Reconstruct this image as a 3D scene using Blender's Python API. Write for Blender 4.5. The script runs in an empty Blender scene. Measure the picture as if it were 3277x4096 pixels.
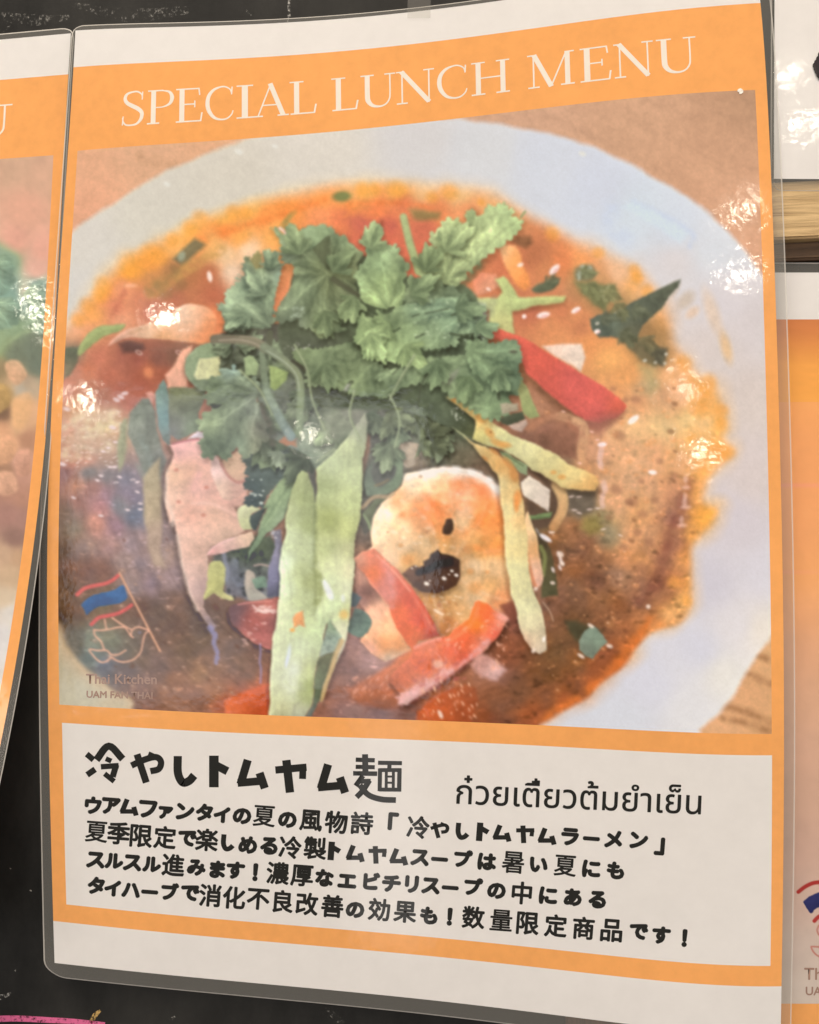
import bpy, math
import numpy as np
from mathutils import Matrix, Vector

# ---------------------------------------------------------------- camera, world, lamps, exposure
SC = bpy.context.scene
COL = SC.collection
FPX, CX, CY = 3300.0, 1638.5, 2048.0          # focal length and centre in photo pixels
CAM_LOC = np.array([0.02637825639769764, -0.24435760941791776, -0.01613503569423711])
def _rot(a, b, c):
    ca, sa, cb, sb, cc, sc_ = math.cos(a), math.sin(a), math.cos(b), math.sin(b), math.cos(c), math.sin(c)
    Rx = np.array([[1, 0, 0], [0, ca, -sa], [0, sa, ca]]); Ry = np.array([[cb, 0, sb], [0, 1, 0], [-sb, 0, cb]]); Rz = np.array([[cc, -sc_, 0], [sc_, cc, 0], [0, 0, 1]])
    return Rz @ Ry @ Rx
CAM_ROT = _rot(1.6095821852591006, 0.0024497540431495826, 0.11130583030079953)
cam_data = bpy.data.cameras.new('camera')
cam = bpy.data.objects.new('camera', cam_data); COL.objects.link(cam)
cam_data.sensor_fit = 'VERTICAL'; cam_data.sensor_height = 24.0; cam_data.lens = 24.0 * FPX / 4096.0
cam_data.clip_start = 0.01; cam_data.clip_end = 50.0
cam.matrix_world = Matrix([list(CAM_ROT[i]) + [CAM_LOC[i]] for i in range(3)] + [[0, 0, 0, 1]])
SC.camera = cam

world = bpy.data.worlds.new('World'); SC.world = world; world.use_nodes = True
bg = world.node_tree.nodes['Background']; bg.inputs[0].default_value = (1.0, 0.86, 0.72, 1); bg.inputs[1].default_value = 0.22
SC.view_settings.view_transform = 'Standard'; SC.view_settings.look = 'None'
SC.view_settings.exposure = 0.0; SC.view_settings.gamma = 1.0; SC.view_settings.use_curve_mapping = False

def area_light(name, loc, target, size, size_y, watts, colour):
    d = bpy.data.lights.new(name, 'AREA'); d.shape = 'RECTANGLE'; d.size = size; d.size_y = size_y; d.energy = watts; d.color = colour
    o = bpy.data.objects.new(name, d); COL.objects.link(o); o.location = loc
    o.rotation_euler = (Vector(target) - Vector(loc)).to_track_quat('-Z', 'Y').to_euler(); return o
def lamp(name, loc, watts, radius, colour):
    d = bpy.data.lights.new(name, 'POINT'); d.energy = watts; d.shadow_soft_size = radius; d.color = colour
    o = bpy.data.objects.new(name, d); COL.objects.link(o); o.location = loc; return o
area_light('ceiling_light', (-0.15, -0.72, 1.30), (0.03, 0, 0.0), 0.7, 0.5, 21.2, (1.0, 0.86, 0.70))
area_light('low_fill_light', (1.0, -1.1, -0.15), (0.02, 0, -0.12), 0.4, 0.5, 5.2, (1.0, 0.87, 0.80))  # unseen fill light, set low to brighten the bottom of the sheet
area_light('window_light', (-0.38, -1.05, -0.02), (-0.03, 0, -0.0), 0.56, 0.44, 1.35, (0.86, 0.92, 1.0))
area_light('left_fill_light', (-1.35, -1.0, 0.25), (-0.05, 0, -0.02), 0.4, 0.5, 3.7, (1.0, 0.88, 0.80))  # fill light added to brighten the left edge of the sheet
area_light('glare_band_light', (-0.20, -1.2, -0.50), (0, 0, -0.12), 0.10, 0.42, 0.16, (1.0, 0.95, 0.92))  # unseen narrow light added for faint upright glare bands low on the sheet
LAMPS = [  # warm shop spot lamps behind the photographer: x, y, z, watts, radius
    (-0.429, -0.804, 0.266, 0.45, 0.0110),
    (-0.533, -0.783, 0.158, 0.38, 0.0100),
    (-0.283, -1.068, 0.138, 0.14, 0.0060),
    (0.277, -0.929, 0.419, 0.24, 0.0080),
    (0.285, -1.042, 0.380, 0.24, 0.0080),
    (0.216, -1.078, 0.234, 0.18, 0.0070),
    (0.228, -1.088, 0.146, 0.21, 0.0075),
    (-0.521, -0.656, 0.302, 0.14, 0.0060),
    (0.391, -0.852, 0.562, 0.24, 0.0090),
    (0.434, -0.958, 0.539, 0.24, 0.0090),
]
for x, y, z, w, r in LAMPS: lamp('shop_spot_lamp', (x, y, z), w, r, (1.0, 0.9, 0.72))

# ---------------------------------------------------------------- ink: what is printed on the sheets
# The printed pictures are flat ink on paper: every ink patch is a cell group of the paper grid.
# Shapes below were read off by eye in image pixels, partly from enlarged crops.
class Ink:
    def __init__(self, PX, PY, seed=1):
        self.X = PX.astype(np.float32); self.Y = PY.astype(np.float32)
        self.col = np.zeros(PX.shape + (3,), np.float32)
        self.id = np.zeros(PX.shape, np.int32)
        self.names = ['']
        self.rmin, self.rmax = self.Y.min(1), self.Y.max(1)
        self.cmin, self.cmax = self.X.min(0), self.X.max(0)
        self.rng = np.random.default_rng(seed)
        self.tab = self.rng.random((256, 256)).astype(np.float32)
    def sel(self, x0, y0, x1, y1):
        r = np.nonzero((self.rmax >= y0) & (self.rmin <= y1))[0]
        c = np.nonzero((self.cmax >= x0) & (self.cmin <= x1))[0]
        if len(r) == 0 or len(c) == 0: return None
        return (slice(r[0], r[-1] + 1), slice(c[0], c[-1] + 1))
    def noise(self, X, Y, sx, sy=None, seed=0, octv=3):
        sy = sy or sx
        out = 0; amp = 1; tot = 0
        for o in range(octv):
            x = X / sx * 2**o + seed * 17.3 + o * 31.7; y = Y / sy * 2**o + seed * 41.9 + o * 11.1
            xi = np.floor(x).astype(int); yi = np.floor(y).astype(int)
            fx = x - xi; fy = y - yi
            fx = fx * fx * (3 - 2 * fx); fy = fy * fy * (3 - 2 * fy)
            t = self.tab; a, b, c, d = xi & 255, (xi + 1) & 255, yi & 255, (yi + 1) & 255
            n = (t[c, a] * (1 - fx) + t[c, b] * fx) * (1 - fy) + (t[d, a] * (1 - fx) + t[d, b] * fx) * fy
            out = out + amp * n; tot += amp; amp *= .55
        return out / tot * 2 - 1
    def field(self, cps, X, Y, eps=45., pw=1.6):
        num = np.zeros(X.shape + (3,), np.float32); den = np.zeros(X.shape, np.float32)
        for x, y, c in cps:
            w = ((X - x)**2 + (Y - y)**2 + eps * eps)**-pw
            den += w; num += w[..., None] * np.array(c, np.float32)
        return num / den[..., None]
    def sdf(self, pts, X, Y):
        P = np.asarray(pts, np.float32); n = len(P)
        d2 = np.full(X.shape, 1e12, np.float32); ins = np.zeros(X.shape, bool)
        for i in range(n):
            ax, ay = P[i]; bx, by = P[(i + 1) % n]
            ex, ey = bx - ax, by - ay
            L = ex * ex + ey * ey
            if L < 1e-6: continue
            wx = X - ax; wy = Y - ay
            t = np.clip((wx * ex + wy * ey) / L, 0, 1)
            np.minimum(d2, (wx - ex * t)**2 + (wy - ey * t)**2, out=d2)
            if ay != by:
                c = ((ay > Y) != (by > Y)) & (X < ex * (Y - ay) / (by - ay) + ax)
                ins ^= c
        d = np.sqrt(d2)
        return np.where(ins, -d, d)
    def new_id(self, name):
        self.names.append(name); return len(self.names) - 1
    def fill(self, pts, c, soft=4, name=None, n=(), alpha=1., rim=None, veins=(), warp=None, id=None, eps=45., mot=0, crease=0, bevel=9., hub=None):
        """pts polygon, c colour / control points, soft edge width, n = [(scale, amplitude[, sy])...] tone noise"""
        P = np.asarray(pts, float); m = soft + (warp[1] if warp else 0) + 4
        s = self.sel(P[:, 0].min() - m, P[:, 1].min() - m, P[:, 0].max() + m, P[:, 1].max() + m)
        if s is None: return
        X, Y = self.X[s], self.Y[s]
        Xw, Yw = X, Y
        if warp:
            Xw = X + warp[1] * self.noise(X, Y, warp[0], seed=5, octv=2); Yw = Y + warp[1] * self.noise(X, Y, warp[0], seed=6, octv=2)
        if not warp:   # cut edges are never quite straight
            Xw = X + 2.6 * self.noise(X, Y, 15, seed=5, octv=2) + 5 * self.noise(X, Y, 60, seed=7, octv=1)
            Yw = Y + 2.6 * self.noise(X, Y, 15, seed=6, octv=2) + 5 * self.noise(X, Y, 60, seed=8, octv=1)
        d = self.sdf(P, Xw, Yw)
        if hub is not None:   # coriander: folds fan out from the stalk, notched between the lobes
            hx, hy = hub; th = np.arctan2(Y - hy, X - hx); rr_ = np.hypot(X - hx, Y - hy)
            ph = th * 7.5 + .9 * self.noise(X, Y, 90, seed=13, octv=2) + .35 * np.sin(rr_ / 24)
            fold = np.cos(ph); d = d + 17 * np.clip(-fold - .25, 0, 1)**2 * np.clip(rr_ / 90 - .4, 0, 1)
        k = np.clip(.5 - d / soft, 0, 1); k = k * k * (3 - 2 * k)
        C = self.field(c, X, Y, eps) if isinstance(c, list) else np.broadcast_to(np.array(c, np.float32), X.shape + (3,)).copy()
        q = self.rng.integers(0, 99)
        tone = np.zeros(X.shape, np.float32)
        for z in n: tone += z[1] * self.noise(X, Y, z[0], z[2] if len(z) > 2 else None, seed=q + z[0] % 7, octv=3)
        if hub is not None:
            fade = np.clip(rr_ / 50, .15, 1)
            side = np.cos(ph * 3 + rr_ / 7.0)
            tone += fade * (11 * fold + 8 * np.sin(ph) + 16 * np.clip(fold - .93, 0, 1) / .07 - 12 * np.clip(-fold - .9, 0, 1) / .1 + 5 * side)
            tone += 75 * np.clip(self.noise(X, Y, 9, seed=q + 11, octv=2) * .6 + .5 * fold + .3 * self.noise(X, Y, 70, seed=q + 12, octv=2) - .72, 0, 1)
        if not crease and name in ('herb_leaf', 'herb_mass', 'coriander_leaf', 'courgette_slice', 'cucumber_skin', 'mushroom_cluster'): crease = 9
        if name in ('shrimp_slice', 'squid_slice', 'shrimp_tail', 'shrimp_shell', 'onion_piece'): tone += 11 * self.noise(X, Y, 70, 22, seed=q + 4, octv=3) + 30 * np.clip(self.noise(X, Y, 16, 8, seed=q + 6, octv=2) - .45, 0, 1)
        if crease: # fine vein network and soft puckering
            wx, wy = X + 8 * self.noise(X, Y, 26, seed=q), Y + 8 * self.noise(X, Y, 26, seed=q + 1)
            r1 = np.exp(-(self.noise(wx, wy, 46, seed=q + 2, octv=1) / .10)**2); r2 = np.exp(-(self.noise(wx, wy, 22, seed=q + 5, octv=1) / .14)**2)
            pk = self.noise(wx, wy, 64, 40, seed=q + 8, octv=2)
            tone += crease * (-1.1 * r1 - .6 * r2 + 1.6 * pk) + crease * .5
        if mot: # mottled hue
            hm = self.noise(X, Y, 50, seed=q + 3); C = C + hm[..., None] * np.array([mot, mot * .4, -mot * .4], np.float32)
        if min(X.shape) > 2 and bevel:   # rounded form: soft light from the upper left
            dd = np.clip(d, -60, 10); gy, gx = np.gradient(dd); gm = np.hypot(gx, gy) + 1e-3
            tone += bevel * (-.55 * gx - .83 * gy) / gm * -1 * np.exp(np.minimum(d, 0) / 26) * -1
            tone += 7 * self.noise(X, Y, 34, seed=q + 1, octv=2) + 6 * self.noise(X, Y, 12, seed=q + 2, octv=2)
        if rim: tone += rim[1] * np.exp(np.minimum(d, 0) / rim[0])
        for v in veins:
            dv, _ = self.seg(v[0], X, Y); tone += v[2] * np.exp(-(dv / v[1])**2)
        C = C * (1 + tone / 150.)[..., None]
        k = (k * alpha)[..., None]
        self.col[s] = self.col[s] * (1 - k) + C * k
        if name: id = self.new_id(name)
        if id is not None: self.id[s] = np.where(k[..., 0] > .5, id, self.id[s])
        return id
    def seg(self, pts, X, Y):
        P = np.asarray(pts, np.float32)
        best = np.full(X.shape, 1e9, np.float32); par = np.zeros(X.shape, np.float32)
        for i in range(len(P) - 1):
            ax, ay = P[i]; ex, ey = P[i + 1] - P[i]
            L = max(ex * ex + ey * ey, 1e-6)
            t = np.clip(((X - ax) * ex + (Y - ay) * ey) / L, 0, 1)
            d = np.hypot(X - ax - ex * t, Y - ay - ey * t)
            b = d < best
            best = np.where(b, d, best); par = np.where(b, (i + t) / (len(P) - 1), par)
        return best, par
    def stroke(self, pts, w, c, soft=4, alpha=1., name=None, id=None, n=(), rnd=0., smooth=True):
        P = spline(pts) if smooth and len(pts) > 2 else np.asarray(pts, float)
        w0, w1 = (w if isinstance(w, tuple) else (w, w))
        m = max(w0, w1) + soft + 4
        s = self.sel(P[:, 0].min() - m, P[:, 1].min() - m, P[:, 0].max() + m, P[:, 1].max() + m)
        if s is None: return
        X, Y = self.X[s], self.Y[s]
        d, t = self.seg(P, X, Y)
        r = (w0 + (w1 - w0) * t) / 2
        if rnd: r = r * (1 + rnd * self.noise(X, Y, 12, seed=3))
        k = np.clip(.5 - (d - r) / soft, 0, 1); k = k * k * (3 - 2 * k)
        tone = np.zeros(X.shape, np.float32)
        for z in n: tone += z[1] * self.noise(X, Y, z[0], z[2] if len(z) > 2 else None, seed=z[0] % 9)
        tone += -10 * (d / np.maximum(r, 1))**2 * (1 if n else 0)
        if soft >= 14: k = k * np.clip(.75 + .9 * self.noise(X, Y, 28, seed=9, octv=3), 0, 1)
        C = (self.field(c, X, Y) if isinstance(c, list) else np.array(c, np.float32)) * (1 + tone / 150.)[..., None]
        k = (k * alpha)[..., None]
        self.col[s] = self.col[s] * (1 - k) + C * k
        if name: id = self.new_id(name)
        if id is not None: self.id[s] = np.where(k[..., 0] > .5, id, self.id[s])
        return id
    def blob(self, x, y, rx, ry, rot, c, soft=.5, alpha=1., id=None):
        m = max(rx, ry) * (1 + soft) + 6
        s = self.sel(x - m, y - m, x + m, y + m)
        if s is None: return
        a = math.radians(rot); X, Y = self.X[s] - x, self.Y[s] - y
        u = (X * math.cos(a) + Y * math.sin(a)) / rx; v = (-X * math.sin(a) + Y * math.cos(a)) / ry
        k = np.clip((1 + soft / 2 - np.hypot(u, v)) / soft, 0, 1); k = (k * k * (3 - 2 * k) * alpha)[..., None]
        self.col[s] = self.col[s] * (1 - k) + np.array(c, np.float32) * k
        if id is not None: self.id[s] = np.where(k[..., 0] > .5, id, self.id[s])
    def shade(self, pts, dx, dy, soft, amt):
        P = np.asarray(pts, float) + (dx, dy)
        m = soft + 4
        s = self.sel(P[:, 0].min() - m, P[:, 1].min() - m, P[:, 0].max() + m, P[:, 1].max() + m)
        if s is None: return
        d = self.sdf(P, self.X[s], self.Y[s])
        k = np.clip(.5 - d / soft, 0, 1); k = (k * k * (3 - 2 * k) * amt)[..., None]
        self.col[s] *= 1 - k * np.array([.9, .95, 1.], np.float32)
    def specks(self, x0, y0, x1, y1, cnt, r, c, alpha=.8, ang=None, asp=1.5, seed=0):
        g = np.random.default_rng(seed)
        for _ in range(cnt):
            rr = r * (0.5 + g.random())
            self.blob(x0 + (x1 - x0) * g.random(), y0 + (y1 - y0) * g.random(), rr * asp, rr, (ang if ang is not None else g.random() * 180) + g.normal() * 12, c, .9, alpha * (0.4 + .6 * g.random()))

def T(x0, y0, pts, s=2.15625):
    return [(x0 + x / s, y0 + y / s) for x, y in pts]
def spline(pts, k=6, closed=False):
    P = np.asarray(pts, float); n = len(P); out = []
    rng_ = range(n) if closed else range(n - 1)
    for i in rng_:
        p1, p2 = P[i], P[(i + 1) % n]
        p0 = P[(i - 1) % n] if closed or i > 0 else 2 * p1 - p2
        p3 = P[(i + 2) % n] if closed or i + 2 < n else 2 * p2 - p1
        for j in range(k):
            t = j / k
            out.append(.5 * (2 * p1 + (p2 - p0) * t + (2 * p0 - 5 * p1 + 4 * p2 - p3) * t * t + (3 * p1 - p0 - 3 * p2 + p3) * t**3))
    if not closed: out.append(P[-1])
    return np.array(out)
def sm(pts, k=5): return spline(pts, k, True)
def teeth(pts, L=22, h=9, seed=0, smooth=True):
    P = spline(pts, 3, True) if smooth else np.asarray(pts, float)
    Q = np.vstack([P, P[:1]]); sl = np.hypot(*np.diff(Q, axis=0).T); cs = np.r_[0, np.cumsum(sl)]
    N = max(int(cs[-1] / (L / 6)), 24); s = np.linspace(0, cs[-1], N, endpoint=False)
    x = np.interp(s, cs, Q[:, 0]); y = np.interp(s, cs, Q[:, 1])
    tx = np.roll(x, -2) - np.roll(x, 2); ty = np.roll(y, -2) - np.roll(y, 2); q = np.hypot(tx, ty) + 1e-6
    area = np.sum(x * np.roll(y, -1) - y * np.roll(x, -1)); sg = 1 if area > 0 else -1
    g = np.random.default_rng(seed)
    ph = np.cumsum(1 + .35 * np.interp(np.arange(N), np.linspace(0, N, max(N // 9, 4)), g.normal(size=max(N // 9, 4)))) * (cs[-1] / N) / L
    amp = h * np.clip(1 + .5 * np.interp(np.arange(N), np.linspace(0, N, max(N // 14, 4)), g.normal(size=max(N // 14, 4))), .1, 2)
    o = amp * (np.abs(np.sin(np.pi * ph))**.6 - .75)
    return np.c_[x + sg * ty / q * o, y - sg * tx / q * o]

def leaflet(size, ang, seed, flat=1.0):
    """outline of one coriander leaflet: a fan of three toothed lobes; the stalk end is at the origin"""
    g = np.random.default_rng(seed); t = np.linspace(-1.25, 1.25, 64)
    r = .56 + .40 * np.abs(np.cos(t * 2.05 + .15 * g.normal()))**.8 + .10 * np.cos(t * 7 + g.random() * 6) + .055 * np.sin(t * 19 + g.random() * 6) + .035 * np.sin(t * 31 + g.random() * 6)
    r *= np.clip(1.35 - np.abs(t) / 1.25, .12, 1)**.35 * (1 + .12 * g.normal() * t)
    x = r * np.cos(t); y = r * np.sin(t) * flat
    c, s = math.cos(ang), math.sin(ang)
    return np.r_[[[0, 0]], np.c_[(x * c - y * s), (x * s + y * c)] * size]

def paint_soup(A):
    X, Y = A.X, A.Y
    t1 = lambda p: T(200, 600, p, 1.91667)
    t2 = lambda p: T(800, 700, p); t3 = lambda p: T(1400, 700, p); t4 = lambda p: T(2000, 800, p)
    t5 = lambda p: T(200, 1300, p); t6 = lambda p: T(700, 1300, p); t7 = lambda p: T(1200, 1400, p)
    t8 = lambda p: T(1700, 1500, p); t9 = lambda p: T(2300, 1500, p); tA = lambda p: T(200, 2050, p)
    tB = lambda p: T(800, 1850, p); tC = lambda p: T(1400, 1850, p); tD = lambda p: T(1400, 2200, p)
    tE = lambda p: T(2000, 2000, p); tF = lambda p: T(900, 2300, p, 2.875); tz = lambda p: T(1640, 1024, p, 1.05375)
    # ---- table
    A.col[:] = A.field([(300, 620, (226, 172, 132)), (600, 600, (214, 168, 130)), (880, 560, (222, 170, 128)), (340, 850, (224, 165, 128)),
        (2100, 480, (208, 164, 130)), (2600, 420, (206, 162, 126)), (2980, 400, (186, 146, 112)), (2900, 600, (206, 160, 124)), (2980, 850, (208, 158, 122)),
        (3040, 1050, (214, 160, 124)), (2980, 2750, (206, 150, 108)), (3060, 2650, (206, 158, 112)), (2900, 2900, (212, 158, 116)), (3060, 2900, (198, 148, 104))], X, Y, 120.)
    ang = .45; U = X * math.cos(ang) + Y * math.sin(ang); W_ = -X * math.sin(ang) + Y * math.cos(ang)
    A.col *= (1 + .035 * A.noise(U, W_, 340, 34, 2) + .02 * A.noise(X, Y, 50, seed=4))[..., None]
    for a, b in (((2880, 2820), (3090, 2890)), ((2960, 2690), (3090, 2740)), ((2890, 2872), (3090, 2930)), ((3020, 2620), (3090, 2650))):
        A.stroke([a, ((a[0] + b[0]) / 2, (a[1] + b[1]) / 2 - 6), b], (20, 26), (146, 100, 66), 30, .75)
    A.stroke([(560, 625), (700, 665), (860, 700)], 40, (186, 142, 106), 50, .5)
    A.id[:] = 0
    # ---- bowl
    bowl = [(150, 1040), (286, 925), (461, 808), (643, 694), (774, 638), (998, 551), (1250, 500), (1540, 470), (1830, 476), (2067, 510), (2304, 562), (2494, 642), (2684, 746),
            (2826, 842), (2950, 964), (3051, 1105), (3150, 1280), (3230, 1700), (3220, 2200), (3150, 2440), (3085, 2545), (3007, 2658), (2921, 2800), (2798, 2920), (2600, 3080), (200, 3080), (60, 2500), (60, 1300)]
    bc = [(320, 1000, (206, 203, 194)), (300, 1150, (204, 202, 196)), (600, 850, (206, 203, 190)), (900, 700, (208, 204, 190)), (1300, 600, (214, 210, 198)), (1700, 560, (208, 208, 206)),
          (1900, 600, (206, 210, 212)), (2200, 640, (204, 211, 219)), (2400, 750, (203, 211, 222)), (2550, 860, (204, 216, 224)), (2700, 920, (202, 212, 222)), (2850, 1000, (206, 212, 218)),
          (2700, 1050, (210, 206, 206)), (2900, 1200, (207, 202, 204)), (3030, 1300, (205, 198, 198)), (2850, 1400, (206, 196, 192)), (3000, 1600, (206, 194, 188)), (3020, 1900, (204, 192, 190)),
          (2950, 2100, (198, 190, 196)), (3040, 2300, (203, 198, 206)), (2850, 2350, (193, 188, 198)), (2950, 2500, (206, 200, 204)), (3050, 2520, (216, 206, 198)), (2800, 2600, (196, 194, 206)),
          (2900, 2700, (212, 206, 202)), (2600, 2750, (196, 194, 206)), (2750, 2850, (206, 202, 206)), (2500, 2880, (194, 194, 204)), (260, 2650, (172, 160, 138)), (330, 2780, (180, 172, 154)), (450, 2840, (186, 172, 152))]
    b_id = A.fill(sm(bowl), bc, 26, 'bowl', n=[(300, 3), (40, 1.2)], rim=(26, 4), bevel=0)
    A.col[A.id == b_id] += np.array([3, 0, -6], np.float32)
    # pale reflection on the glaze
    A.fill(t4([(1060, 60), (1140, 10), (1420, 130), (1640, 280), (1560, 360), (1300, 200)]), (206, 222, 226), 30, alpha=.5, bevel=0)
    A.stroke(t4([(1150, 10), (1400, 120), (1660, 290), (1640, 400)]), 18, (186, 200, 218), 26, .5)
    A.stroke(t4([(960, 60), (960, 240), (1080, 330)]), 60, (194, 206, 222), 70, .45)
    for p, r in (((668, 737), 9), ((955, 607), 11), ((1100, 585), 8), ((2330, 615), 9)): A.blob(*p, r * 1.6, r, 20, (228, 226, 210), .9, .7)
    # ---- broth
    broth = [(150, 1480), (262, 1310), (330, 1216), (398, 1130), (461, 1070), (530, 1012), (607, 968), (690, 930), (760, 886), (860, 846), (972, 812), (1060, 786), (1150, 768), (1310, 737), (1420, 722),
             (1632, 722), (1817, 736), (1960, 760), (2073, 824), (2160, 880), (2240, 925), (2400, 1000), (2500, 1040), (2580, 1100), (2640, 1180), (2686, 1264), (2696, 1370), (2750, 1440), (2800, 1500), (2857, 1535), (2900, 1616),
             (2912, 1709), (2898, 1755), (2935, 1812), (2894, 1862), (2838, 1917), (2812, 2001), (2876, 2033), (2862, 2094), (2806, 2159), (2773, 2210), (2778, 2300), (2768, 2405), (2724, 2492), (2610, 2530),
             (2557, 2589), (2464, 2696), (2394, 2751), (2339, 2800), (2171, 2897), (1950, 3040), (600, 3040), (525, 2820), (470, 2772), (400, 2722), (330, 2668), (270, 2590), (238, 2500), (120, 2300)]
    bp = sm(broth)
    A.fill(bp, [(400, 1080, (232, 200, 150)), (900, 780, (226, 206, 160)), (1500, 700, (232, 206, 160)), (2000, 800, (234, 204, 162)), (2450, 1000, (232, 196, 158)), (2700, 1200, (226, 190, 156)), (2900, 1700, (226, 186, 140)), (2800, 2150, (236, 176, 100)), (2700, 2450, (232, 180, 122)), (2300, 2780, (214, 140, 84)), (400, 2720, (196, 150, 108))], 120, alpha=.85, warp=(130, 36))
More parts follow.
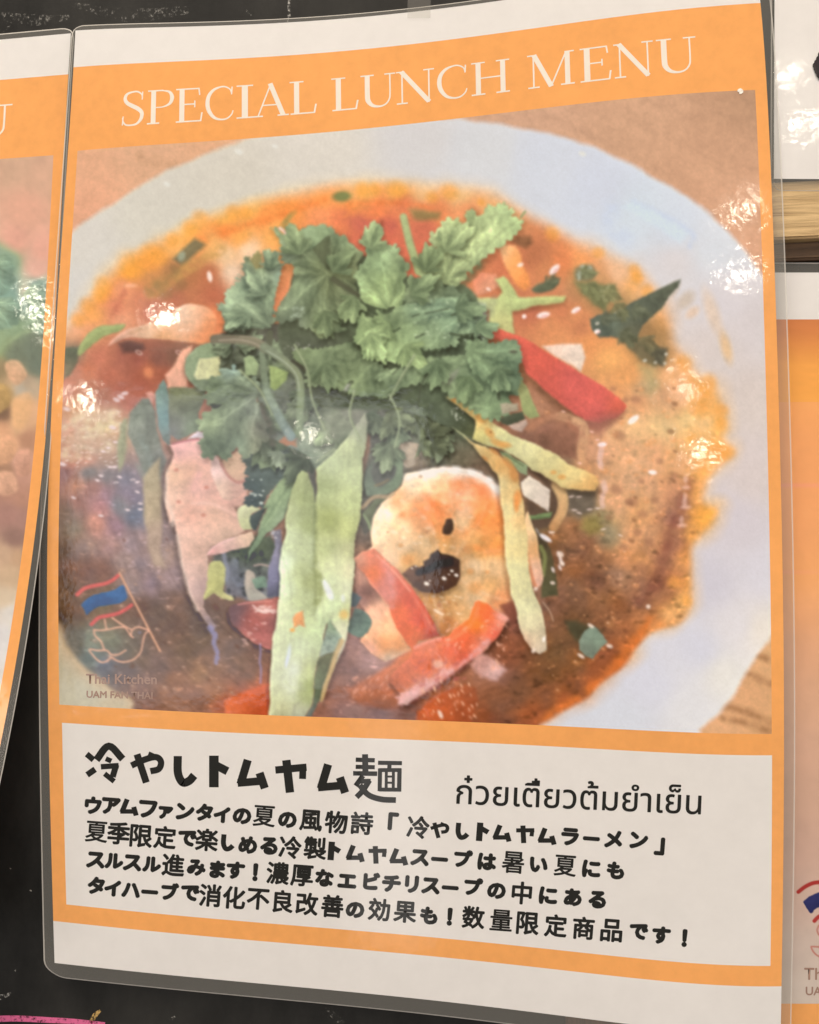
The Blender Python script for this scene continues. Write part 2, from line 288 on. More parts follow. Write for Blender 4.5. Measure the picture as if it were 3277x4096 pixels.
    cps = [(290, 1330, (234, 172, 128)), (360, 1270, (238, 164, 92)), (420, 1180, (240, 160, 78)), (520, 1080, (242, 162, 68)), (600, 1040, (240, 158, 74)), (700, 985, (240, 176, 100)), (760, 930, (242, 176, 88)), (900, 880, (240, 174, 86)), (1000, 830, (240, 176, 92)),
        (800, 970, (240, 150, 78)), (900, 925, (240, 140, 70)), (1050, 870, (240, 148, 76)), (1150, 830, (242, 150, 74)), (1300, 790, (240, 156, 84)), (1400, 780, (238, 174, 104)), (1460, 760, (240, 178, 96)), (1600, 760, (240, 176, 90)), (1700, 770, (238, 190, 130)), (1850, 780, (236, 188, 126)), (1980, 830, (236, 178, 116)),
        (1400, 830, (240, 146, 76)), (1500, 840, (236, 134, 80)), (1620, 830, (222, 128, 84)), (1550, 910, (206, 108, 82)), (1440, 900, (208, 112, 86)), (1350, 880, (226, 128, 84)), (1450, 980, (212, 112, 84)), (1570, 980, (212, 112, 84)), (1700, 930, (204, 112, 84)), (1760, 860, (226, 138, 86)), (1880, 850, (228, 150, 98)), (1700, 1020, (212, 110, 82)),
        (960, 950, (238, 164, 84)), (850, 1000, (238, 180, 108)), (900, 1030, (236, 198, 150)), (1000, 1010, (240, 206, 166)), (1100, 960, (240, 170, 92)), (930, 1100, (238, 206, 172)), (1090, 1130, (234, 150, 96)), (1120, 1180, (226, 142, 96)), (1300, 880, (238, 150, 96)),
        (500, 1170, (226, 150, 108)), (560, 1200, (206, 130, 96)), (620, 1120, (192, 134, 82)), (700, 1080, (176, 124, 80)), (760, 1100, (178, 116, 76)), (830, 1110, (190, 114, 78)), (860, 1180, (186, 108, 78)), (700, 1200, (180, 108, 78)), (610, 1240, (188, 112, 88)), (460, 1230, (214, 134, 100)), (480, 1290, (224, 156, 118)), (360, 1340, (232, 160, 112)), (880, 1270, (232, 140, 92)),
        (290, 1420, (130, 116, 96)), (300, 1500, (186, 128, 106)), (350, 1480, (202, 124, 92)), (390, 1430, (198, 122, 96)), (440, 1500, (184, 110, 86)), (480, 1430, (160, 98, 80)), (560, 1440, (150, 88, 74)), (560, 1520, (162, 92, 72)), (640, 1440, (134, 88, 74)), (650, 1500, (158, 92, 70)), (700, 1440, (124, 88, 72)), (600, 1480, (186, 108, 76)), (480, 1560, (166, 100, 82)),
        (260, 1560, (200, 134, 112)), (420, 1590, (168, 110, 88)), (540, 1600, (172, 104, 86)), (300, 1640, (196, 146, 110)), (370, 1700, (206, 182, 140)), (430, 1690, (208, 190, 144)), (290, 1730, (198, 152, 128)), (330, 1790, (198, 172, 144)), (420, 1780, (190, 164, 138)), (470, 1720, (196, 158, 124)), (280, 1850, (204, 140, 118)), (350, 1850, (206, 144, 118)), (430, 1830, (170, 138, 118)),
        (260, 1890, (140, 106, 104)), (300, 1940, (176, 126, 102)), (360, 1890, (110, 110, 108)), (430, 1910, (120, 114, 116)), (500, 1920, (124, 116, 122)), (310, 2000, (154, 108, 94)), (270, 2050, (116, 98, 86)), (380, 1960, (152, 108, 98)), (420, 1990, (152, 118, 124)), (520, 1990, (132, 118, 128)), (400, 2030, (172, 116, 108)), (480, 2030, (122, 122, 124)), (540, 2060, (106, 110, 122)), (380, 2090, (186, 128, 108)),
        (300, 2110, (126, 110, 92)), (450, 2100, (148, 114, 120)), (340, 2180, (150, 122, 110)), (430, 2200, (168, 128, 118)), (520, 2170, (152, 130, 130)), (290, 2260, (122, 90, 76)), (330, 2280, (118, 80, 64)), (400, 2290, (124, 84, 66)), (480, 2250, (150, 124, 114)), (560, 2260, (140, 120, 120)), (520, 2330, (148, 124, 116)), (600, 2330, (146, 120, 120)), (640, 2250, (166, 138, 122)), (680, 2300, (152, 126, 122)),
        (250, 2200, (98, 76, 60)), (255, 2350, (92, 68, 50)), (255, 2470, (76, 58, 42)), (300, 2450, (106, 74, 54)), (350, 2420, (108, 80, 60)), (420, 2420, (118, 96, 66)), (480, 2430, (110, 82, 66)), (560, 2420, (104, 76, 62)), (640, 2440, (106, 82, 66)), (700, 2400, (122, 94, 80)), (720, 2490, (106, 80, 66)), (640, 2550, (108, 82, 68)), (780, 2480, (104, 84, 72)), (820, 2560, (104, 86, 74)), (760, 2600, (104, 82, 66)),
        (310, 2560, (98, 88, 72)), (370, 2560, (122, 124, 106)), (450, 2560, (118, 116, 96)), (370, 2630, (104, 112, 106)), (520, 2600, (112, 98, 82)), (420, 2670, (98, 98, 106)), (500, 2690, (104, 88, 84)), (560, 2640, (108, 88, 76)), (640, 2650, (122, 94, 80)), (600, 2720, (128, 98, 84)), (700, 2720, (142, 100, 76)), (560, 2780, (128, 96, 82)), (680, 2800, (136, 98, 80)), (800, 2700, (144, 108, 82)), (840, 2640, (132, 100, 82)), (760, 2780, (142, 100, 80)), (620, 2830, (124, 90, 78)), (860, 2760, (150, 106, 82)),
        (960, 2650, (124, 94, 76)), (920, 2600, (120, 96, 84)), (1000, 2700, (122, 90, 74)), (900, 2820, (170, 96, 72)), (1000, 2820, (196, 98, 62)), (1050, 2760, (176, 96, 66)), (1040, 2600, (112, 80, 66)),
        (2050, 1060, (206, 120, 82)), (2150, 1030, (190, 118, 80)), (2180, 1080, (206, 134, 88)), (2260, 1050, (222, 134, 84)), (2330, 1050, (236, 158, 96)), (2200, 1160, (204, 132, 90)), (2280, 1180, (200, 140, 96)), (2250, 1240, (206, 128, 88)), (2130, 1250, (190, 112, 82)), (2200, 1310, (212, 140, 92)), (2320, 1310, (196, 126, 86)), (2300, 1260, (214, 142, 94)), (2350, 1370, (226, 150, 92)), (2250, 1360, (218, 146, 96)),
        (2430, 1360, (222, 150, 92)), (2400, 1120, (222, 160, 110)), (2480, 1080, (232, 184, 140)), (2540, 1120, (234, 172, 104)), (2600, 1140, (222, 178, 136)), (2580, 1220, (232, 176, 118)), (2440, 1430, (236, 170, 102)), (2550, 1430, (228, 160, 96)), (2500, 1500, (226, 156, 96)), (2600, 1500, (214, 158, 106)), (2640, 1330, (224, 160, 98)), (2660, 1380, (226, 166, 110)), (2600, 1560, (184, 152, 112)), (2680, 1500, (224, 164, 112)),
        (2480, 1580, (222, 150, 98)), (2560, 1620, (214, 148, 104)), (2660, 1600, (204, 150, 110)), (2700, 1580, (220, 158, 112)), (2820, 1540, (232, 160, 82)), (2780, 1620, (230, 164, 96)), (2860, 1640, (232, 166, 92)), (2400, 1660, (204, 128, 96)), (2440, 1720, (216, 158, 114)), (2550, 1700, (220, 168, 120)), (2650, 1700, (208, 166, 116)), (2750, 1680, (226, 184, 124)), (2830, 1700, (226, 178, 120)), (2880, 1700, (232, 166, 84)), (2880, 1810, (232, 152, 72)), (2780, 1760, (224, 166, 104)),
        (2400, 1800, (204, 140, 108)), (2500, 1800, (212, 148, 108)), (2620, 1820, (212, 146, 106)), (2720, 1850, (212, 146, 100)), (2820, 1880, (230, 156, 84)), (2480, 1930, (204, 142, 106)), (2600, 1930, (202, 138, 102)), (2700, 1950, (200, 132, 96)), (2730, 2000, (150, 94, 76)), (2690, 2080, (150, 94, 76)), (2780, 1980, (226, 152, 84)), (2830, 2060, (232, 158, 72)), (2780, 2120, (224, 152, 82)),
        (2460, 2020, (200, 138, 102)), (2580, 2050, (206, 142, 98)), (2400, 2080, (140, 116, 80)), (2440, 2150, (146, 122, 92)), (2540, 2150, (206, 140, 96)), (2640, 2150, (196, 132, 90)), (2680, 2180, (146, 92, 72)), (2640, 2260, (158, 102, 76)), (2740, 2250, (216, 144, 84)), (2350, 2180, (128, 80, 56)), (2420, 2230, (138, 90, 64)), (2500, 2240, (190, 126, 86)), (2580, 2240, (200, 136, 88)), (2700, 2320, (196, 122, 76)), (2740, 2330, (222, 150, 80)),
        (2310, 2270, (130, 82, 54)), (2380, 2310, (116, 74, 54)), (2480, 2300, (148, 108, 84)), (2570, 2330, (150, 100, 74)), (2630, 2310, (120, 72, 52)), (2660, 2360, (160, 104, 72)), (2720, 2400, (228, 164, 96)), (2680, 2450, (226, 164, 104)), (2570, 2400, (138, 92, 70)), (2300, 2370, (120, 82, 58)), (2400, 2380, (140, 92, 60)), (2480, 2420, (136, 86, 58)), (2570, 2470, (168, 106, 66)), (2600, 2500, (214, 136, 76)),
        (2230, 2420, (132, 88, 64)), (2300, 2470, (118, 80, 54)), (2420, 2490, (132, 84, 54)), (2500, 2530, (150, 92, 58)), (2530, 2590, (190, 106, 56)), (2430, 2620, (142, 80, 50)), (2480, 2660, (190, 100, 48)), (2290, 2560, (114, 78, 50)), (2230, 2620, (112, 78, 50)), (2300, 2660, (118, 76, 46)), (2380, 2680, (138, 76, 44)), (2380, 2740, (186, 96, 48)), (2200, 2700, (112, 74, 48)), (2280, 2760, (122, 72, 44)), (2180, 2800, (124, 74, 46)), (2260, 2820, (168, 88, 48)), (2130, 2870, (156, 84, 50)), (2080, 2760, (116, 76, 54)), (2000, 2820, (122, 78, 56)), (1950, 2880, (134, 72, 46)),
        (1400, 2700, (132, 96, 84)), (1480, 2640, (160, 124, 118)), (1450, 2780, (158, 96, 74)), (1550, 2760, (176, 100, 68)), (1420, 2850, (130, 100, 94)), (1520, 2860, (124, 92, 88)), (1620, 2850, (110, 72, 64)), (1650, 2720, (196, 104, 62)), (2030, 2600, (134, 78, 54)), (2070, 2480, (128, 78, 62)), (2120, 2400, (140, 100, 80)), (1960, 2700, (150, 100, 80)),
        (2100, 1760, (132, 92, 74)), (2200, 1720, (146, 98, 78)), (2320, 1700, (168, 106, 82)), (2250, 1850, (124, 92, 74)), (2340, 1880, (196, 132, 92)), (2250, 2000, (112, 92, 76)), (2330, 2020, (124, 100, 82)), (2300, 2120, (156, 100, 66)), (2180, 2080, (100, 82, 60)), (2230, 2140, (128, 84, 54)), (2150, 1650, (168, 120, 92)), (2050, 1900, (110, 84, 68)), (1600, 1860, (150, 120, 100)), (1500, 2000, (104, 98, 84))]
    r_id = A.new_id('soup')
    P = bp; Xw = X + 12 * A.noise(X, Y, 120, seed=5, octv=2); Yw = Y + 12 * A.noise(X, Y, 120, seed=6, octv=2)
    d = A.sdf(P, Xw, Yw)
    soft = np.interp(Y[:, 0] if False else Y, [900, 1500, 2300, 2700], [80, 66, 46, 28]).astype(np.float32)
    k = np.clip(.35 - d / soft, 0, 1); k = k * k * (3 - 2 * k)
    wx = X + 22 * A.noise(X, Y, 130, seed=11); wy = Y + 22 * A.noise(X, Y, 130, seed=12)
    C = A.field(cps, wx, wy, 26., 1.7)
    # mottled, oily texture: finer and stronger towards the lower half of the picture (in focus there)
    foc = np.clip((Y - 1300) / 900, .12, 1)
    tone = foc * (9 * A.noise(X, Y, 60, 36, 21) + 13 * A.noise(X, Y, 24, 15, 22)) + 5 * A.noise(X, Y, 120, seed=23)
    rb = np.hypot(X - 1650, Y - 1750); tb = np.arctan2(Y - 1750, X - 1650) * 900
    tone += foc * (12 * A.noise(rb, tb, 20, 90, 31, 3) + 9 * A.noise(rb, tb, 9, 34, 32, 2) - 16 * np.clip(A.noise(rb, tb, 30, 80, 33, 2) - .2, 0, 1))
    sp = np.clip(A.noise(X, Y, 34, 20, 24, 2) - .28, 0, 1) * foc * (X > 2000); tone -= 70 * sp
    gl = np.clip(A.noise(X, Y, 26, 16, 25, 2) - .38, 0, 1) * foc; tone += 90 * gl
    warm = A.noise(X, Y, 70, seed=26)
    C = C * (1 + tone / 150)[..., None] + (warm * foc)[..., None] * np.array([7, 1, -6], np.float32)
    C = C + (np.exp(-((X - 2520) / 300)**2 - ((Y - 1900) / 330)**2))[..., None] * np.array([12, 22, 16], np.float32)
    A.col[:] = A.col * (1 - k[..., None]) + C * k[..., None]
    A.id[k > .5] = r_id
    g3 = np.random.default_rng(91)   # oil drops and pepper specks floating on the broth
    for _ in range(260):
        x_, y_ = (2150 + 640 * g3.random(), 1550 + 1250 * g3.random()) if g3.random() < .72 else (290 + 750 * g3.random(), 2150 + 650 * g3.random())
        if A.sdf(bp, np.array([[x_]]), np.array([[y_]]))[0, 0] > -40: continue
        r_ = 4 + 9 * g3.random()**2
        if g3.random() < .55: A.blob(x_, y_, r_ * 1.4, r_, 20, (226, 150, 92) if x_ > 2000 else (176, 134, 112), 1.2, .4); A.blob(x_ - r_ * .4, y_ - r_ * .4, r_ * .45, r_ * .3, 20, (240, 206, 176), 1, .45)
        else: A.blob(x_, y_, r_ * 1.2, r_ * .8, g3.random() * 60, (96, 58, 40), 1.2, .4)
    # orange oil fringe blobs
    g = np.random.default_rng(5)
    for (x, y, r) in ((1451, 760, 26), (1500, 758, 22), (1590, 758, 32), (1798, 768, 30), (1730, 790, 22), (1925, 810, 14), (530, 1060, 46), (600, 1010, 34), (640, 1030, 30), (690, 960, 26), (760, 910, 26), (800, 870, 28), (980, 850, 24), (930, 850, 26), (410, 1140, 30), (395, 1180, 26), (350, 1220, 26), (310, 1280, 24), (2210, 935, 26), (2395, 1010, 22), (2540, 1080, 22), (2550, 1110, 20), (2590, 1165, 24), (2735, 1450, 30), (2840, 1525, 26), (2800, 1625, 34), (2890, 1640, 22), (2885, 1690, 20), (2770, 1760, 20), (2905, 1810, 30), (2750, 2405, 20), (2700, 2330, 24), (2790, 2060, 34)):
        A.blob(x, y, r * 1.15, r, g.random() * 90, (240, 162, 70) if y < 1200 else (232, 158, 76), 1.3, .55)
    for (x, y, rx, ry, ro, c, a) in ((2850, 1250, 26, 90, -18, (222, 188, 150), .5), (2905, 1390, 20, 60, -14, (226, 184, 130), .75), (2745, 1200, 40, 26, -50, (196, 174, 146), .6), (2770, 1250, 30, 18, -40, (228, 184, 140), .5), (2690, 1160, 36, 20, -50, (184, 160, 128), .5)):
        A.blob(x, y, rx, ry, ro, c, 1.3, a)
    # rim of darker broth at right and lower right
    A.stroke([(2760, 1930), (2735, 2000), (2700, 2080), (2672, 2160), (2655, 2240), (2640, 2310), (2600, 2360), (2560, 2400)], (34, 50), (128, 74, 60), 40, .55)
    A.stroke([(2600, 2480), (2545, 2560), (2470, 2655), (2390, 2725), (2330, 2780), (2170, 2880)], 30, (206, 110, 50), 34, .75)
    A.stroke([(1380, 860), (1480, 900), (1600, 905)], 46, (186, 96, 84), 60, .5)
    A.stroke([(900, 935), (1000, 900), (1100, 868), (1300, 800)], 22, (238, 132, 64), 34, .7)
    A.stroke([(1400, 812), (1600, 812), (1720, 830)], 16, (232, 118, 58), 34, .5)
    # soft out-of-focus bits at the far side of the bowl
    A.blob(*t2([(1225, 185)])[0], 36, 20, -4, (112, 126, 74), .9, .9)
    A.stroke(t2([(810, 320), (760, 380), (705, 450)]), 22, (150, 138, 78), 16, .8)
    A.fill(t1([(940, 840), (1110, 675), (1190, 730), (1160, 770), (1010, 890)]), (118, 112, 82), 22, 'spring_onion', alpha=.9, n=[(40, 14)])
    A.blob(*t1([(1010, 815)])[0], 14, 20, 20, (156, 164, 138), 1., .8)
    A.stroke(t1([(790, 1080), (900, 1010), (1020, 930), (1180, 840), (1320, 760)]), (64, 36), (198, 150, 86), 30, .8)
    A.stroke(t1([(770, 1080), (870, 1010), (960, 920)]), 40, (128, 104, 70), 36, .6)
    A.stroke(t1([(870, 1110), (960, 1080), (1010, 1030)]), 40, (142, 108, 72), 36, .6)
    A.stroke(t1([(480, 1270), (530, 1170), (570, 1090)]), 20, (176, 92, 74), 26, .55)
    A.blob(*t1([(1225, 970)])[0], 10, 22, -12, (250, 226, 206), .8, .95)
    A.blob(*t1([(620, 1040)])[0], 26, 8, 0, (240, 180, 140), 1, .7)
    A.fill(t3([(510, 300), (640, 300), (780, 330), (760, 390), (640, 400), (550, 370)]), (140, 124, 76), 30, alpha=.85)
    A.fill(t4([(90, 340), (160, 300), (260, 310), (275, 370), (215, 420), (140, 390)]), (132, 92, 62), 24, alpha=.85)
    A.fill(t3([(1280, 640), (1330, 600), (1420, 610), (1470, 700), (1500, 790), (1545, 860), (1555, 950), (1500, 1000), (1420, 930), (1350, 800)]), [(2010, 1010, (242, 190, 138)), (2060, 1040, (240, 162, 92)), (2100, 1120, (236, 150, 84))], 18, 'carrot_piece', n=[(50, 6)])
    A.blob(*t3([(1470, 775)])[0], 13, 8, -20, (252, 230, 210), .8, .9)
    A.fill(t3([(1060, 890), (1130, 840), (1260, 860), (1290, 960), (1200, 1010), (1080, 1050)]), [(1900, 1120, (224, 140, 104)), (1950, 1160, (226, 160, 124))], 16, n=[(40, 6)])
    A.blob(*t3([(1195, 985)])[0], 10, 6, 30, (250, 220, 200), .8, .9)
    # pale green stalks, right of the leaves
    st = t3([(1250, 900), (1330, 875), (1400, 960), (1450, 1050), (1560, 1062), (1730, 1050), (1870, 1040), (1850, 1090), (1720, 1120), (1560, 1140), (1400, 1170), (1425, 1380), (1320, 1340), (1190, 1300), (1210, 1160), (1080, 1120), (1080, 1060), (1260, 1062), (1310, 1010)])
    A.shade(st, 0, 14, 30, .25)
    A.fill(st, [(2000, 1130, (186, 198, 128)), (2060, 1200, (178, 194, 128)), (2200, 1200, (190, 196, 126)), (2020, 1300, (196, 192, 128)), (1930, 1210, (186, 190, 132))], 14, 'green_stalk', n=[(60, 5), (14, 4)])
    A.stroke(t3([(1250, 1060), (1225, 1130), (1215, 1200)]), 24, (130, 134, 112), 20, .6)
    # dark herb bits on the right
    A.fill(sm([(2300, 1080), (2400, 1100), (2470, 1160), (2560, 1220), (2680, 1350), (2660, 1470), (2560, 1450), (2470, 1330), (2360, 1230), (2290, 1150)]), [(2350, 1120, (150, 124, 78)), (2460, 1190, (132, 112, 74)), (2560, 1300, (120, 100, 68)), (2620, 1420, (130, 108, 72))], 80, alpha=.6, n=[(30, 16)], warp=(50, 16))
    A.fill(sm(t4([(280, 770), (380, 700), (480, 680), (510, 710), (440, 780), (330, 810)])), (96, 102, 78), 18, 'herb_bit', n=[(24, 16)])
    A.fill(sm(t4([(640, 600), (700, 555), (800, 560), (830, 640), (760, 700), (650, 690)])), (112, 118, 90), 22, 'herb_bit', n=[(20, 22)], alpha=.8)
    A.specks(2305, 1065, 2375, 1115, 18, 5, (172, 184, 168), .6, seed=3)
    A.fill(t4([(650, 700), (760, 720), (870, 720), (990, 735), (1010, 820), (960, 880), (900, 960), (820, 900), (700, 800)]), (122, 122, 82), 26, 'herb_bit', n=[(22, 22)], warp=(30, 8))
    A.specks(2380, 1140, 2460, 1200, 14, 5, (176, 174, 130), .6, seed=4)
    A.fill(t4([(1000, 1180), (1200, 1190), (1290, 1270), (1440, 1280), (1430, 1380), (1330, 1440), (1220, 1390), (1120, 1280)]), [(2500, 1370, (122, 110, 80)), (2640, 1400, (82, 80, 66)), (2600, 1450, (128, 112, 78))], 26, 'herb_bit', n=[(30, 14)], warp=(30, 6))
    A.fill(t4([(1200, 1420), (1330, 1450), (1360, 1600), (1300, 1650), (1240, 1540)]), (170, 160, 110), 60, alpha=.6)
    lf = t4([(780, 1030), (860, 985), (960, 970), (1040, 940), (1120, 880), (1300, 810), (1450, 730), (1560, 680), (1540, 750), (1460, 850), (1400, 930), (1300, 1010), (1230, 1090), (1180, 1200), (1080, 1200), (960, 1180), (860, 1185), (790, 1110)])
    A.fill(lf, [(2400, 1320, (82, 90, 80)), (2560, 1230, (92, 98, 82)), (2660, 1150, (88, 92, 76)), (2520, 1340, (98, 96, 74)), (2450, 1290, (104, 116, 100))], 12, 'herb_leaf', n=[(30, 12), (10, 8)])
    for p in t4([(1010, 965), (1030, 950), (840, 1065), (835, 1130), (1250, 1385), (1345, 1400), (1430, 1330), (1420, 1410)]): A.blob(*p, 9, 6, -20, (196, 190, 168), .9, .9)
    for (x, y, rx, ry, ro) in ((470, 600, 26, 13, -45), (375, 992, 26, 12, -12), (655, 950, 20, 10, -30), (210, 1005, 9, 9, 0), (840, 1135, 12, 9, -20)):
        A.blob(*t4([(x, y)])[0], rx, ry, ro, (250, 232, 220), .7, .95); A.blob(*t4([(x + 14, y + 8)])[0], rx * .6, ry * .4, ro, (226, 160, 150), 1, .6)
    for k, (x_, y_, sz, an, c_) in enumerate(((2320, 1080, 70, .3, (122, 126, 88)), (2350, 1130, 80, .9, (116, 118, 80)), (2420, 1160, 80, .5, (128, 126, 86)), (2460, 1210, 90, 1.1, (108, 108, 76)), (2520, 1240, 90, .2, (98, 102, 80)), (2400, 1270, 80, .1, (94, 98, 78)), (2480, 1330, 90, .6, (96, 98, 74)), (2570, 1350, 90, .9, (106, 100, 72)), (2620, 1400, 70, 1.2, (88, 84, 66)), (2180, 1130, 60, -.4, (100, 106, 80)))):
        Q = leaflet(sz, an, 700 + k, .7) + (x_, y_)
        A.fill(Q, c_, 12, 'herb_leaf', n=[(24, 14), (9, 8)], hub=(x_, y_), crease=6, alpha=.85)
    # ---- right: red pepper, white onion
    A.fill(tz([(555, 378), (620, 368), (722, 370), (742, 430), (722, 482), (660, 450), (600, 415)]), [(2200, 1390, (226, 196, 172)), (2310, 1410, (228, 206, 184))], 16, 'onion_piece', n=[(30, 4)])
    pep = tz([(325, 300), (370, 300), (450, 332), (530, 376), (600, 420), (740, 500), (880, 596), (912, 630), (905, 655), (860, 690), (800, 705), (740, 690), (640, 625), (560, 560), (500, 500), (460, 410), (420, 362), (340, 350)])
    A.shade(pep, -12, 22, 40, .3)
    A.fill(pep, [(1990, 1330, (214, 104, 82)), (2150, 1440, (212, 98, 80)), (2300, 1540, (206, 98, 88)), (2400, 1640, (196, 96, 88)), (2460, 1630, (216, 104, 80)), (2200, 1560, (196, 92, 78)), (2380, 1580, (214, 100, 88))], 9, 'red_pepper_strip', n=[(70, 4), (12, 3)])
    A.fill(tz([(740, 690), (905, 655), (850, 720), (800, 760), (740, 720)]), (154, 96, 84), 50, alpha=.7)
    # noodle loops in the broth
    A.stroke(t8([(900, 470), (1010, 390), (1150, 355), (1290, 390), (1370, 450), (1370, 580), (1335, 740)]), (30, 44), [(2150, 1680, (176, 122, 92)), (2300, 1700, (206, 160, 120)), (2330, 1850, (206, 154, 112))], 14, .95, name='noodle', n=[(30, 6)])
    A.fill(t8([(880, 560), (1040, 480), (1200, 420), (1300, 500), (1310, 720), (1180, 700), (1060, 640)]), [(2150, 1760, (124, 88, 70)), (2280, 1800, (136, 94, 74)), (2250, 1720, (150, 104, 82))], 26, n=[(30, 12)])
    for p in t8([(1195, 315), (1440, 490), (1490, 560), (1335, 760)]): A.blob(*p, 9, 4, 10, (238, 190, 170), .9, .8)
    # noodle below the cucumber
    A.fill(t8([(890, 790), (1000, 850), (1100, 960), (1180, 1180), (1100, 1300), (960, 1330), (880, 1260), (870, 1050), (1060, 1180), (1070, 1000)]), (92, 72, 58), 26, n=[(30, 12)])
    A.fill(t8([(1180, 1000), (1340, 1000), (1480, 1010), (1480, 1160), (1330, 1230), (1240, 1160)]), (104, 92, 78), 40, n=[(20, 22)], alpha=.9)
    A.fill(t8([(1370, 1220), (1500, 1210), (1540, 1330), (1420, 1390), (1340, 1320)]), (134, 118, 66), 40, n=[(18, 24)], alpha=.85)
    for i, p in enumerate(t8([(1265, 1048), (1330, 1050), (1290, 1165), (1330, 1190), (1420, 1160), (1490, 1150), (1090, 1355), (1540, 1330)])): A.blob(*p, 12, 4, -15 + 9 * i % 30, (222, 196, 180), .9, .8)
    A.stroke(t8([(1140, 950), (1190, 1060), (1180, 1180), (1110, 1310)]), (46, 38), [(2230, 1960, (206, 168, 118)), (2240, 2050, (206, 162, 114)), (2210, 2110, (180, 130, 84))], 12, name='noodle', n=[(30, 6)])
    A.fill(t8([(870, 1212), (1000, 1195), (1100, 1180), (1085, 1228), (960, 1236), (880, 1245)]), (98, 126, 80), 7, 'spring_onion', n=[(14, 10)])
    A.fill(t8([(830, 930), (905, 865), (1072, 990), (1062, 1178), (960, 1110), (858, 1045)]), [(2100, 1950, (218, 202, 180)), (2190, 2010, (212, 194, 176))], 6, 'onion_piece', n=[(60, 4), (10, 3)])
    # dark gap beside the prawn
    A.fill(t8([(870, 1270), (960, 1330), (1060, 1450), (1120, 1600), (1140, 1725), (1150, 1900), (1000, 1930), (1010, 1725), (960, 1450)]), [(2150, 2150, (70, 58, 44)), (2200, 2280, (84, 76, 52)), (2190, 2350, (84, 80, 56))], 14, n=[(24, 16)])
    A.stroke(t8([(1000, 1480), (1035, 1570), (1020, 1725)]), 16, (128, 132, 78), 10, .8)
    A.blob(*t8([(1040, 1405)])[0], 28, 10, 32, (226, 214, 212), .6, .95)
    A.blob(*t8([(970, 1345)])[0], 14, 5, 60, (150, 140, 130), .8, .8)
    for (x, y) in ((1155, 1545), (1170, 1590), (1185, 1625), (1165, 1660), (1105, 1680)): A.blob(*t8([(x, y)])[0], 6, 12, -20, (226, 206, 198), .9, .85)
    # ---- left: pale band, stalk, foam
    A.fill(t5([(120, 205), (255, 192), (240, 320), (170, 440), (120, 470)]), [(270, 1410, (96, 102, 84)), (280, 1480, (132, 122, 98))], 14, 'herb_bit', n=[(30, 8)])
    A.fill(sm(t5([(250, 200), (350, 70), (440, 15), (560, -10), (650, 0), (600, 50), (470, 100), (330, 210), (255, 265)])), (152, 166, 108), 12, 'green_stalk', n=[(40, 6)])
    pale = sm(t1([(450, 1500), (540, 1400), (700, 1345), (920, 1262), (1000, 1200), (1090, 1178), (1200, 1205), (1280, 1290), (1250, 1420), (1170, 1480), (1060, 1470), (950, 1465), (700, 1440), (560, 1455)]))
    A.fill(pale, [(480, 1360, (222, 176, 146)), (600, 1330, (226, 190, 158)), (720, 1250, (232, 196, 164)), (780, 1290, (228, 186, 152)), (840, 1310, (236, 150, 98)), (820, 1340, (232, 146, 96)), (640, 1350, (232, 166, 112)), (460, 1370, (206, 150, 128))], 12, 'squid_slice', n=[(70, 5)])
    A.stroke(t1([(620, 1405), (690, 1370), (740, 1360)]), 16, (168, 124, 92), 16, .6)
    A.fill(t5([(590, 160), (680, 140), (800, 155), (830, 200), (770, 245), (640, 250)]), (92, 66, 60), 30, alpha=.9)
    for (x, y) in ((768, 238), (1115, 240)): A.blob(*t5([(x, y)])[0], 16, 9, 30, (206, 166, 150), .6, .9); A.blob(*t5([(x - 2, y - 2)])[0], 9, 5, 30, (126, 84, 70), .8, .9)
    A.blob(*t5([(850, 410)])[0], 18, 20, 0, (216, 138, 96), 1.2, .8)
    A.fill(t5([(1000, 430), (1080, 330), (1150, 210), (1230, 170), (1190, 500), (1180, 560), (1020, 545)]), [(690, 1420, (232, 172, 140)), (720, 1540, (226, 170, 142))], 14, n=[(40, 5)])
    # foam at the left
    fo = t5([(60, 760), (280, 740), (420, 740), (560, 760), (630, 820), (600, 960), (560, 1080), (420, 1160), (260, 1230), (60, 1240)])
    g2 = np.random.default_rng(77)
    for _ in range(170):
        px_, py_ = 245 + 255 * g2.random(), 1645 + 230 * g2.random()
        if py_ > 1880 - (px_ - 245) * .35: continue
        rr = 5 + 11 * g2.random(); c_ = (226, 206, 170) if g2.random() < .5 else (176, 128, 104)
        A.blob(px_, py_, rr * 1.35, rr, -25 + 30 * g2.random(), c_, 1.2, .28)
    for _ in range(60):
        px_, py_ = 245 + 250 * g2.random(), 1640 + 235 * g2.random()
        A.blob(px_, py_, 7, 2.5, -30 + 40 * g2.random(), (240, 222, 204), 1, .5)
    for i, p in enumerate(t5([(645, 590), (610, 620), (575, 645), (145, 725), (110, 1200), (540, 885), (565, 1010), (460, 1090), (505, 1060), (520, 1225), (560, 1225), (715, 1335), (570, 1360), (755, 1355), (755, 1440), (205, 1490), (410, 1340), (440, 1300), (600, 1310), (670, 1595), (440, 1645), (780, 1540), (780, 1590)])):
        A.blob(*p, 15 if i < 6 else 10, 8 if i < 6 else 5, (i * 37) % 40 - 10, (226, 204, 200), .8, .85)
    for p in t5([(715, 1337), (570, 1362)]): A.blob(*p, 5, 3, 0, (120, 110, 112), .8, .8)
    # grey-green stalks
    A.fill(t5([(600, 860), (640, 800), (668, 810), (660, 1060), (640, 1200), (600, 1270), (590, 1100)]), (152, 150, 118), 16, n=[(24, 10)])
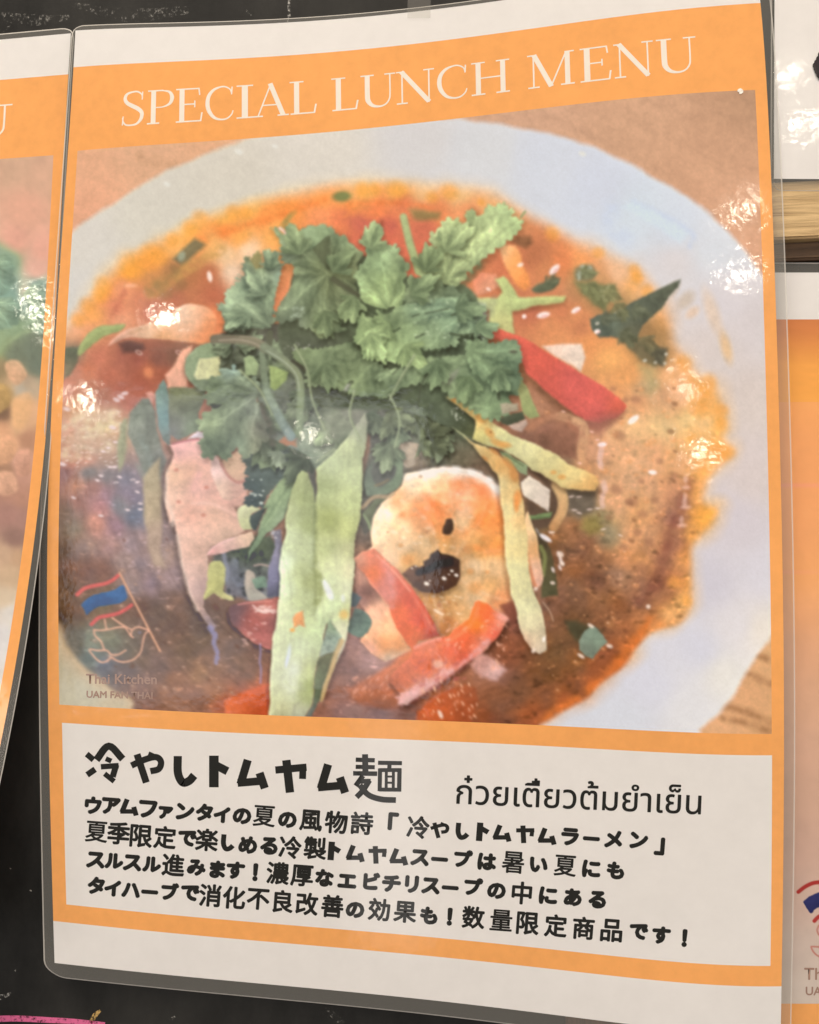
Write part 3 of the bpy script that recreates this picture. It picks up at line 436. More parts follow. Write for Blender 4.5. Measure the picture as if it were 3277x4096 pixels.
    A.fill(t5([(680, 760), (800, 640), (860, 640), (910, 760), (930, 900), (960, 1000), (1000, 1180), (960, 1350), (880, 1400), (800, 1250), (720, 1050), (670, 940)]), [(540, 1650, (112, 118, 104)), (560, 1720, (126, 130, 116)), (600, 1750, (110, 112, 100)), (640, 1850, (116, 114, 106)), (580, 1880, (132, 136, 124))], 18, 'herb_leaf', n=[(36, 26, 70), (14, 10)])
    A.stroke(t5([(780, 960), (830, 1080), (870, 1200)]), 26, (140, 152, 144), 20, .7)
    A.stroke(t5([(760, 1200), (800, 1290), (860, 1380)]), 22, (138, 142, 128), 18, .7)
    A.fill(t5([(810, 1330), (860, 1240), (940, 1150), (965, 1400), (975, 1725), (960, 1950), (1000, 2100), (900, 2080), (840, 1900), (810, 1600)]), [(600, 1920, (168, 152, 122)), (610, 2020, (176, 156, 126)), (640, 2150, (174, 148, 128))], 22, 'stalk', n=[(50, 8), (16, 5, 60)])
    A.fill(t5([(905, 600), (940, 520), (985, 468), (1010, 540), (1030, 640), (1032, 800), (1042, 930), (1040, 1045), (980, 990), (935, 860), (912, 720)]), [(640, 1570, (112, 134, 126)), (660, 1680, (112, 138, 136)), (670, 1760, (120, 128, 122))], 9, 'herb_leaf', n=[(50, 8), (10, 6)])
    A.fill(t5([(830, 590), (880, 570), (910, 610), (880, 690), (850, 640)]), (206, 152, 134), 12)
    # dark leaf blade behind, and round green slice
    A.fill(t5([(1020, 548), (1180, 540), (1340, 545), (1330, 640), (1290, 760), (1290, 900), (1180, 960), (1100, 995), (1035, 940)]), [(720, 1580, (122, 126, 92)), (740, 1620, (98, 102, 82)), (720, 1700, (112, 110, 102)), (760, 1710, (120, 138, 114)), (690, 1740, (114, 114, 112))], 10, 'herb_leaf', n=[(40, 10), (12, 7)])
    gs = sm(t5([(1165, 400), (1175, 300), (1250, 200), (1360, 145), (1450, 170), (1560, 260), (1560, 420), (1440, 520), (1330, 580), (1230, 510)]))
    A.shade(gs, -6, 10, 26, .3)
    A.fill(gs, [(760, 1470, (132, 152, 124)), (830, 1390, (126, 146, 116)), (790, 1540, (118, 132, 110))], 8, 'courgette_slice', n=[(40, 7), (10, 5)])
    A.fill(t5([(1290, 290), (1400, 280), (1500, 272), (1545, 350), (1490, 440), (1380, 470), (1270, 480), (1250, 440), (1272, 360)]), [(820, 1480, (208, 206, 158)), (880, 1490, (190, 188, 138))], 8, 'courgette_slice', n=[(30, 4)])
    # ---- pink slice (left middle)
    pk = [*t5([(1036, 1032), (1150, 1005), (1280, 985), (1345, 905), (1400, 1160), (1480, 1200), (1680, 1250), (1700, 1500), (1650, 1560)]), *tB([(300, 380), (345, 500), (380, 590), (270, 640), (110, 730), (70, 800), (80, 1000), (40, 1180)]), *tA([(1330, 760), (1320, 820), (1440, 980), (1410, 1020), (1270, 850), (1200, 700), (1150, 480), (1110, 280), (1080, 60)]), *t5([(1040, 1700), (995, 1500), (1010, 1280), (1070, 1120)])]
    A.shade(pk, -16, 6, 40, .35)
    pid = A.fill(pk, [(720, 1800, (216, 164, 158)), (780, 1790, (220, 172, 160)), (700, 1900, (214, 176, 144)), (760, 1880, (216, 168, 140)), (690, 2000, (222, 184, 160)), (800, 1960, (222, 172, 158)), (760, 2050, (222, 168, 146)), (860, 2050, (214, 172, 146)), (900, 2000, (212, 164, 148)), (720, 2150, (220, 180, 160)), (800, 2200, (220, 178, 156)), (760, 2300, (212, 176, 160)), (800, 2350, (198, 166, 158)), (790, 2440, (182, 150, 136)), (840, 2500, (150, 130, 130)), (900, 2150, (210, 174, 150)), (860, 2250, (204, 168, 150))], 9, 'shrimp_slice', n=[(90, 6), (30, 5), (10, 3)], bevel=20)
    A.stroke(tA([(1100, 200), (1130, 400), (1190, 640), (1270, 840)]), 14, (232, 204, 186), 16, .6, id=pid)
    A.stroke(t5([(1020, 1260), (1000, 1480), (1050, 1620), (1060, 1725)]), 16, (232, 206, 188), 18, .6, id=pid)
    A.stroke(t5([(1340, 1180), (1280, 1300), (1250, 1420)]), 30, (230, 176, 164), 30, .7)
    A.stroke(t6([(150, 1540), (300, 1540), (450, 1600), (560, 1660)]), 12, (232, 190, 172), 14, .7)
    for p in t5([(1110, 1525), (1325, 1640), (1090, 1250), (1350, 1400)]): A.blob(*p, 10, 8, 0, (188, 122, 104), 1, .7)
    A.fill(t5([(1180, 985), (1270, 910), (1345, 930), (1320, 970)]), (222, 206, 208), 8, 'onion_piece')
    A.stroke(t5([(1060, 1025), (1180, 1000), (1300, 985)]), 8, (190, 116, 124), 8, .7)
    A.fill(sm(t6([(345, 1115), (400, 1215), (470, 1325), (560, 1360), (615, 1350), (600, 1420), (520, 1490), (440, 1505), (380, 1450), (330, 1320), (312, 1200)])), [(860, 1880, (222, 188, 178)), (880, 1960, (216, 184, 160)), (950, 1960, (196, 154, 138))], 7, 'onion_piece', n=[(40, 5)])
    A.fill(sm(t6([(410, 1180), (480, 1140), (560, 1100), (620, 1240), (610, 1320), (520, 1345), (450, 1290)])), [(930, 1870, (204, 170, 140)), (960, 1920, (206, 166, 140))], 8, 'onion_piece', n=[(40, 4)])
    A.stroke(t6([(400, 1200), (460, 1300), (540, 1355), (610, 1345)]), 12, (176, 124, 112), 9, .8)
    # dark cluster under it
    A.fill(tB([(110, 730), (300, 700), (480, 640), (620, 600), (690, 900), (680, 1180), (560, 1190), (420, 1190), (250, 1150), (190, 1000), (120, 860)]), [(880, 2220, (80, 78, 70)), (960, 2200, (70, 80, 62)), (1040, 2200, (76, 84, 64)), (900, 2290, (122, 122, 132)), (960, 2330, (96, 98, 104)), (1040, 2300, (98, 100, 92)), (930, 2380, (126, 118, 122)), (1020, 2380, (120, 116, 118))], 24, 'mushroom_cluster', n=[(44, 34), (14, 16)], warp=(40, 14))
    A.specks(890, 2200, 1060, 2400, 26, 9, (54, 54, 54), .8, seed=7)
    A.stroke(tB([(205, 780), (220, 860), (240, 940), (230, 1000)]), 18, (140, 140, 152), 12, .7)
    A.stroke(tB([(300, 860), (290, 960), (330, 1040)]), 30, (132, 134, 146), 16, .6)
    A.fill(sm(tB([(75, 900), (110, 850), (180, 850), (215, 930), (205, 1100), (280, 1160), (270, 1190), (170, 1165), (125, 1130), (60, 1185), (35, 1180), (60, 1080)])), [(860, 2270, (188, 184, 124)), (870, 2350, (176, 172, 110)), (900, 2390, (196, 186, 134))], 9, 'greens_stem', n=[(30, 12)])
    A.fill(sm(tB([(400, 930), (470, 960), (480, 1080), (580, 1175), (520, 1195), (420, 1185), (384, 1050)])), [(990, 2320, (176, 160, 144)), (1020, 2390, (166, 160, 146))], 8, 'onion_piece', n=[(30, 7)])
    A.fill(tB([(440, 1000), (560, 980), (590, 1080), (480, 1090)]), (108, 132, 118), 10, n=[(20, 10)])
    A.stroke(tB([(470, 890), (530, 880), (600, 895)]), 8, (176, 150, 138), 6, .8)
    A.fill(tB([(620, 590), (690, 570), (700, 700), (700, 900), (690, 1165), (580, 1165), (590, 960), (620, 800), (640, 720)]), [(1110, 2130, (110, 104, 110)), (1100, 2200, (140, 134, 150)), (1090, 2300, (126, 122, 144)), (1090, 2370, (92, 90, 104))], 8, 'onion_piece', n=[(40, 10, 80), (12, 6)])
    A.specks(1085, 2120, 1112, 2155, 12, 4, (190, 186, 186), .8, seed=8)
    A.fill(tB([(60, 795), (110, 720), (200, 670), (300, 630), (440, 590), (465, 650), (420, 730), (250, 765), (130, 790)]), [(840, 2205, (212, 158, 150)), (900, 2170, (206, 170, 156)), (1000, 2140, (212, 180, 152))], 6, 'shrimp_tail', n=[(40, 6), (12, 4)])
    A.stroke(tB([(70, 790), (120, 730), (290, 650)]), 5, (232, 190, 184), 5, .7)
    A.fill(sm(tB([(325, 420), (380, 362), (460, 370), (520, 410), (440, 450), (455, 560), (400, 575), (350, 560)])), [(960, 2040, (196, 194, 156)), (980, 2100, (190, 190, 142))], 7, 'greens_stem', n=[(30, 6)])
    # glossy red shell piece
    rs = sm(tB([(255, 1260), (340, 1205), (480, 1195), (600, 1185), (700, 1185), (680, 1400), (640, 1610), (540, 1590), (440, 1545), (350, 1460), (270, 1390)]))
    A.shade(rs, -8, 10, 30, .4)
    A.fill(rs, [(960, 2440, (92, 76, 78)), (940, 2480, (84, 72, 76)), (1000, 2480, (186, 94, 80)), (1060, 2440, (196, 118, 100)), (1060, 2500, (168, 88, 78)), (1090, 2490, (110, 76, 74)), (1000, 2560, (200, 124, 110)), (1060, 2580, (190, 112, 100)), (1040, 2540, (164, 90, 84))], 8, 'shrimp_shell', n=[(40, 14), (12, 10)])
    A.specks(1010, 2425, 1110, 2450, 34, 4, (232, 196, 184), .8, 4, 2.6, 9)
    A.specks(960, 2440, 1080, 2600, 18, 4, (222, 176, 164), .6, 20, 2, 10)
    A.stroke(tB([(330, 1225), (460, 1205), (620, 1195)]), 5, (216, 140, 124), 6, .8)
    # blue-white reflected streaks in the broth
    A.stroke(tB([(85, 1420), (130, 1500), (120, 1560), (150, 1640), (140, 1725)]), (20, 16), (146, 142, 182), 10, .7, rnd=.8)
    A.stroke(tF([(405, 800), (410, 900), (400, 1000), (415, 1080), (410, 1240)]), 6, (150, 140, 190), 8, .8)
    A.fill(tF([(0, 1440), (200, 1360), (420, 1270), (520, 1240), (520, 1640), (0, 1640)]), [(920, 2830, (204, 106, 68)), (1000, 2790, (196, 94, 58)), (1060, 2760, (190, 92, 58)), (1060, 2840, (178, 78, 50))], 20, 'red_pepper_strip', n=[(30, 10)])
    # ---- herb mass and shadows behind the leaves
    A.fill(sm(t2([(105, 1400), (300, 1340), (640, 1270), (950, 1260), (1320, 1240), (1380, 1500), (1200, 1560), (700, 1560), (420, 1725), (240, 1640), (130, 1490)])), [(870, 1370, (92, 88, 74)), (920, 1440, (84, 82, 76)), (1000, 1350, (112, 116, 96)), (1100, 1380, (96, 92, 80)), (1200, 1350, (92, 90, 80)), (1350, 1320, (98, 100, 78)), (1400, 1400, (94, 96, 78)), (1180, 1400, (106, 98, 84))], 12, 'herb_mass', n=[(50, 12), (16, 12)])
    dark = [*t6([(340, 180), (800, 150), (1000, 250), (1120, 500), (1400, 600), (1640, 640), (1690, 800), (1680, 1100), (1600, 1500), (1580, 1725)]), *t7([(520, 1500), (560, 1600), (620, 1550), (640, 1330), (740, 1260), (900, 1130), (1000, 1040), (1300, 1000), (1480, 1020), (1640, 1130), (1700, 1250), (1740, 1000), (1500, 600), (1100, 280), (700, 380), (300, 300)]), *t6([(1000, 900), (860, 1060), (740, 1040), (700, 500), (480, 420), (420, 300)])]
    A.fill(dark, [(960, 1450, (110, 118, 104)), (1050, 1500, (116, 128, 108)), (1150, 1620, (104, 108, 94)), (1240, 1600, (104, 106, 90)), (1350, 1640, (100, 104, 88)), (1450, 1680, (118, 118, 102)), (1500, 1780, (96, 94, 84)), (1520, 1900, (96, 94, 82)), (1480, 2050, (92, 86, 76)), (1600, 1800, (120, 124, 106)), (1700, 1740, (112, 116, 96)), (1750, 1850, (98, 100, 82)), (1680, 1870, (136, 116, 98)), (1850, 1850, (104, 96, 76)), (1900, 1900, (118, 92, 74)), (1280, 1700, (122, 126, 110)), (1200, 1750, (124, 134, 124)), (1300, 1800, (128, 140, 124)), (1720, 1640, (94, 102, 80)), (1850, 1700, (84, 94, 74)), (1640, 1600, (96, 94, 84))], 10, 'herb_mass', n=[(60, 12), (20, 16), (8, 8)])
    A.fill(t6([(1100, 500), (1500, 560), (1720, 640), (1700, 900), (1560, 1100), (1300, 1250), (1060, 1260), (1030, 900)]), [(1240, 1560, (108, 112, 94)), (1300, 1650, (100, 106, 88)), (1400, 1640, (104, 106, 90)), (1450, 1600, (112, 116, 96)), (1200, 1720, (124, 138, 124)), (1280, 1760, (126, 138, 120)), (1380, 1720, (118, 122, 106)), (1340, 1820, (124, 130, 108)), (1220, 1840, (112, 126, 112))], 20, 'herb_mass', n=[(50, 10), (14, 12)], crease=8)
    # ---- the right part of the shell, prawn
    A.fill(sm(tC([(1520, 420), (1570, 540), (1620, 680), (1650, 850), (1672, 1010), (1610, 1080), (1560, 1000), (1530, 850), (1500, 600)])), [(2120, 2120, (232, 196, 148)), (2140, 2200, (212, 156, 102)), (2140, 2280, (226, 180, 150)), (2160, 2330, (222, 168, 144))], 7, 'prawn', n=[(40, 6), (12, 4)])
    A.stroke(tC([(1530, 790), (1545, 880), (1575, 1000), (1600, 1070)]), 12, (190, 112, 74), 10, .8)
    pr = [*tC([(330, 300), (440, 200), (490, 95), (600, 72), (720, 44), (850, 42), (960, 40), (1090, 72), (1200, 128), (1300, 215), (1340, 330), (1360, 600), (1390, 800), (1430, 1050), (1450, 1300), (1300, 1400), (1000, 1500), (760, 1560), (560, 1600), (420, 1680), (300, 1720), (180, 1640), (90, 1540), (110, 1400), (130, 1270), (60, 1200), (40, 1000), (60, 850), (190, 720), (180, 590), (200, 480), (240, 400)])]
    A.shade(pr, -10, -10, 24, .3)
    prc = [(1640, 1920, (232, 212, 178)), (1720, 1890, (232, 220, 198)), (1840, 1880, (230, 222, 206)), (1950, 1910, (230, 216, 204)), (1990, 1960, (228, 208, 194)), (1600, 1990, (236, 184, 132)), (1700, 1960, (236, 206, 160)), (1780, 1950, (236, 190, 144)), (1540, 2060, (232, 214, 178)), (1520, 2140, (234, 208, 168)), (1600, 2100, (238, 200, 152)), (1680, 2040, (236, 156, 94)), (1740, 2050, (232, 140, 82)), (1780, 2000, (236, 186, 142)), (1830, 1960, (236, 158, 116)), (1920, 1970, (232, 136, 94)), (1860, 2030, (236, 186, 146)), (1960, 2020, (232, 146, 86)), (1930, 2080, (230, 142, 72)), (1850, 2100, (238, 196, 148)), (2000, 2080, (226, 138, 72)), (1700, 2110, (236, 166, 108)), (1620, 2180, (236, 198, 152)), (1560, 2230, (234, 196, 156)), (1700, 2170, (238, 196, 142)), (1780, 2160, (234, 174, 108)), (1900, 2150, (232, 180, 116)), (1990, 2180, (222, 146, 76)), (1840, 2200, (214, 162, 112)), (1920, 2200, (222, 156, 86)), (1900, 2260, (234, 198, 156)), (1980, 2270, (230, 186, 136)), (1640, 2240, (226, 170, 102)), (1880, 2330, (232, 188, 138)), (1960, 2340, (228, 172, 112)), (1800, 2360, (228, 180, 122)), (1740, 2400, (206, 148, 90)), (1780, 2440, (212, 156, 98)), (1900, 2400, (232, 190, 144)), (2000, 2400, (200, 130, 86)), (1720, 2450, (200, 138, 84)), (1800, 2500, (190, 124, 74)), (1860, 2460, (218, 166, 112)), (2040, 2450, (128, 76, 60)), (1780, 2540, (176, 112, 70)), (1480, 2250, (170, 110, 92)), (1440, 2310, (178, 128, 106)), (1470, 2370, (110, 74, 62)), (1440, 2400, (160, 116, 104)), (1500, 2450, (226, 168, 136)), (1480, 2520, (232, 168, 126)), (1560, 2500, (230, 166, 120)), (1540, 2580, (222, 146, 90)), (1480, 2600, (224, 160, 130)), (1560, 2640, (226, 190, 160)), (1620, 2640, (230, 196, 170)), (1500, 2680, (206, 150, 128)), (1600, 2580, (206, 134, 82))]
    pr_id = A.fill(pr, prc, 8, 'prawn', n=[(60, 6), (22, 7), (8, 4)], eps=24., warp=(40, 5), mot=4)
    s = A.sel(1380, 1840, 2120, 2680); x, y = X[s], Y[s]; m = (A.id[s] == pr_id).astype(np.float32)
    r_ = np.hypot(x - 1765, (y - 2270)); t_ = np.arctan2(y - 2270, x - 1765); wob = .25 * A.noise(x, y, 120, seed=4, octv=2)
    seg = np.cos((t_ + wob) * 9 + r_ / 130); fib = A.noise(r_, t_ * 260, 16, 60, 8, 2)
    A.col[s] *= (1 + m * (.035 * seg + .07 * fib - .03 * np.exp(-((np.abs(seg + 1)) / .03)) * np.clip((r_ - 90) / 60, 0, 1) + .10 * np.exp(-((r_ - 300) / 60)**2) - .12 * np.exp(-((r_ - 110) / 60)**2)))[..., None]
    A.specks(1540, 1960, 1980, 2200, 40, 5, (250, 236, 214), .35, 20, 2.0, 71); A.specks(1640, 2380, 1960, 2480, 24, 4, (250, 232, 206), .5, 10, 2.2, 72)
    pt = np.clip(A.noise(x, y, 75, seed=17, octv=3) * 1.3 + .25, 0, 1) * np.exp(-((x - 1800) / 210)**2 - ((y - 2040) / 120)**2) * m
    A.col[s] = A.col[s] * (1 - .75 * pt[..., None]) + np.array([232, 124, 66], np.float32) * .75 * pt[..., None]
    for q_ in ([(945, 850), (1080, 800), (1220, 770), (1350, 765)], [(930, 800), (1040, 640), (1130, 500), (1190, 350)], [(760, 750), (730, 620), (660, 500), (560, 420)], [(880, 560), (890, 400), (880, 280), (850, 150)], [(470, 930), (360, 820), (260, 740), (190, 690)], [(930, 1010), (1080, 1100), (1240, 1170), (1400, 1200)], [(700, 1140), (760, 1250), (800, 1380)]):
        A.stroke(tC([(u_ + 7, v_ + 9) for u_, v_ in q_]), (5, 9), (200, 128, 74), 20, .32); A.stroke(tC([(u_ - 6, v_ - 8) for u_, v_ in q_]), (6, 12), (248, 224, 192), 24, .35)
    A.stroke(tC([(210, 640), (200, 520), (250, 420), (340, 320)]), (14, 18), (244, 226, 200), 24, .6)
    A.stroke(tC([(470, 130), (640, 90), (860, 60), (1060, 90), (1200, 160), (1280, 240)]), (26, 34), (240, 232, 220), 22, .95, id=pr_id)
    for a, w, al in (([(640, 280), (720, 340), (800, 380), (870, 400), (860, 470)], 16, .7), ([(440, 460), (560, 450), (640, 440)], 14, .55), ([(680, 500), (740, 540), (800, 590)], 22, .6), ([(1160, 240), (1190, 380), (1110, 500), (1020, 610)], 24, .6), ([(1040, 750), (1180, 750), (1340, 740)], 30, .6), ([(880, 190), (1000, 170), (1130, 210)], 26, .6)):
        A.stroke(tC(a), w, (230, 126, 66), 44, al)
    for (x, y, r) in ((610, 120, 6), (1040, 940, 12), (1185, 945, 7), (665, 600, 5), (440, 715, 8), (1150, 660, 12), (455, 445, 10), (325, 600, 4), (1080, 1080, 22), (500, 840, 18)): A.blob(*tC([(x, y)])[0], r * 1.2, r, 0, (210, 136, 74) if r > 6 else (150, 96, 60), 1.3, .5)
    A.stroke(tC([(730, 1270), (780, 1300), (800, 1310)]), 10, (238, 206, 176), 8, .8)
    A.specks(1725, 2400, 1830, 2500, 26, 5, (176, 108, 60), .6, 30, 1.6, 12)
    # vein spot + wood-ear mushroom
    A.fill(sm(tC([(820, 540), (845, 490), (885, 488), (900, 530), (892, 590), (850, 632), (808, 622), (805, 580)])), (76, 58, 48), 7, 'mushroom_piece', n=[(16, 26)])
    mu = tC([(640, 850), (690, 825), (705, 790), (765, 755), (795, 795), (900, 812), (948, 840), (945, 990), (910, 1060), (840, 1110), (740, 1135), (620, 1120), (540, 1065), (500, 1000), (455, 965), (520, 905), (580, 885), (600, 905), (650, 880)])
    A.shade(mu, 4, 14, 24, .3)
    A.fill(mu, [(1740, 2240, (50, 42, 38)), (1800, 2250, (60, 46, 40)), (1700, 2270, (56, 44, 38)), (1660, 2290, (124, 88, 68)), (1720, 2330, (104, 72, 54)), (1800, 2310, (88, 58, 44)), (1680, 2350, (78, 56, 46)), (1760, 2360, (74, 50, 42))], 8, 'mushroom_piece', n=[(30, 14), (10, 10)])
    A.stroke(tC([(590, 950), (680, 920), (760, 880), (860, 860)]), (26, 36), (46, 40, 36), 12, .85)
    for (x, y, r) in ((880, 935, 5), (918, 972, 6), (812, 1000, 7), (855, 965, 3), (662, 1045, 8), (690, 1020, 3), (570, 895, 3), (535, 912, 3)): A.blob(*tC([(x, y)])[0], r * 1.4, r, 20, (240, 226, 210), .7, .95)
    # ---- green skin piece left of prawn, cucumber etc.
    A.fill(sm(tB([(1330, 1290), (1345, 1250), (1430, 1290), (1478, 1350), (1470, 1420), (1400, 1505), (1300, 1470), (1270, 1430)])), [(1420, 2460, (86, 98, 90)), (1440, 2500, (72, 82, 76)), (1470, 2500, (120, 146, 130)), (1460, 2530, (106, 128, 116))], 7, 'cucumber_skin', n=[(24, 12), (8, 8)])
    A.fill(tB([(1300, 1100), (1370, 1130), (1400, 1170), (1360, 1240), (1300, 1240)]), (84, 92, 92), 10, n=[(20, 8)])
    ring = sm(t7([(670, 830), (780, 850), (890, 870), (880, 960), (895, 1060), (870, 1160), (770, 1235), (640, 1255), (560, 1240), (560, 1080), (640, 950)]))
    A.shade(ring, -8, 8, 24, .3)
    A.fill(ring, [(1550, 1820, (116, 132, 110)), (1600, 1880, (112, 130, 106)), (1580, 1950, (114, 132, 108)), (1500, 1960, (108, 120, 104)), (1490, 1880, (100, 104, 94))], 7, 'coriander_leaf', n=[(34, 10), (10, 7)])
    A.fill(sm(t7([(650, 940), (740, 930), (790, 1000), (830, 1020), (820, 1090), (740, 1160), (660, 1180), (620, 1080)])), (98, 98, 88), 14, n=[(22, 12)])
    A.stroke(t7([(650, 1170), (710, 1150), (760, 1120)]), 10, (136, 118, 88), 8, .7)
    A.fill(t7([(640, 1290), (700, 1280), (760, 1280), (660, 1350), (620, 1450), (600, 1540), (575, 1480), (540, 1400), (600, 1340)]), (104, 108, 84), 8, n=[(22, 10)])
    A.stroke(t7([(540, 1360), (640, 1270), (760, 1265), (800, 1240)]), 16, (182, 156, 122), 8, .8)
    A.stroke(t7([(550, 1420), (590, 1490), (605, 1540)]), 10, (140, 156, 116), 7, .8)
    A.fill(sm(t7([(838, 850), (900, 800), (1020, 818), (1052, 900), (1000, 980), (925, 1012), (888, 980), (893, 885)])), [(1630, 1800, (168, 152, 130)), (1660, 1850, (178, 160, 138))], 6, 'onion_piece', n=[(14, 12), (40, 6)])
    A.fill(t7([(685, 670), (722, 585), (830, 560), (950, 600), (930, 750), (840, 760), (722, 745)]), [(1540, 1700, (136, 150, 128)), (1600, 1720, (150, 160, 140))], 8, 'coriander_leaf', n=[(20, 10)])
    A.fill(t7([(960, 600), (1150, 600), (1300, 680), (1300, 940), (1180, 860), (1000, 780)]), [(1700, 1720, (116, 122, 102)), (1780, 1780, (102, 108, 86)), (1760, 1830, (106, 112, 88))], 10, 'herb_mass', n=[(40, 10), (12, 10)])
    # green leaf left of the strips
    gl_ = tB([(835, 75), (870, 140), (810, 250), (760, 350), (735, 470), (640, 560), (560, 620), (500, 720), (440, 800), (400, 870), (425, 770), (480, 650), (520, 520), (590, 390), (550, 400), (610, 290), (690, 170), (760, 110)])
    dl = t6([(575, 1160), (650, 1110), (760, 1075), (870, 1060), (1060, 1060), (1060, 1230), (1000, 1290), (900, 1370), (830, 1450), (780, 1520), (770, 1575), (700, 1570), (610, 1550), (600, 1490), (660, 1440), (590, 1410), (600, 1340), (640, 1310), (590, 1290), (620, 1230)])
    A.fill(teeth(dl, 24, 8, 3), [(1000, 1850, (84, 92, 86)), (1080, 1870, (92, 104, 96)), (1150, 1840, (112, 124, 118)), (1020, 1960, (70, 80, 78)), (1080, 1980, (88, 98, 88)), (1010, 2010, (72, 80, 80))], 7, 'coriander_leaf', n=[(60, 12, 24), (14, 9)])
    A.specks(1000, 1900, 1060, 2015, 10, 4, (216, 220, 210), .9, 0, 1.3, 14)
    A.fill(sm(tB([(430, 470), (540, 400), (580, 380), (520, 500), (480, 580), (440, 560)])), (72, 80, 76), 7, n=[(16, 14)])
    A.shade(gl_, -6, 12, 24, .35)
    A.fill(gl_, [(1170, 1920, (126, 144, 108)), (1120, 1980, (122, 146, 112)), (1080, 2060, (118, 142, 108)), (1120, 2080, (130, 148, 124)), (1040, 2150, (116, 140, 114)), (1000, 2230, (112, 134, 112))], 7, 'coriander_leaf', n=[(50, 8), (12, 7)], veins=[(tB([(820, 120), (640, 380), (520, 600), (430, 800)]), 4, -14), (tB([(700, 330), (640, 450), (540, 560)]), 3, 12)])
    gl = np.random.default_rng(404)
    def scatter(n, box, sizes, cols, seed, sh=.35, id_name='coriander_leaf', inside=None, down=None):
        gg = np.random.default_rng(seed)
        P_ = sorted([(box[0] + (box[2] - box[0]) * gg.random(), box[1] + (box[3] - box[1]) * gg.random()) for _ in range(n)], key=lambda p: p[1] * (1 if down else -1))
        for k, (x_, y_) in enumerate(P_):
            if inside is not None and A.sdf(inside, np.array([[x_]]), np.array([[y_]]))[0, 0] > 0: continue
            sz = sizes[0] + (sizes[1] - sizes[0]) * gg.random(); an = gg.random() * 6.28 if down is None else down + gg.normal() * .9
            Q = leaflet(sz, an, seed * 100 + k, .7 + .5 * gg.random()) + (x_, y_)
            c0 = np.array(cols[gg.integers(len(cols))]) * (.86 + .28 * gg.random())
            A.shade(Q, 4, 9, 26, sh)
            A.fill(Q, [(x_, y_, c0 * .82), (x_ + sz * math.cos(an), y_ + sz * math.sin(an), c0 * 1.08)], 5, id_name, n=[(30, 8), (10, 7)], hub=(x_, y_), crease=7, eps=30.)
    core = np.array([(1080, 1330), (1300, 1300), (1500, 1480), (1900, 1500), (1760, 1800), (1560, 1780), (1440, 1640), (1330, 1760), (1180, 1860), (1040, 1840), (980, 1600), (1000, 1450)], float)
    scatter(46, (980, 1300, 1900, 1860), (70, 150), [(112, 122, 98), (100, 112, 88), (120, 134, 108), (92, 102, 82), (126, 136, 116)], 61, .4, inside=core, down=1.4)
    scatter(14, (1540, 1560, 1800, 1800), (60, 120), [(104, 112, 86), (92, 98, 74)], 62, .4, down=1.2)
    scatter(14, (880, 1340, 1120, 1520), (50, 100), [(104, 110, 90), (120, 134, 108)], 63, .4)
    # ---- large cucumber strips
    rgt = [*t7([(565, 540), (590, 650), (570, 800), (545, 950), (545, 1080), (530, 1250), (515, 1440), (490, 1590), (470, 1725)]), *tB([(1335, 760), (1325, 1000), (1305, 1240), (1285, 1400), (1240, 1600)]), *tF([(1360, 860), (1290, 1000), (1220, 1180), (1180, 1320), (1110, 1480), (1100, 1440), (1130, 1290), (1200, 1080), (1270, 880), (1330, 720), (1230, 520), (1180, 560), (1080, 900), (1030, 800), (1020, 400)]), *tB([(1000, 1150), (985, 700), (990, 330), (1005, 200), (1010, 60)]), *t7([(170, 1000), (280, 900), (370, 800), (450, 700), (520, 620)])]
    A.shade(rgt, 10, 8, 30, .3)
    cid = A.fill(rgt, [(1440, 1720, (164, 168, 140)), (1400, 1800, (176, 184, 142)), (1330, 1850, (160, 170, 134)), (1420, 1900, (186, 196, 150)), (1300, 1950, (150, 160, 114)), (1380, 2000, (184, 194, 138)), (1320, 2080, (152, 160, 98)), (1390, 2120, (182, 188, 124)), (1300, 2200, (166, 174, 124)), (1400, 2200, (186, 186, 138)), (1340, 2260, (198, 202, 158)), (1400, 2280, (214, 208, 168)), (1320, 2330, (196, 206, 170)), (1390, 2360, (206, 208, 174)), (1280, 2350, (150, 158, 110)), (1340, 2420, (186, 204, 166)), (1390, 2450, (196, 196, 140)), (1300, 2500, (176, 194, 154)), (1370, 2520, (206, 204, 172)), (1360, 2600, (196, 186, 168)), (1330, 2680, (164, 140, 104)), (1300, 2780, (158, 132, 96))], 6, 'cucumber_strip', n=[(60, 6, 130), (30, 6), (8, 8, 90)], bevel=24, eps=30.)
    lft = [*tB([(835, 110), (880, 70), (940, 90), (985, 160), (995, 400), (1000, 800), (1000, 1150), (1015, 1250)]), *tF([(1040, 460), (1130, 620), (1130, 780), (1090, 960), (1040, 1080), (1020, 1250), (1015, 1400), (990, 1530), (930, 1640), (515, 1640), (500, 1300), (515, 1060), (545, 850), (560, 700), (600, 480), (615, 300)]), *tB([(690, 1000), (692, 740), (735, 620), (740, 500), (755, 380), (800, 240)])]
    A.shade(lft, -6, 6, 18, .3)
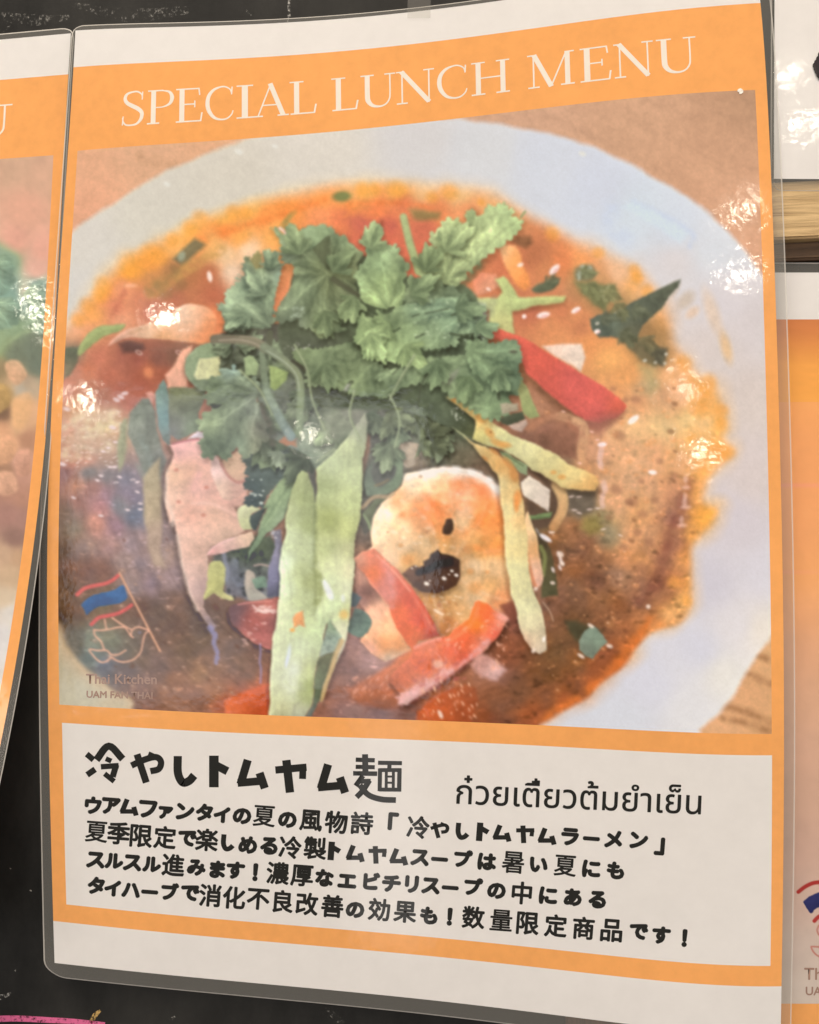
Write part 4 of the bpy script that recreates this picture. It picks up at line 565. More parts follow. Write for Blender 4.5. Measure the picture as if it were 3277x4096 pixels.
    lid = A.fill(lft, [(1200, 1920, (150, 158, 112)), (1220, 2000, (152, 162, 112)), (1160, 2050, (164, 172, 130)), (1240, 2100, (150, 160, 110)), (1160, 2150, (180, 190, 156)), (1220, 2180, (176, 186, 146)), (1140, 2260, (196, 208, 188)), (1200, 2280, (168, 178, 132)), (1240, 2330, (154, 162, 112)), (1140, 2360, (190, 202, 176)), (1200, 2400, (170, 180, 138)), (1250, 2420, (168, 178, 132)), (1140, 2460, (192, 198, 164)), (1220, 2500, (180, 192, 148)), (1260, 2530, (182, 200, 160)), (1130, 2560, (184, 190, 158)), (1200, 2580, (188, 198, 168)), (1110, 2660, (184, 188, 158)), (1180, 2680, (196, 200, 188)), (1230, 2680, (176, 182, 132)), (1170, 2750, (194, 196, 178)), (1240, 2740, (146, 156, 98)), (1110, 2780, (178, 180, 144)), (1220, 2780, (158, 166, 118)), (1130, 2840, (184, 182, 144)), (1200, 2850, (176, 176, 154))], 6, 'cucumber_strip', n=[(60, 5, 140), (30, 6), (8, 8, 90)], bevel=24, eps=30.)
    A.stroke(tB([(992, 330), (1000, 600), (996, 900), (1000, 1200)]), 16, (120, 128, 84), 18, .8)
    A.stroke(tB([(1010, 930), (1040, 1060), (1010, 1220)]), 26, (126, 134, 84), 20, .8)
    A.fill(tB([(930, 60), (975, 95), (1000, 55), (1003, 200), (992, 350), (965, 210), (950, 130)]), (86, 82, 74), 10)
    A.stroke(tB([(690, 760), (730, 870), (770, 1000), (790, 1150)]), 4, (150, 160, 128), 10, .4)
    A.fill(sm(tB([(1060, 1030), (1090, 1010), (1140, 1100), (1150, 1170), (1110, 1180), (1080, 1120)])), (218, 218, 224), 14, alpha=.8)
    A.fill(sm(tB([(1215, 1150), (1240, 1130), (1250, 1180), (1225, 1200)])), (218, 218, 224), 12, alpha=.6)
    A.fill(tB([(800, 1350), (835, 1310), (893, 1275), (898, 1420), (840, 1405), (800, 1440)]), [(1190, 2480, (218, 146, 92)), (1215, 2490, (206, 140, 92))], 8, alpha=.95)
    A.blob(*tB([(798, 1445)])[0], 10, 8, 0, (212, 152, 80), .8, .9)
    A.blob(*tB([(1242, 1312)])[0], 18, 18, 0, (206, 166, 92), 1.2, .75)
    A.blob(*tF([(735, 900)])[0], 8, 34, 8, (198, 206, 222), 1, .7); A.blob(*tF([(710, 1000)])[0], 6, 24, 8, (196, 200, 222), 1, .7)
    A.stroke(tF([(700, 1230), (780, 1300), (850, 1250), (900, 1120)]), 5, (160, 170, 120), 14, .5)
    A.stroke(tF([(790, 1640), (800, 1520), (850, 1470)]), 10, (148, 148, 128), 12, .6)
    A.fill(tF([(1218, 500), (1270, 600), (1335, 700), (1290, 860), (1180, 910), (1095, 950), (1120, 800), (1170, 640)]), [(1330, 2500, (112, 132, 104)), (1340, 2560, (128, 144, 134)), (1310, 2600, (156, 168, 160)), (1300, 2620, (150, 158, 140))], 8, 'cucumber_skin', n=[(26, 22), (9, 14)])
    A.fill(tF([(1090, 950), (1180, 905), (1275, 865), (1200, 1090), (1130, 1300), (1095, 1450), (1060, 1500), (1010, 1640), (940, 1640), (1000, 1520), (1020, 1380), (1025, 1200), (1060, 1030)]), [(1300, 2640, (98, 96, 70)), (1280, 2720, (100, 106, 78)), (1270, 2780, (84, 92, 72)), (1250, 2850, (104, 108, 104))], 9, 'cucumber_skin', n=[(40, 14), (14, 12)])
    A.stroke(tF([(1340, 760), (1280, 900), (1215, 1100), (1160, 1280), (1110, 1440)]), (22, 14), (176, 148, 104), 8, .8)
    A.stroke(t7([(140, 970), (230, 900), (300, 850)]), 6, (156, 168, 134), 6, .7)
    # white haze strip tops
    A.fill(t6([(1300, 760), (1480, 700), (1640, 740), (1660, 850), (1500, 960), (1420, 1000), (1320, 1000), (1260, 900)]), [(1350, 1700, (148, 150, 128)), (1440, 1690, (156, 150, 132)), (1400, 1760, (136, 144, 120))], 40, alpha=.6, n=[(16, 16), (40, 10)])
    A.stroke(t7([(480, 480), (560, 440), (680, 400), (720, 440)]), 22, (178, 168, 146), 22, .6)
    # ---- diagonal cucumber strip
    A.fill(t7([(1020, 340), (1110, 285), (1300, 420), (1515, 600), (1500, 760), (1420, 740), (1330, 690), (1170, 620), (1060, 540), (1010, 440)]), [(1700, 1570, (100, 112, 86)), (1760, 1620, (82, 92, 72)), (1840, 1680, (76, 84, 66)), (1880, 1730, (86, 90, 62)), (1740, 1680, (92, 102, 84))], 8, 'cucumber_skin', n=[(40, 10), (12, 10)])
    A.specks(1805, 1618, 1860, 1680, 20, 3, (206, 208, 186), .9, 0, 1.2, 15)
    gd = t8([(30, 72), (100, 108), (190, 170), (300, 232), (400, 290), (500, 342), (640, 448), (760, 520), (860, 560), (1080, 652), (1250, 770), (1380, 820), (1470, 880), (1505, 940), (1470, 1005), (1340, 1005), (1180, 965), (1080, 900), (1000, 850), (930, 820), (860, 765), (750, 690), (640, 640), (520, 600), (415, 550), (440, 470), (442, 398), (360, 330), (270, 262), (180, 190), (100, 135)])
    A.shade(gd, 0, 18, 30, .35)
    A.fill(gd, [(1740, 1550, (190, 184, 130)), (1820, 1600, (206, 180, 116)), (1880, 1650, (206, 176, 110)), (1930, 1690, (206, 172, 108)), (1920, 1740, (206, 196, 126)), (2000, 1720, (212, 204, 148)), (2000, 1790, (198, 200, 148)), (2100, 1800, (210, 202, 150)), (2100, 1870, (204, 196, 142)), (2200, 1850, (206, 194, 138)), (2220, 1910, (214, 192, 130)), (2300, 1900, (216, 194, 132)), (2370, 1940, (214, 166, 104)), (2320, 1960, (222, 178, 112))], 8, 'cucumber_strip', n=[(50, 6), (12, 5)], eps=30., bevel=18)
    for (x, y, rx, ry, ro) in ((480, 380, 22, 12, 30), (250, 220, 16, 7, 32), (560, 500, 24, 14, 50), (630, 590, 34, 14, 30), (690, 600, 26, 12, 10), (1180, 880, 16, 10, 0), (1110, 840, 12, 8, 0)): A.blob(*t8([(x, y)])[0], rx, ry, ro, (214, 154, 84), 1, .75)
    A.blob(*t8([(568, 492)])[0], 4, 6, 0, (150, 100, 60), .8, .8)
    A.fill(t8([(640, 655), (720, 680), (800, 740), (885, 785), (885, 870), (830, 850), (760, 790), (690, 720)]), [(2050, 1850, (126, 146, 104)), (2090, 1890, (136, 152, 118))], 7, 'cucumber_skin', n=[(20, 8)])
    A.stroke(t8([(650, 660), (740, 715), (850, 785)]), 5, (72, 80, 56), 5, .7)
    # ---- the long pale strip over the prawn
    ws = [*t8([(232, 455), (330, 520), (420, 580), (520, 610), (640, 690), (740, 770), (800, 850), (825, 960), (840, 1080), (860, 1260), (880, 1450)]), *tE([(235, 440), (250, 620), (290, 800), (340, 920), (378, 1050), (400, 1200), (402, 1290), (350, 1330), (280, 1300), (210, 1200), (165, 1060), (140, 950), (85, 750), (50, 560), (45, 350), (25, 100)]), *t8([(655, 1100), (645, 960), (620, 860), (560, 780), (490, 700), (420, 600), (300, 520)])]
    A.shade(ws, -14, 6, 24, .25)
    A.fill(ws, [(1830, 1740, (168, 172, 128)), (1900, 1780, (206, 178, 122)), (1960, 1840, (200, 164, 106)), (2000, 1860, (206, 156, 94)), (2050, 1900, (196, 148, 92)), (2010, 1930, (214, 196, 142)), (2050, 1970, (220, 186, 126)), (2030, 2050, (224, 206, 150)), (2080, 2080, (228, 186, 126)), (2050, 2150, (226, 208, 150)), (2080, 2200, (222, 200, 140)), (2060, 2280, (216, 206, 154)), (2080, 2350, (210, 200, 150)), (2100, 2430, (216, 208, 162)), (2120, 2500, (216, 204, 162)), (2130, 2560, (208, 190, 156)), (2150, 2600, (206, 184, 158)), (2110, 2570, (206, 160, 130))], 7, 'onion_strip', n=[(50, 5, 140), (8, 6, 80), (14, 4)], eps=30., bevel=18)
    for (x, y, rx, ry, ro) in ((800, 1060, 16, 30, 5), (790, 1130, 10, 24, 0), (720, 760, 34, 14, 48), (600, 660, 26, 8, 36), (520, 720, 14, 6, 40), (770, 860, 18, 30, -20)): A.blob(*t8([(x, y)])[0], rx, ry, ro, (226, 140, 72) if y > 1000 else (196, 134, 76), 1, .75)
    A.blob(*tE([(380, 1200)])[0], 7, 12, 10, (240, 226, 214), .8, .9)
    # ---- peppers in front
    p1 = tC([(35, 830), (110, 762), (205, 738), (300, 830), (420, 930), (540, 1080), (640, 1230), (720, 1350), (775, 1490), (700, 1515), (580, 1545), (545, 1625), (490, 1570), (400, 1420), (350, 1300), (335, 1230), (270, 1150), (180, 1060), (130, 960), (60, 900)])
    A.shade(p1, 10, 12, 24, .25)
    A.fill(p1, [(1440, 2230, (196, 138, 112)), (1480, 2220, (206, 120, 92)), (1500, 2290, (222, 118, 72)), (1540, 2270, (216, 120, 96)), (1560, 2320, (206, 132, 122)), (1540, 2380, (212, 134, 118)), (1600, 2330, (206, 96, 72)), (1640, 2400, (206, 88, 62)), (1600, 2450, (220, 104, 60)), (1680, 2480, (204, 84, 60)), (1640, 2530, (214, 98, 52)), (1740, 2530, (176, 76, 62)), (1660, 2550, (206, 104, 62))], 6, 'red_pepper_strip', n=[(50, 6), (12, 4)], eps=26., bevel=16)
    A.stroke(tC([(300, 860), (470, 1040), (620, 1270), (720, 1440)]), (10, 8), (240, 150, 116), 20, .55)
    A.stroke(tC([(230, 800), (380, 940), (520, 1110)]), 5, (246, 190, 166), 9, .5)
    A.stroke(tC([(290, 870), (340, 960), (370, 1060), (370, 1180), (365, 1240)]), (26, 22), (214, 142, 130), 20, .6)
    A.stroke(tC([(150, 1000), (240, 1110), (320, 1220)]), 8, (236, 150, 122), 8, .6)
    A.fill(tC([(1280, 1230), (1400, 1190), (1450, 1320), (1420, 1420), (1360, 1340)]), (122, 70, 56), 14, alpha=.8)
    # soft red-brown flesh at the bottom
    A.fill(tD([(-20, 1200), (120, 1120), (330, 1010), (540, 860), (700, 770), (560, 950), (440, 1230), (420, 1330), (300, 1370), (60, 1320)]), [(1450, 2750, (164, 98, 70)), (1560, 2680, (190, 110, 76)), (1650, 2600, (206, 112, 66)), (1560, 2760, (182, 100, 66)), (1540, 2820, (132, 84, 66))], 26, n=[(30, 12), (10, 8)])
    A.specks(1410, 2700, 1560, 2800, 40, 4, (216, 150, 124), .55, -60, 2.4, 16)
    p2 = tD([(1035, 590), (1065, 500), (1085, 450), (1115, 435), (1200, 470), (1270, 540), (1372, 592), (1340, 670), (1290, 740), (1240, 790), (1180, 850), (1050, 940), (950, 1030), (800, 1130), (640, 1240), (490, 1335), (415, 1310), (430, 1235), (330, 1120), (400, 1030), (520, 930), (560, 830), (640, 790), (760, 755), (850, 750), (900, 680), (960, 640)])
    A.shade(p2, 6, 20, 34, .45)
    A.fill(p2, [(1920, 2420, (230, 112, 60)), (1960, 2460, (228, 104, 62)), (2010, 2480, (228, 150, 128)), (1900, 2500, (236, 120, 52)), (1990, 2540, (222, 100, 78)), (1860, 2560, (224, 100, 64)), (1930, 2580, (226, 126, 98)), (1800, 2600, (218, 106, 78)), (1870, 2640, (214, 92, 68)), (1720, 2590, (204, 112, 82)), (1700, 2660, (206, 96, 58)), (1770, 2670, (212, 126, 96)), (1620, 2720, (188, 96, 62)), (1700, 2760, (206, 140, 120)), (1640, 2800, (214, 172, 164)), (1580, 2740, (176, 96, 66)), (1950, 2620, (218, 138, 122))], 8, 'red_pepper_strip', n=[(40, 8), (12, 9)], eps=26., mot=5, bevel=16)
    A.stroke(tD([(1110, 470), (1050, 640), (900, 760), (760, 830)]), (12, 8), (246, 150, 104), 22, .6)
    A.specks(1760, 2480, 1960, 2600, 26, 4, (250, 190, 160), .5, -35, 2.2, 73)
    A.stroke(tD([(1190, 790), (1100, 880), (1000, 950), (880, 1040), (740, 1120), (600, 1210), (450, 1290)]), (26, 44), (224, 170, 166), 24, .8, rnd=.9)
    A.stroke(tD([(560, 840), (650, 800), (770, 760)]), 12, (226, 150, 132), 12, .7)
    A.stroke(tD([(1260, 540), (1340, 590), (1360, 600)]), (34, 12), (228, 164, 150), 16, .6)
    A.specks(1660, 2640, 1860, 2770, 30, 6, (176, 92, 86), .55, -35, 1.7, 17)
    A.blob(*tD([(760, 985)])[0], 22, 16, 10, (232, 180, 156), 1, .7)
    A.stroke(tD([(500, 1340), (640, 1250), (800, 1140), (1000, 1010), (1100, 930)]), 14, (110, 54, 50), 22, .6)
    A.fill(tD([(1040, 980), (1100, 910), (1190, 900), (1290, 970), (1345, 1030), (1270, 1120), (1200, 1120), (1100, 1070)]), [(1920, 2640, (196, 140, 126)), (1980, 2680, (210, 166, 158)), (1950, 2620, (186, 132, 116))], 24, 'onion_piece', n=[(24, 14), (9, 8)], warp=(30, 8))
    pbm = tD([(590, 1400), (700, 1290), (850, 1200), (1000, 1150), (1080, 1180), (1100, 1300), (1060, 1420), (1040, 1520), (580, 1520)])
    A.fill(pbm, [(1720, 2800, (176, 82, 46)), (1800, 2780, (170, 82, 48)), (1880, 2750, (150, 82, 54)), (1750, 2860, (186, 86, 44)), (1860, 2850, (150, 72, 42))], 20, 'red_pepper_strip', n=[(30, 10), (10, 8)])
    A.specks(1690, 2720, 1910, 2870, 44, 4, (226, 170, 136), .75, 66, 2.2, 18)
    A.specks(1960, 2500, 2030, 2680, 30, 4, (222, 160, 130), .7, 66, 1.8, 19)
    A.blob(*tD([(780, 1415)])[0], 8, 18, -30, (232, 206, 190), .8, .8)
    # herb cube lower right
    A.fill(tE([(560, 1040), (660, 1040), (760, 1080), (880, 1140), (760, 1130), (680, 1220), (600, 1140)]), (66, 64, 46), 26, alpha=.85, n=[(20, 14)])
    A.fill(tE([(735, 1130), (800, 1090), (870, 1150), (935, 1215), (880, 1270), (800, 1365), (740, 1350), (690, 1290), (690, 1215)]), [(2340, 2540, (112, 128, 116)), (2380, 2560, (108, 126, 112)), (2350, 2600, (112, 118, 104))], 9, 'courgette_slice', n=[(12, 8, 30), (40, 6)])
    for (x, y, rx, ry, ro) in ((785, 1085, 14, 7, 30), (700, 1345, 16, 7, 32), (945, 1260, 14, 8, 20), (455, 715, 10, 7, 10), (310, 765, 8, 8, 0), (290, 1300, 8, 10, 30), (1280, 920, 9, 9, 0), (520, 470, 14, 12, 30), (535, 545, 12, 8, 30), (390, 335, 4, 3, 0), (1040, 305, 10, 3, 20), (450, 280, 12, 4, -10)): A.blob(*tE([(x, y)])[0], rx, ry, ro, (230, 206, 188), .8, .85)
    A.stroke(tE([(740, 770), (830, 840), (880, 860)]), 8, (176, 120, 80), 8, .6)
    A.stroke(tE([(370, 880), (430, 960), (460, 1040)]), 4, (206, 180, 150), 5, .7)
    A.blob(*tE([(1500, 855)])[0], 10, 3, 0, (140, 100, 60), 1, .8)
    # reflections of a window on the broth (inside the printed picture)
    A.blob(*t9([(505, 385)])[0], 26, 12, -38, (246, 232, 222), .6, .95)
    A.blob(*t9([(235, 600)])[0], 18, 9, -6, (246, 226, 222), .6, .95); A.blob(*t9([(670, 840)])[0], 17, 9, 4, (248, 228, 218), .6, .95)
    for (x, y, ry) in ((228, 650, 24), (215, 720, 26), (225, 780, 16), (250, 950, 20), (262, 985, 16), (240, 1040, 14), (232, 1085, 16), (240, 1130, 12)): A.blob(*t9([(x, y)])[0], 11, ry, 4, (232, 196, 186), 1.2, .5)
    for (x, y, rx) in ((955, 900, 9), (958, 970, 16), (950, 1050, 9), (945, 1100, 10), (955, 1140, 22), (920, 1250, 9), (925, 1297, 18)): A.blob(*t9([(x, y)])[0], rx, 8 if rx > 10 else 16, 0, (234, 190, 170), 1.1, .55)
    for (x, y, r) in ((380, 520, 20), (360, 990, 20), (860, 865, 12), (575, 915, 10), (730, 745, 12), (520, 215, 16), (440, 215, 10), (580, 1200, 16), (500, 1100, 18), (470, 1095, 14), (975, 1225, 10), (690, 1080, 12), (810, 1380, 30), (640, 1440, 14), (580, 1660, 22), (760, 1600, 26), (290, 1230, 12), (330, 120, 10), (540, 1360, 14), (420, 1490, 14)): A.blob(*t9([(x, y)])[0], r * 1.3, r, 10, (142, 96, 74), 1.2, .42)
    # ---- the coriander leaves on top
    def leaf(pts, c, L=24, h=9, seed=0, veins=(), dx=6, dy=14, rim=(10, 5), n=((60, 9), (22, 8), (8, 6)), name='coriander_leaf', soft=6, sh=.3, hub=None):
        P = teeth(pts, L * .85, h * 1.5, seed); A.shade(P, dx, dy, 44, sh)
        A.fill(P, c, soft, name, n=list(n), rim=rim, veins=[(spline(v), w, t) for v, w, t in veins], eps=34., crease=8 if veins else 13, hub=veins[0][0][0] if veins else hub)
    A.fill(sm([(1200, 1060), (1400, 1010), (1640, 1110), (1880, 1150), (1950, 1380), (1960, 1480), (1760, 1600), (1400, 1640), (1200, 1560), (1110, 1350), (1150, 1220)]), [(1250, 1200, (96, 104, 80)), (1500, 1250, (88, 100, 74)), (1800, 1300, (92, 108, 82)), (1500, 1520, (84, 92, 70)), (1800, 1480, (88, 100, 78)), (1250, 1480, (90, 94, 78))], 16, 'herb_mass', n=[(40, 12), (14, 10)], crease=8)
    # herb mass right of centre
    leaf(t6([(1000, 240), (1140, 195), (1340, 190), (1560, 130), (1725, 300), (1900, 420), (1900, 600), (1700, 640), (1500, 600), (1400, 560), (1250, 530), (1130, 520), (1100, 400)]), [(1180, 1430, (118, 136, 100)), (1300, 1440, (112, 130, 98)), (1400, 1480, (106, 122, 90)), (1250, 1520, (122, 140, 108)), (1420, 1560, (122, 142, 104)), (1520, 1520, (112, 132, 100))], 30, 8, 21, hub=(1590, 1400))
    leaf(t7([(650, 230), (900, 120), (1150, 60), (1500, 40), (1760, 60), (1900, 160), (1930, 330), (1860, 420), (1800, 560), (1660, 610), (1500, 540), (1300, 410), (1110, 290), (900, 340), (790, 380), (740, 300)]), [(1600, 1500, (110, 130, 100)), (1700, 1480, (116, 138, 104)), (1800, 1470, (112, 136, 104)), (1900, 1520, (108, 134, 104)), (2000, 1480, (104, 130, 104)), (2050, 1520, (102, 128, 100)), (1980, 1620, (106, 134, 102)), (1850, 1600, (104, 124, 92)), (1780, 1530, (122, 142, 108))], 34, 9, 22, hub=(1690, 1400))
    for a, w in (([(800, 210), (870, 140), (920, 110)], 5), ([(1020, 450), (1050, 300), (1100, 200)], 7), ([(380, 380), (430, 290), (450, 275)], 16), ([(1700, 300), (1720, 420)], 14)): A.stroke(t7(a), w, (74, 78, 60), 8, .75)
    A.fill(t7([(1240, 220), (1370, 150), (1340, 240), (1300, 310), (1220, 290)]), (134, 134, 116), 14, alpha=.7, n=[(20, 12)])
    A.fill(t7([(370, 350), (400, 290), (440, 290), (400, 360)]), (150, 152, 134), 8)
    # stalk + bits at right of the mass
    A.fill(t8([(780, -20), (880, 100), (930, 220), (990, 350), (900, 372), (840, 330), (820, 200), (800, 100)]), [(2100, 1560, (158, 162, 108)), (2120, 1640, (148, 158, 104))], 8, 'green_stalk', n=[(40, 6)])
    A.fill(t8([(650, 245), (800, 235), (800, 300), (660, 345)]), (166, 154, 128), 10, n=[(20, 5)])
    A.fill(t8([(640, 380), (760, 330), (830, 310), (862, 372), (720, 445), (660, 420)]), (76, 82, 64), 8, n=[(18, 8)])
    A.fill(t8([(720, 440), (870, 378), (880, 420), (840, 490), (760, 470)]), (186, 160, 142), 10)
    # tall pale leaf and vertical stem (upper right)
    A.stroke(t3([(462, 362), (490, 480), (520, 600), (560, 720), (595, 830)]), (29, 34), [(1620, 880, (168, 184, 128)), (1660, 1050, (158, 176, 120))], 9, 1, 'green_stalk', n=[(40, 6)])
    leaf(t3([(690, 590), (700, 495), (760, 475), (785, 420), (850, 372), (905, 392), (960, 380), (995, 440), (1015, 470), (980, 350), (1040, 268), (1090, 285), (1138, 350), (1180, 265), (1225, 280), (1265, 258), (1335, 235), (1360, 285), (1415, 292), (1400, 360), (1480, 372), (1470, 455), (1400, 540), (1270, 640), (1150, 760), (1020, 870), (920, 965), (830, 950), (620, 910), (610, 800), (640, 680), (690, 635), (760, 640)]), [(1760, 920, (164, 184, 132)), (1850, 890, (166, 190, 130)), (1930, 870, (162, 186, 132)), (2020, 840, (142, 170, 122)), (2070, 900, (150, 180, 126)), (1900, 960, (162, 182, 128)), (1980, 960, (164, 190, 134)), (1800, 1020, (150, 168, 118)), (1860, 1080, (148, 166, 118)), (1720, 1080, (138, 156, 108)), (1940, 1020, (168, 192, 138))], 40, 9, 31,
         [(t3([(830, 900), (840, 700), (800, 560), (760, 500)]), 5, -12), (t3([(850, 900), (960, 720), (1060, 560), (1090, 330)]), 5, 10), (t3([(880, 920), (1080, 720), (1300, 500), (1440, 400)]), 6, -12), (t3([(1050, 640), (1090, 560), (1180, 420)]), 4, -10)], n=((70, 7), (26, 5), (8, 4)))
    A.stroke(t3([(1475, 365), (1500, 330), (1512, 318)]), 9, (140, 156, 108), 6, .9)
    A.stroke(t3([(1150, 760), (1060, 860), (960, 960)]), 26, (96, 104, 72), 18, .7)
    A.stroke(t3([(770, 650), (780, 760), (760, 880)]), 22, (140, 158, 112), 14, .5)
    # upper left leaf with folded lobes
    leaf(t2([(600, 450), (635, 480), (650, 442), (690, 480), (740, 515), (830, 468), (920, 432), (1060, 430), (1180, 470), (1280, 540), (1350, 630), (1420, 680), (1370, 790), (1345, 920), (1390, 1040), (1410, 1130), (1330, 1230), (1250, 1260), (1290, 1370), (1160, 1360), (1150, 1412), (1080, 1380), (1040, 1422), (990, 1360), (950, 1312), (900, 1322), (800, 1270), (650, 1265), (640, 1200), (700, 1090), (760, 1010), (810, 850), (760, 800), (700, 740), (690, 560)]), [(1120, 930, (112, 128, 96)), (1220, 930, (134, 164, 128)), (1300, 930, (130, 160, 124)), (1380, 980, (122, 148, 112)), (1330, 1000, (98, 110, 80)), (1290, 970, (100, 112, 84)), (1150, 1020, (132, 152, 128)), (1200, 1060, (112, 128, 96)), (1280, 1060, (104, 116, 82)), (1350, 1060, (128, 138, 94)), (1420, 1080, (126, 136, 96)), (1220, 1150, (118, 138, 108)), (1320, 1150, (106, 116, 82)), (1400, 1200, (100, 108, 80)), (1180, 1240, (112, 128, 104)), (1260, 1250, (116, 132, 98)), (1340, 1270, (116, 130, 94)), (1300, 1320, (124, 138, 98)), (1370, 1320, (112, 132, 98)), (1180, 1300, (110, 120, 100))], 36, 7, 32,
         [(t2([(1100, 850), (980, 660), (880, 600), (720, 580)]), 4, 16), (t2([(1100, 850), (1240, 900), (1380, 1010)]), 4, 16), (t2([(1100, 850), (960, 960), (760, 1120), (640, 1240)]), 4, 12), (t2([(1060, 880), (1040, 1100), (1060, 1380)]), 3, 10)])
    A.fill(t2([(830, 500), (930, 440), (1080, 435), (1110, 510), (960, 630), (880, 590)]), [(1200, 920, (140, 172, 136)), (1280, 930, (130, 162, 124))], 8, n=[(30, 8)])
    A.fill(t2([(970, 640), (1080, 530), (1120, 520), (1130, 760), (1100, 830)]), (96, 104, 76), 10, n=[(30, 8)])
    A.stroke(t2([(1150, 900), (1260, 970), (1340, 1020), (1385, 1040)]), (26, 14), (82, 82, 62), 10, .8)
    A.stroke(t2([(1160, 1170), (1230, 1220), (1300, 1230)]), 9, (78, 84, 62), 8, .8)
    A.stroke(t2([(1095, 800), (1180, 830)]), 12, (84, 92, 66), 8, .7)
    A.specks(1165, 1230, 1220, 1270, 26, 4, (156, 172, 152), .7, 0, 1.4, 33)
    A.stroke(t2([(690, 460), (720, 480), (745, 510)]), 12, (244, 214, 196), 8, .9)
    # left bluish leaf
    leaf(t2([(340, 780), (372, 730), (430, 695), (445, 745), (470, 690), (500, 655), (530, 700), (525, 810), (550, 750), (600, 695), (632, 745), (665, 735), (690, 785), (712, 830), (690, 950), (655, 1030), (640, 1140), (632, 1260), (600, 1310), (450, 1330), (360, 1365), (240, 1362), (210, 1300), (170, 1265), (190, 1210), (160, 1160), (150, 1110), (215, 1090), (212, 1020), (300, 940), (308, 880), (350, 830)]), [(980, 1080, (126, 148, 128)), (1030, 1030, (140, 138, 86)), (1080, 1050, (112, 136, 112)), (1120, 1090, (140, 166, 148)), (1000, 1140, (122, 148, 126)), (1060, 1180, (126, 150, 124)), (920, 1220, (136, 164, 140)), (980, 1230, (128, 152, 128)), (1060, 1270, (110, 126, 104)), (920, 1300, (136, 158, 130)), (1000, 1310, (120, 138, 112))], 30, 10, 34,
         [(t2([(600, 1300), (520, 1160), (430, 900), (400, 740)]), 4, 12), (t2([(600, 1300), (590, 1060), (600, 800)]), 4, -10), (t2([(600, 1300), (420, 1200), (220, 1130)]), 4, 12), (t2([(590, 1310), (400, 1310), (250, 1330)]), 3, -10)])
    A.fill(t2([(440, 745), (500, 655), (530, 700), (520, 810), (480, 820)]), (146, 138, 92), 9, n=[(14, 12)])
    A.fill(t2([(548, 770), (598, 695), (640, 740), (640, 820), (580, 830)]), (108, 128, 112), 8, n=[(14, 22)])
    # centre bright leaf
    leaf(t3([(60, 820), (75, 760), (130, 720), (120, 640), (160, 620), (250, 545), (300, 600), (400, 600), (445, 690), (520, 730), (505, 850), (475, 900), (475, 1010), (460, 1100), (410, 1150), (340, 1140), (310, 1172), (230, 1140), (110, 1110), (90, 1030), (60, 930), (20, 880)]), [(1480, 980, (146, 182, 138)), (1560, 1000, (132, 164, 124)), (1450, 1060, (130, 164, 122)), (1520, 1060, (126, 160, 118)), (1600, 1050, (112, 136, 100)), (1450, 1120, (142, 178, 124)), (1530, 1130, (146, 180, 120)), (1490, 1200, (148, 180, 120)), (1560, 1210, (142, 172, 120)), (1590, 1130, (128, 154, 108)), (1430, 1110, (136, 166, 126))], 44, 9, 35,
         [(t3([(330, 1160), (300, 980), (260, 760), (230, 620)]), 4, -12), (t3([(320, 1150), (180, 950), (80, 860)]), 4, -10), (t3([(330, 1150), (420, 960), (480, 760)]), 4, -10), (t3([(290, 960), (200, 900), (130, 780)]), 3, 10)])
    # folded dark leaf top right + big front leaf
    leaf(t3([(470, 1010), (540, 935), (690, 905), (820, 902), (830, 950), (890, 950), (935, 1005), (1010, 1070), (1080, 1130), (1170, 1250), (1180, 1380), (1060, 1390), (800, 1300), (480, 1120)]), [(1640, 1150, (106, 122, 90)), (1740, 1140, (110, 126, 92)), (1820, 1170, (104, 124, 96)), (1700, 1200, (116, 140, 112)), (1850, 1250, (112, 142, 116)), (1920, 1290, (116, 140, 116)), (1930, 1210, (132, 152, 136))], 30, 8, 36, hub=(1900, 1330))
    leaf(t3([(70, 1230), (110, 1185), (200, 1225), (240, 1160), (300, 1195), (400, 1150), (480, 1095), (700, 1075), (900, 1060), (1040, 1080), (1080, 1200), (1080, 1300), (1140, 1380), (1060, 1385), (950, 1400), (930, 1480), (800, 1512), (640, 1522), (490, 1512), (562, 1562), (420, 1582), (400, 1622), (330, 1600), (310, 1632), (240, 1600), (110, 1572), (80, 1490), (30, 1472), (20, 1410), (50, 1350), (62, 1300)]), [(1440, 1280, (136, 164, 116)), (1500, 1270, (134, 162, 114)), (1460, 1340, (144, 178, 122)), (1450, 1400, (142, 178, 126)), (1530, 1420, (144, 178, 122)), (1540, 1340, (140, 172, 116)), (1620, 1400, (138, 170, 118)), (1580, 1280, (118, 142, 104)), (1660, 1250, (112, 144, 118)), (1740, 1240, (118, 150, 126)), (1640, 1330, (124, 154, 112)), (1720, 1330, (116, 146, 116)), (1700, 1390, (122, 150, 114)), (1800, 1300, (108, 140, 116)), (1860, 1280, (112, 142, 118)), (1780, 1390, (112, 138, 106)), (1850, 1340, (110, 136, 108))], 32, 8, 37,
         [(t3([(1050, 1180), (800, 1180), (560, 1260), (300, 1380), (80, 1430)]), 4, 10), (t3([(700, 1220), (500, 1340), (330, 1590)]), 4, -8), (t3([(800, 1200), (640, 1400), (560, 1540)]), 4, -8), (t3([(1060, 1240), (900, 1330), (760, 1480)]), 4, -8), (t3([(320, 1350), (220, 1300), (110, 1220)]), 3, 8)], sh=.5)
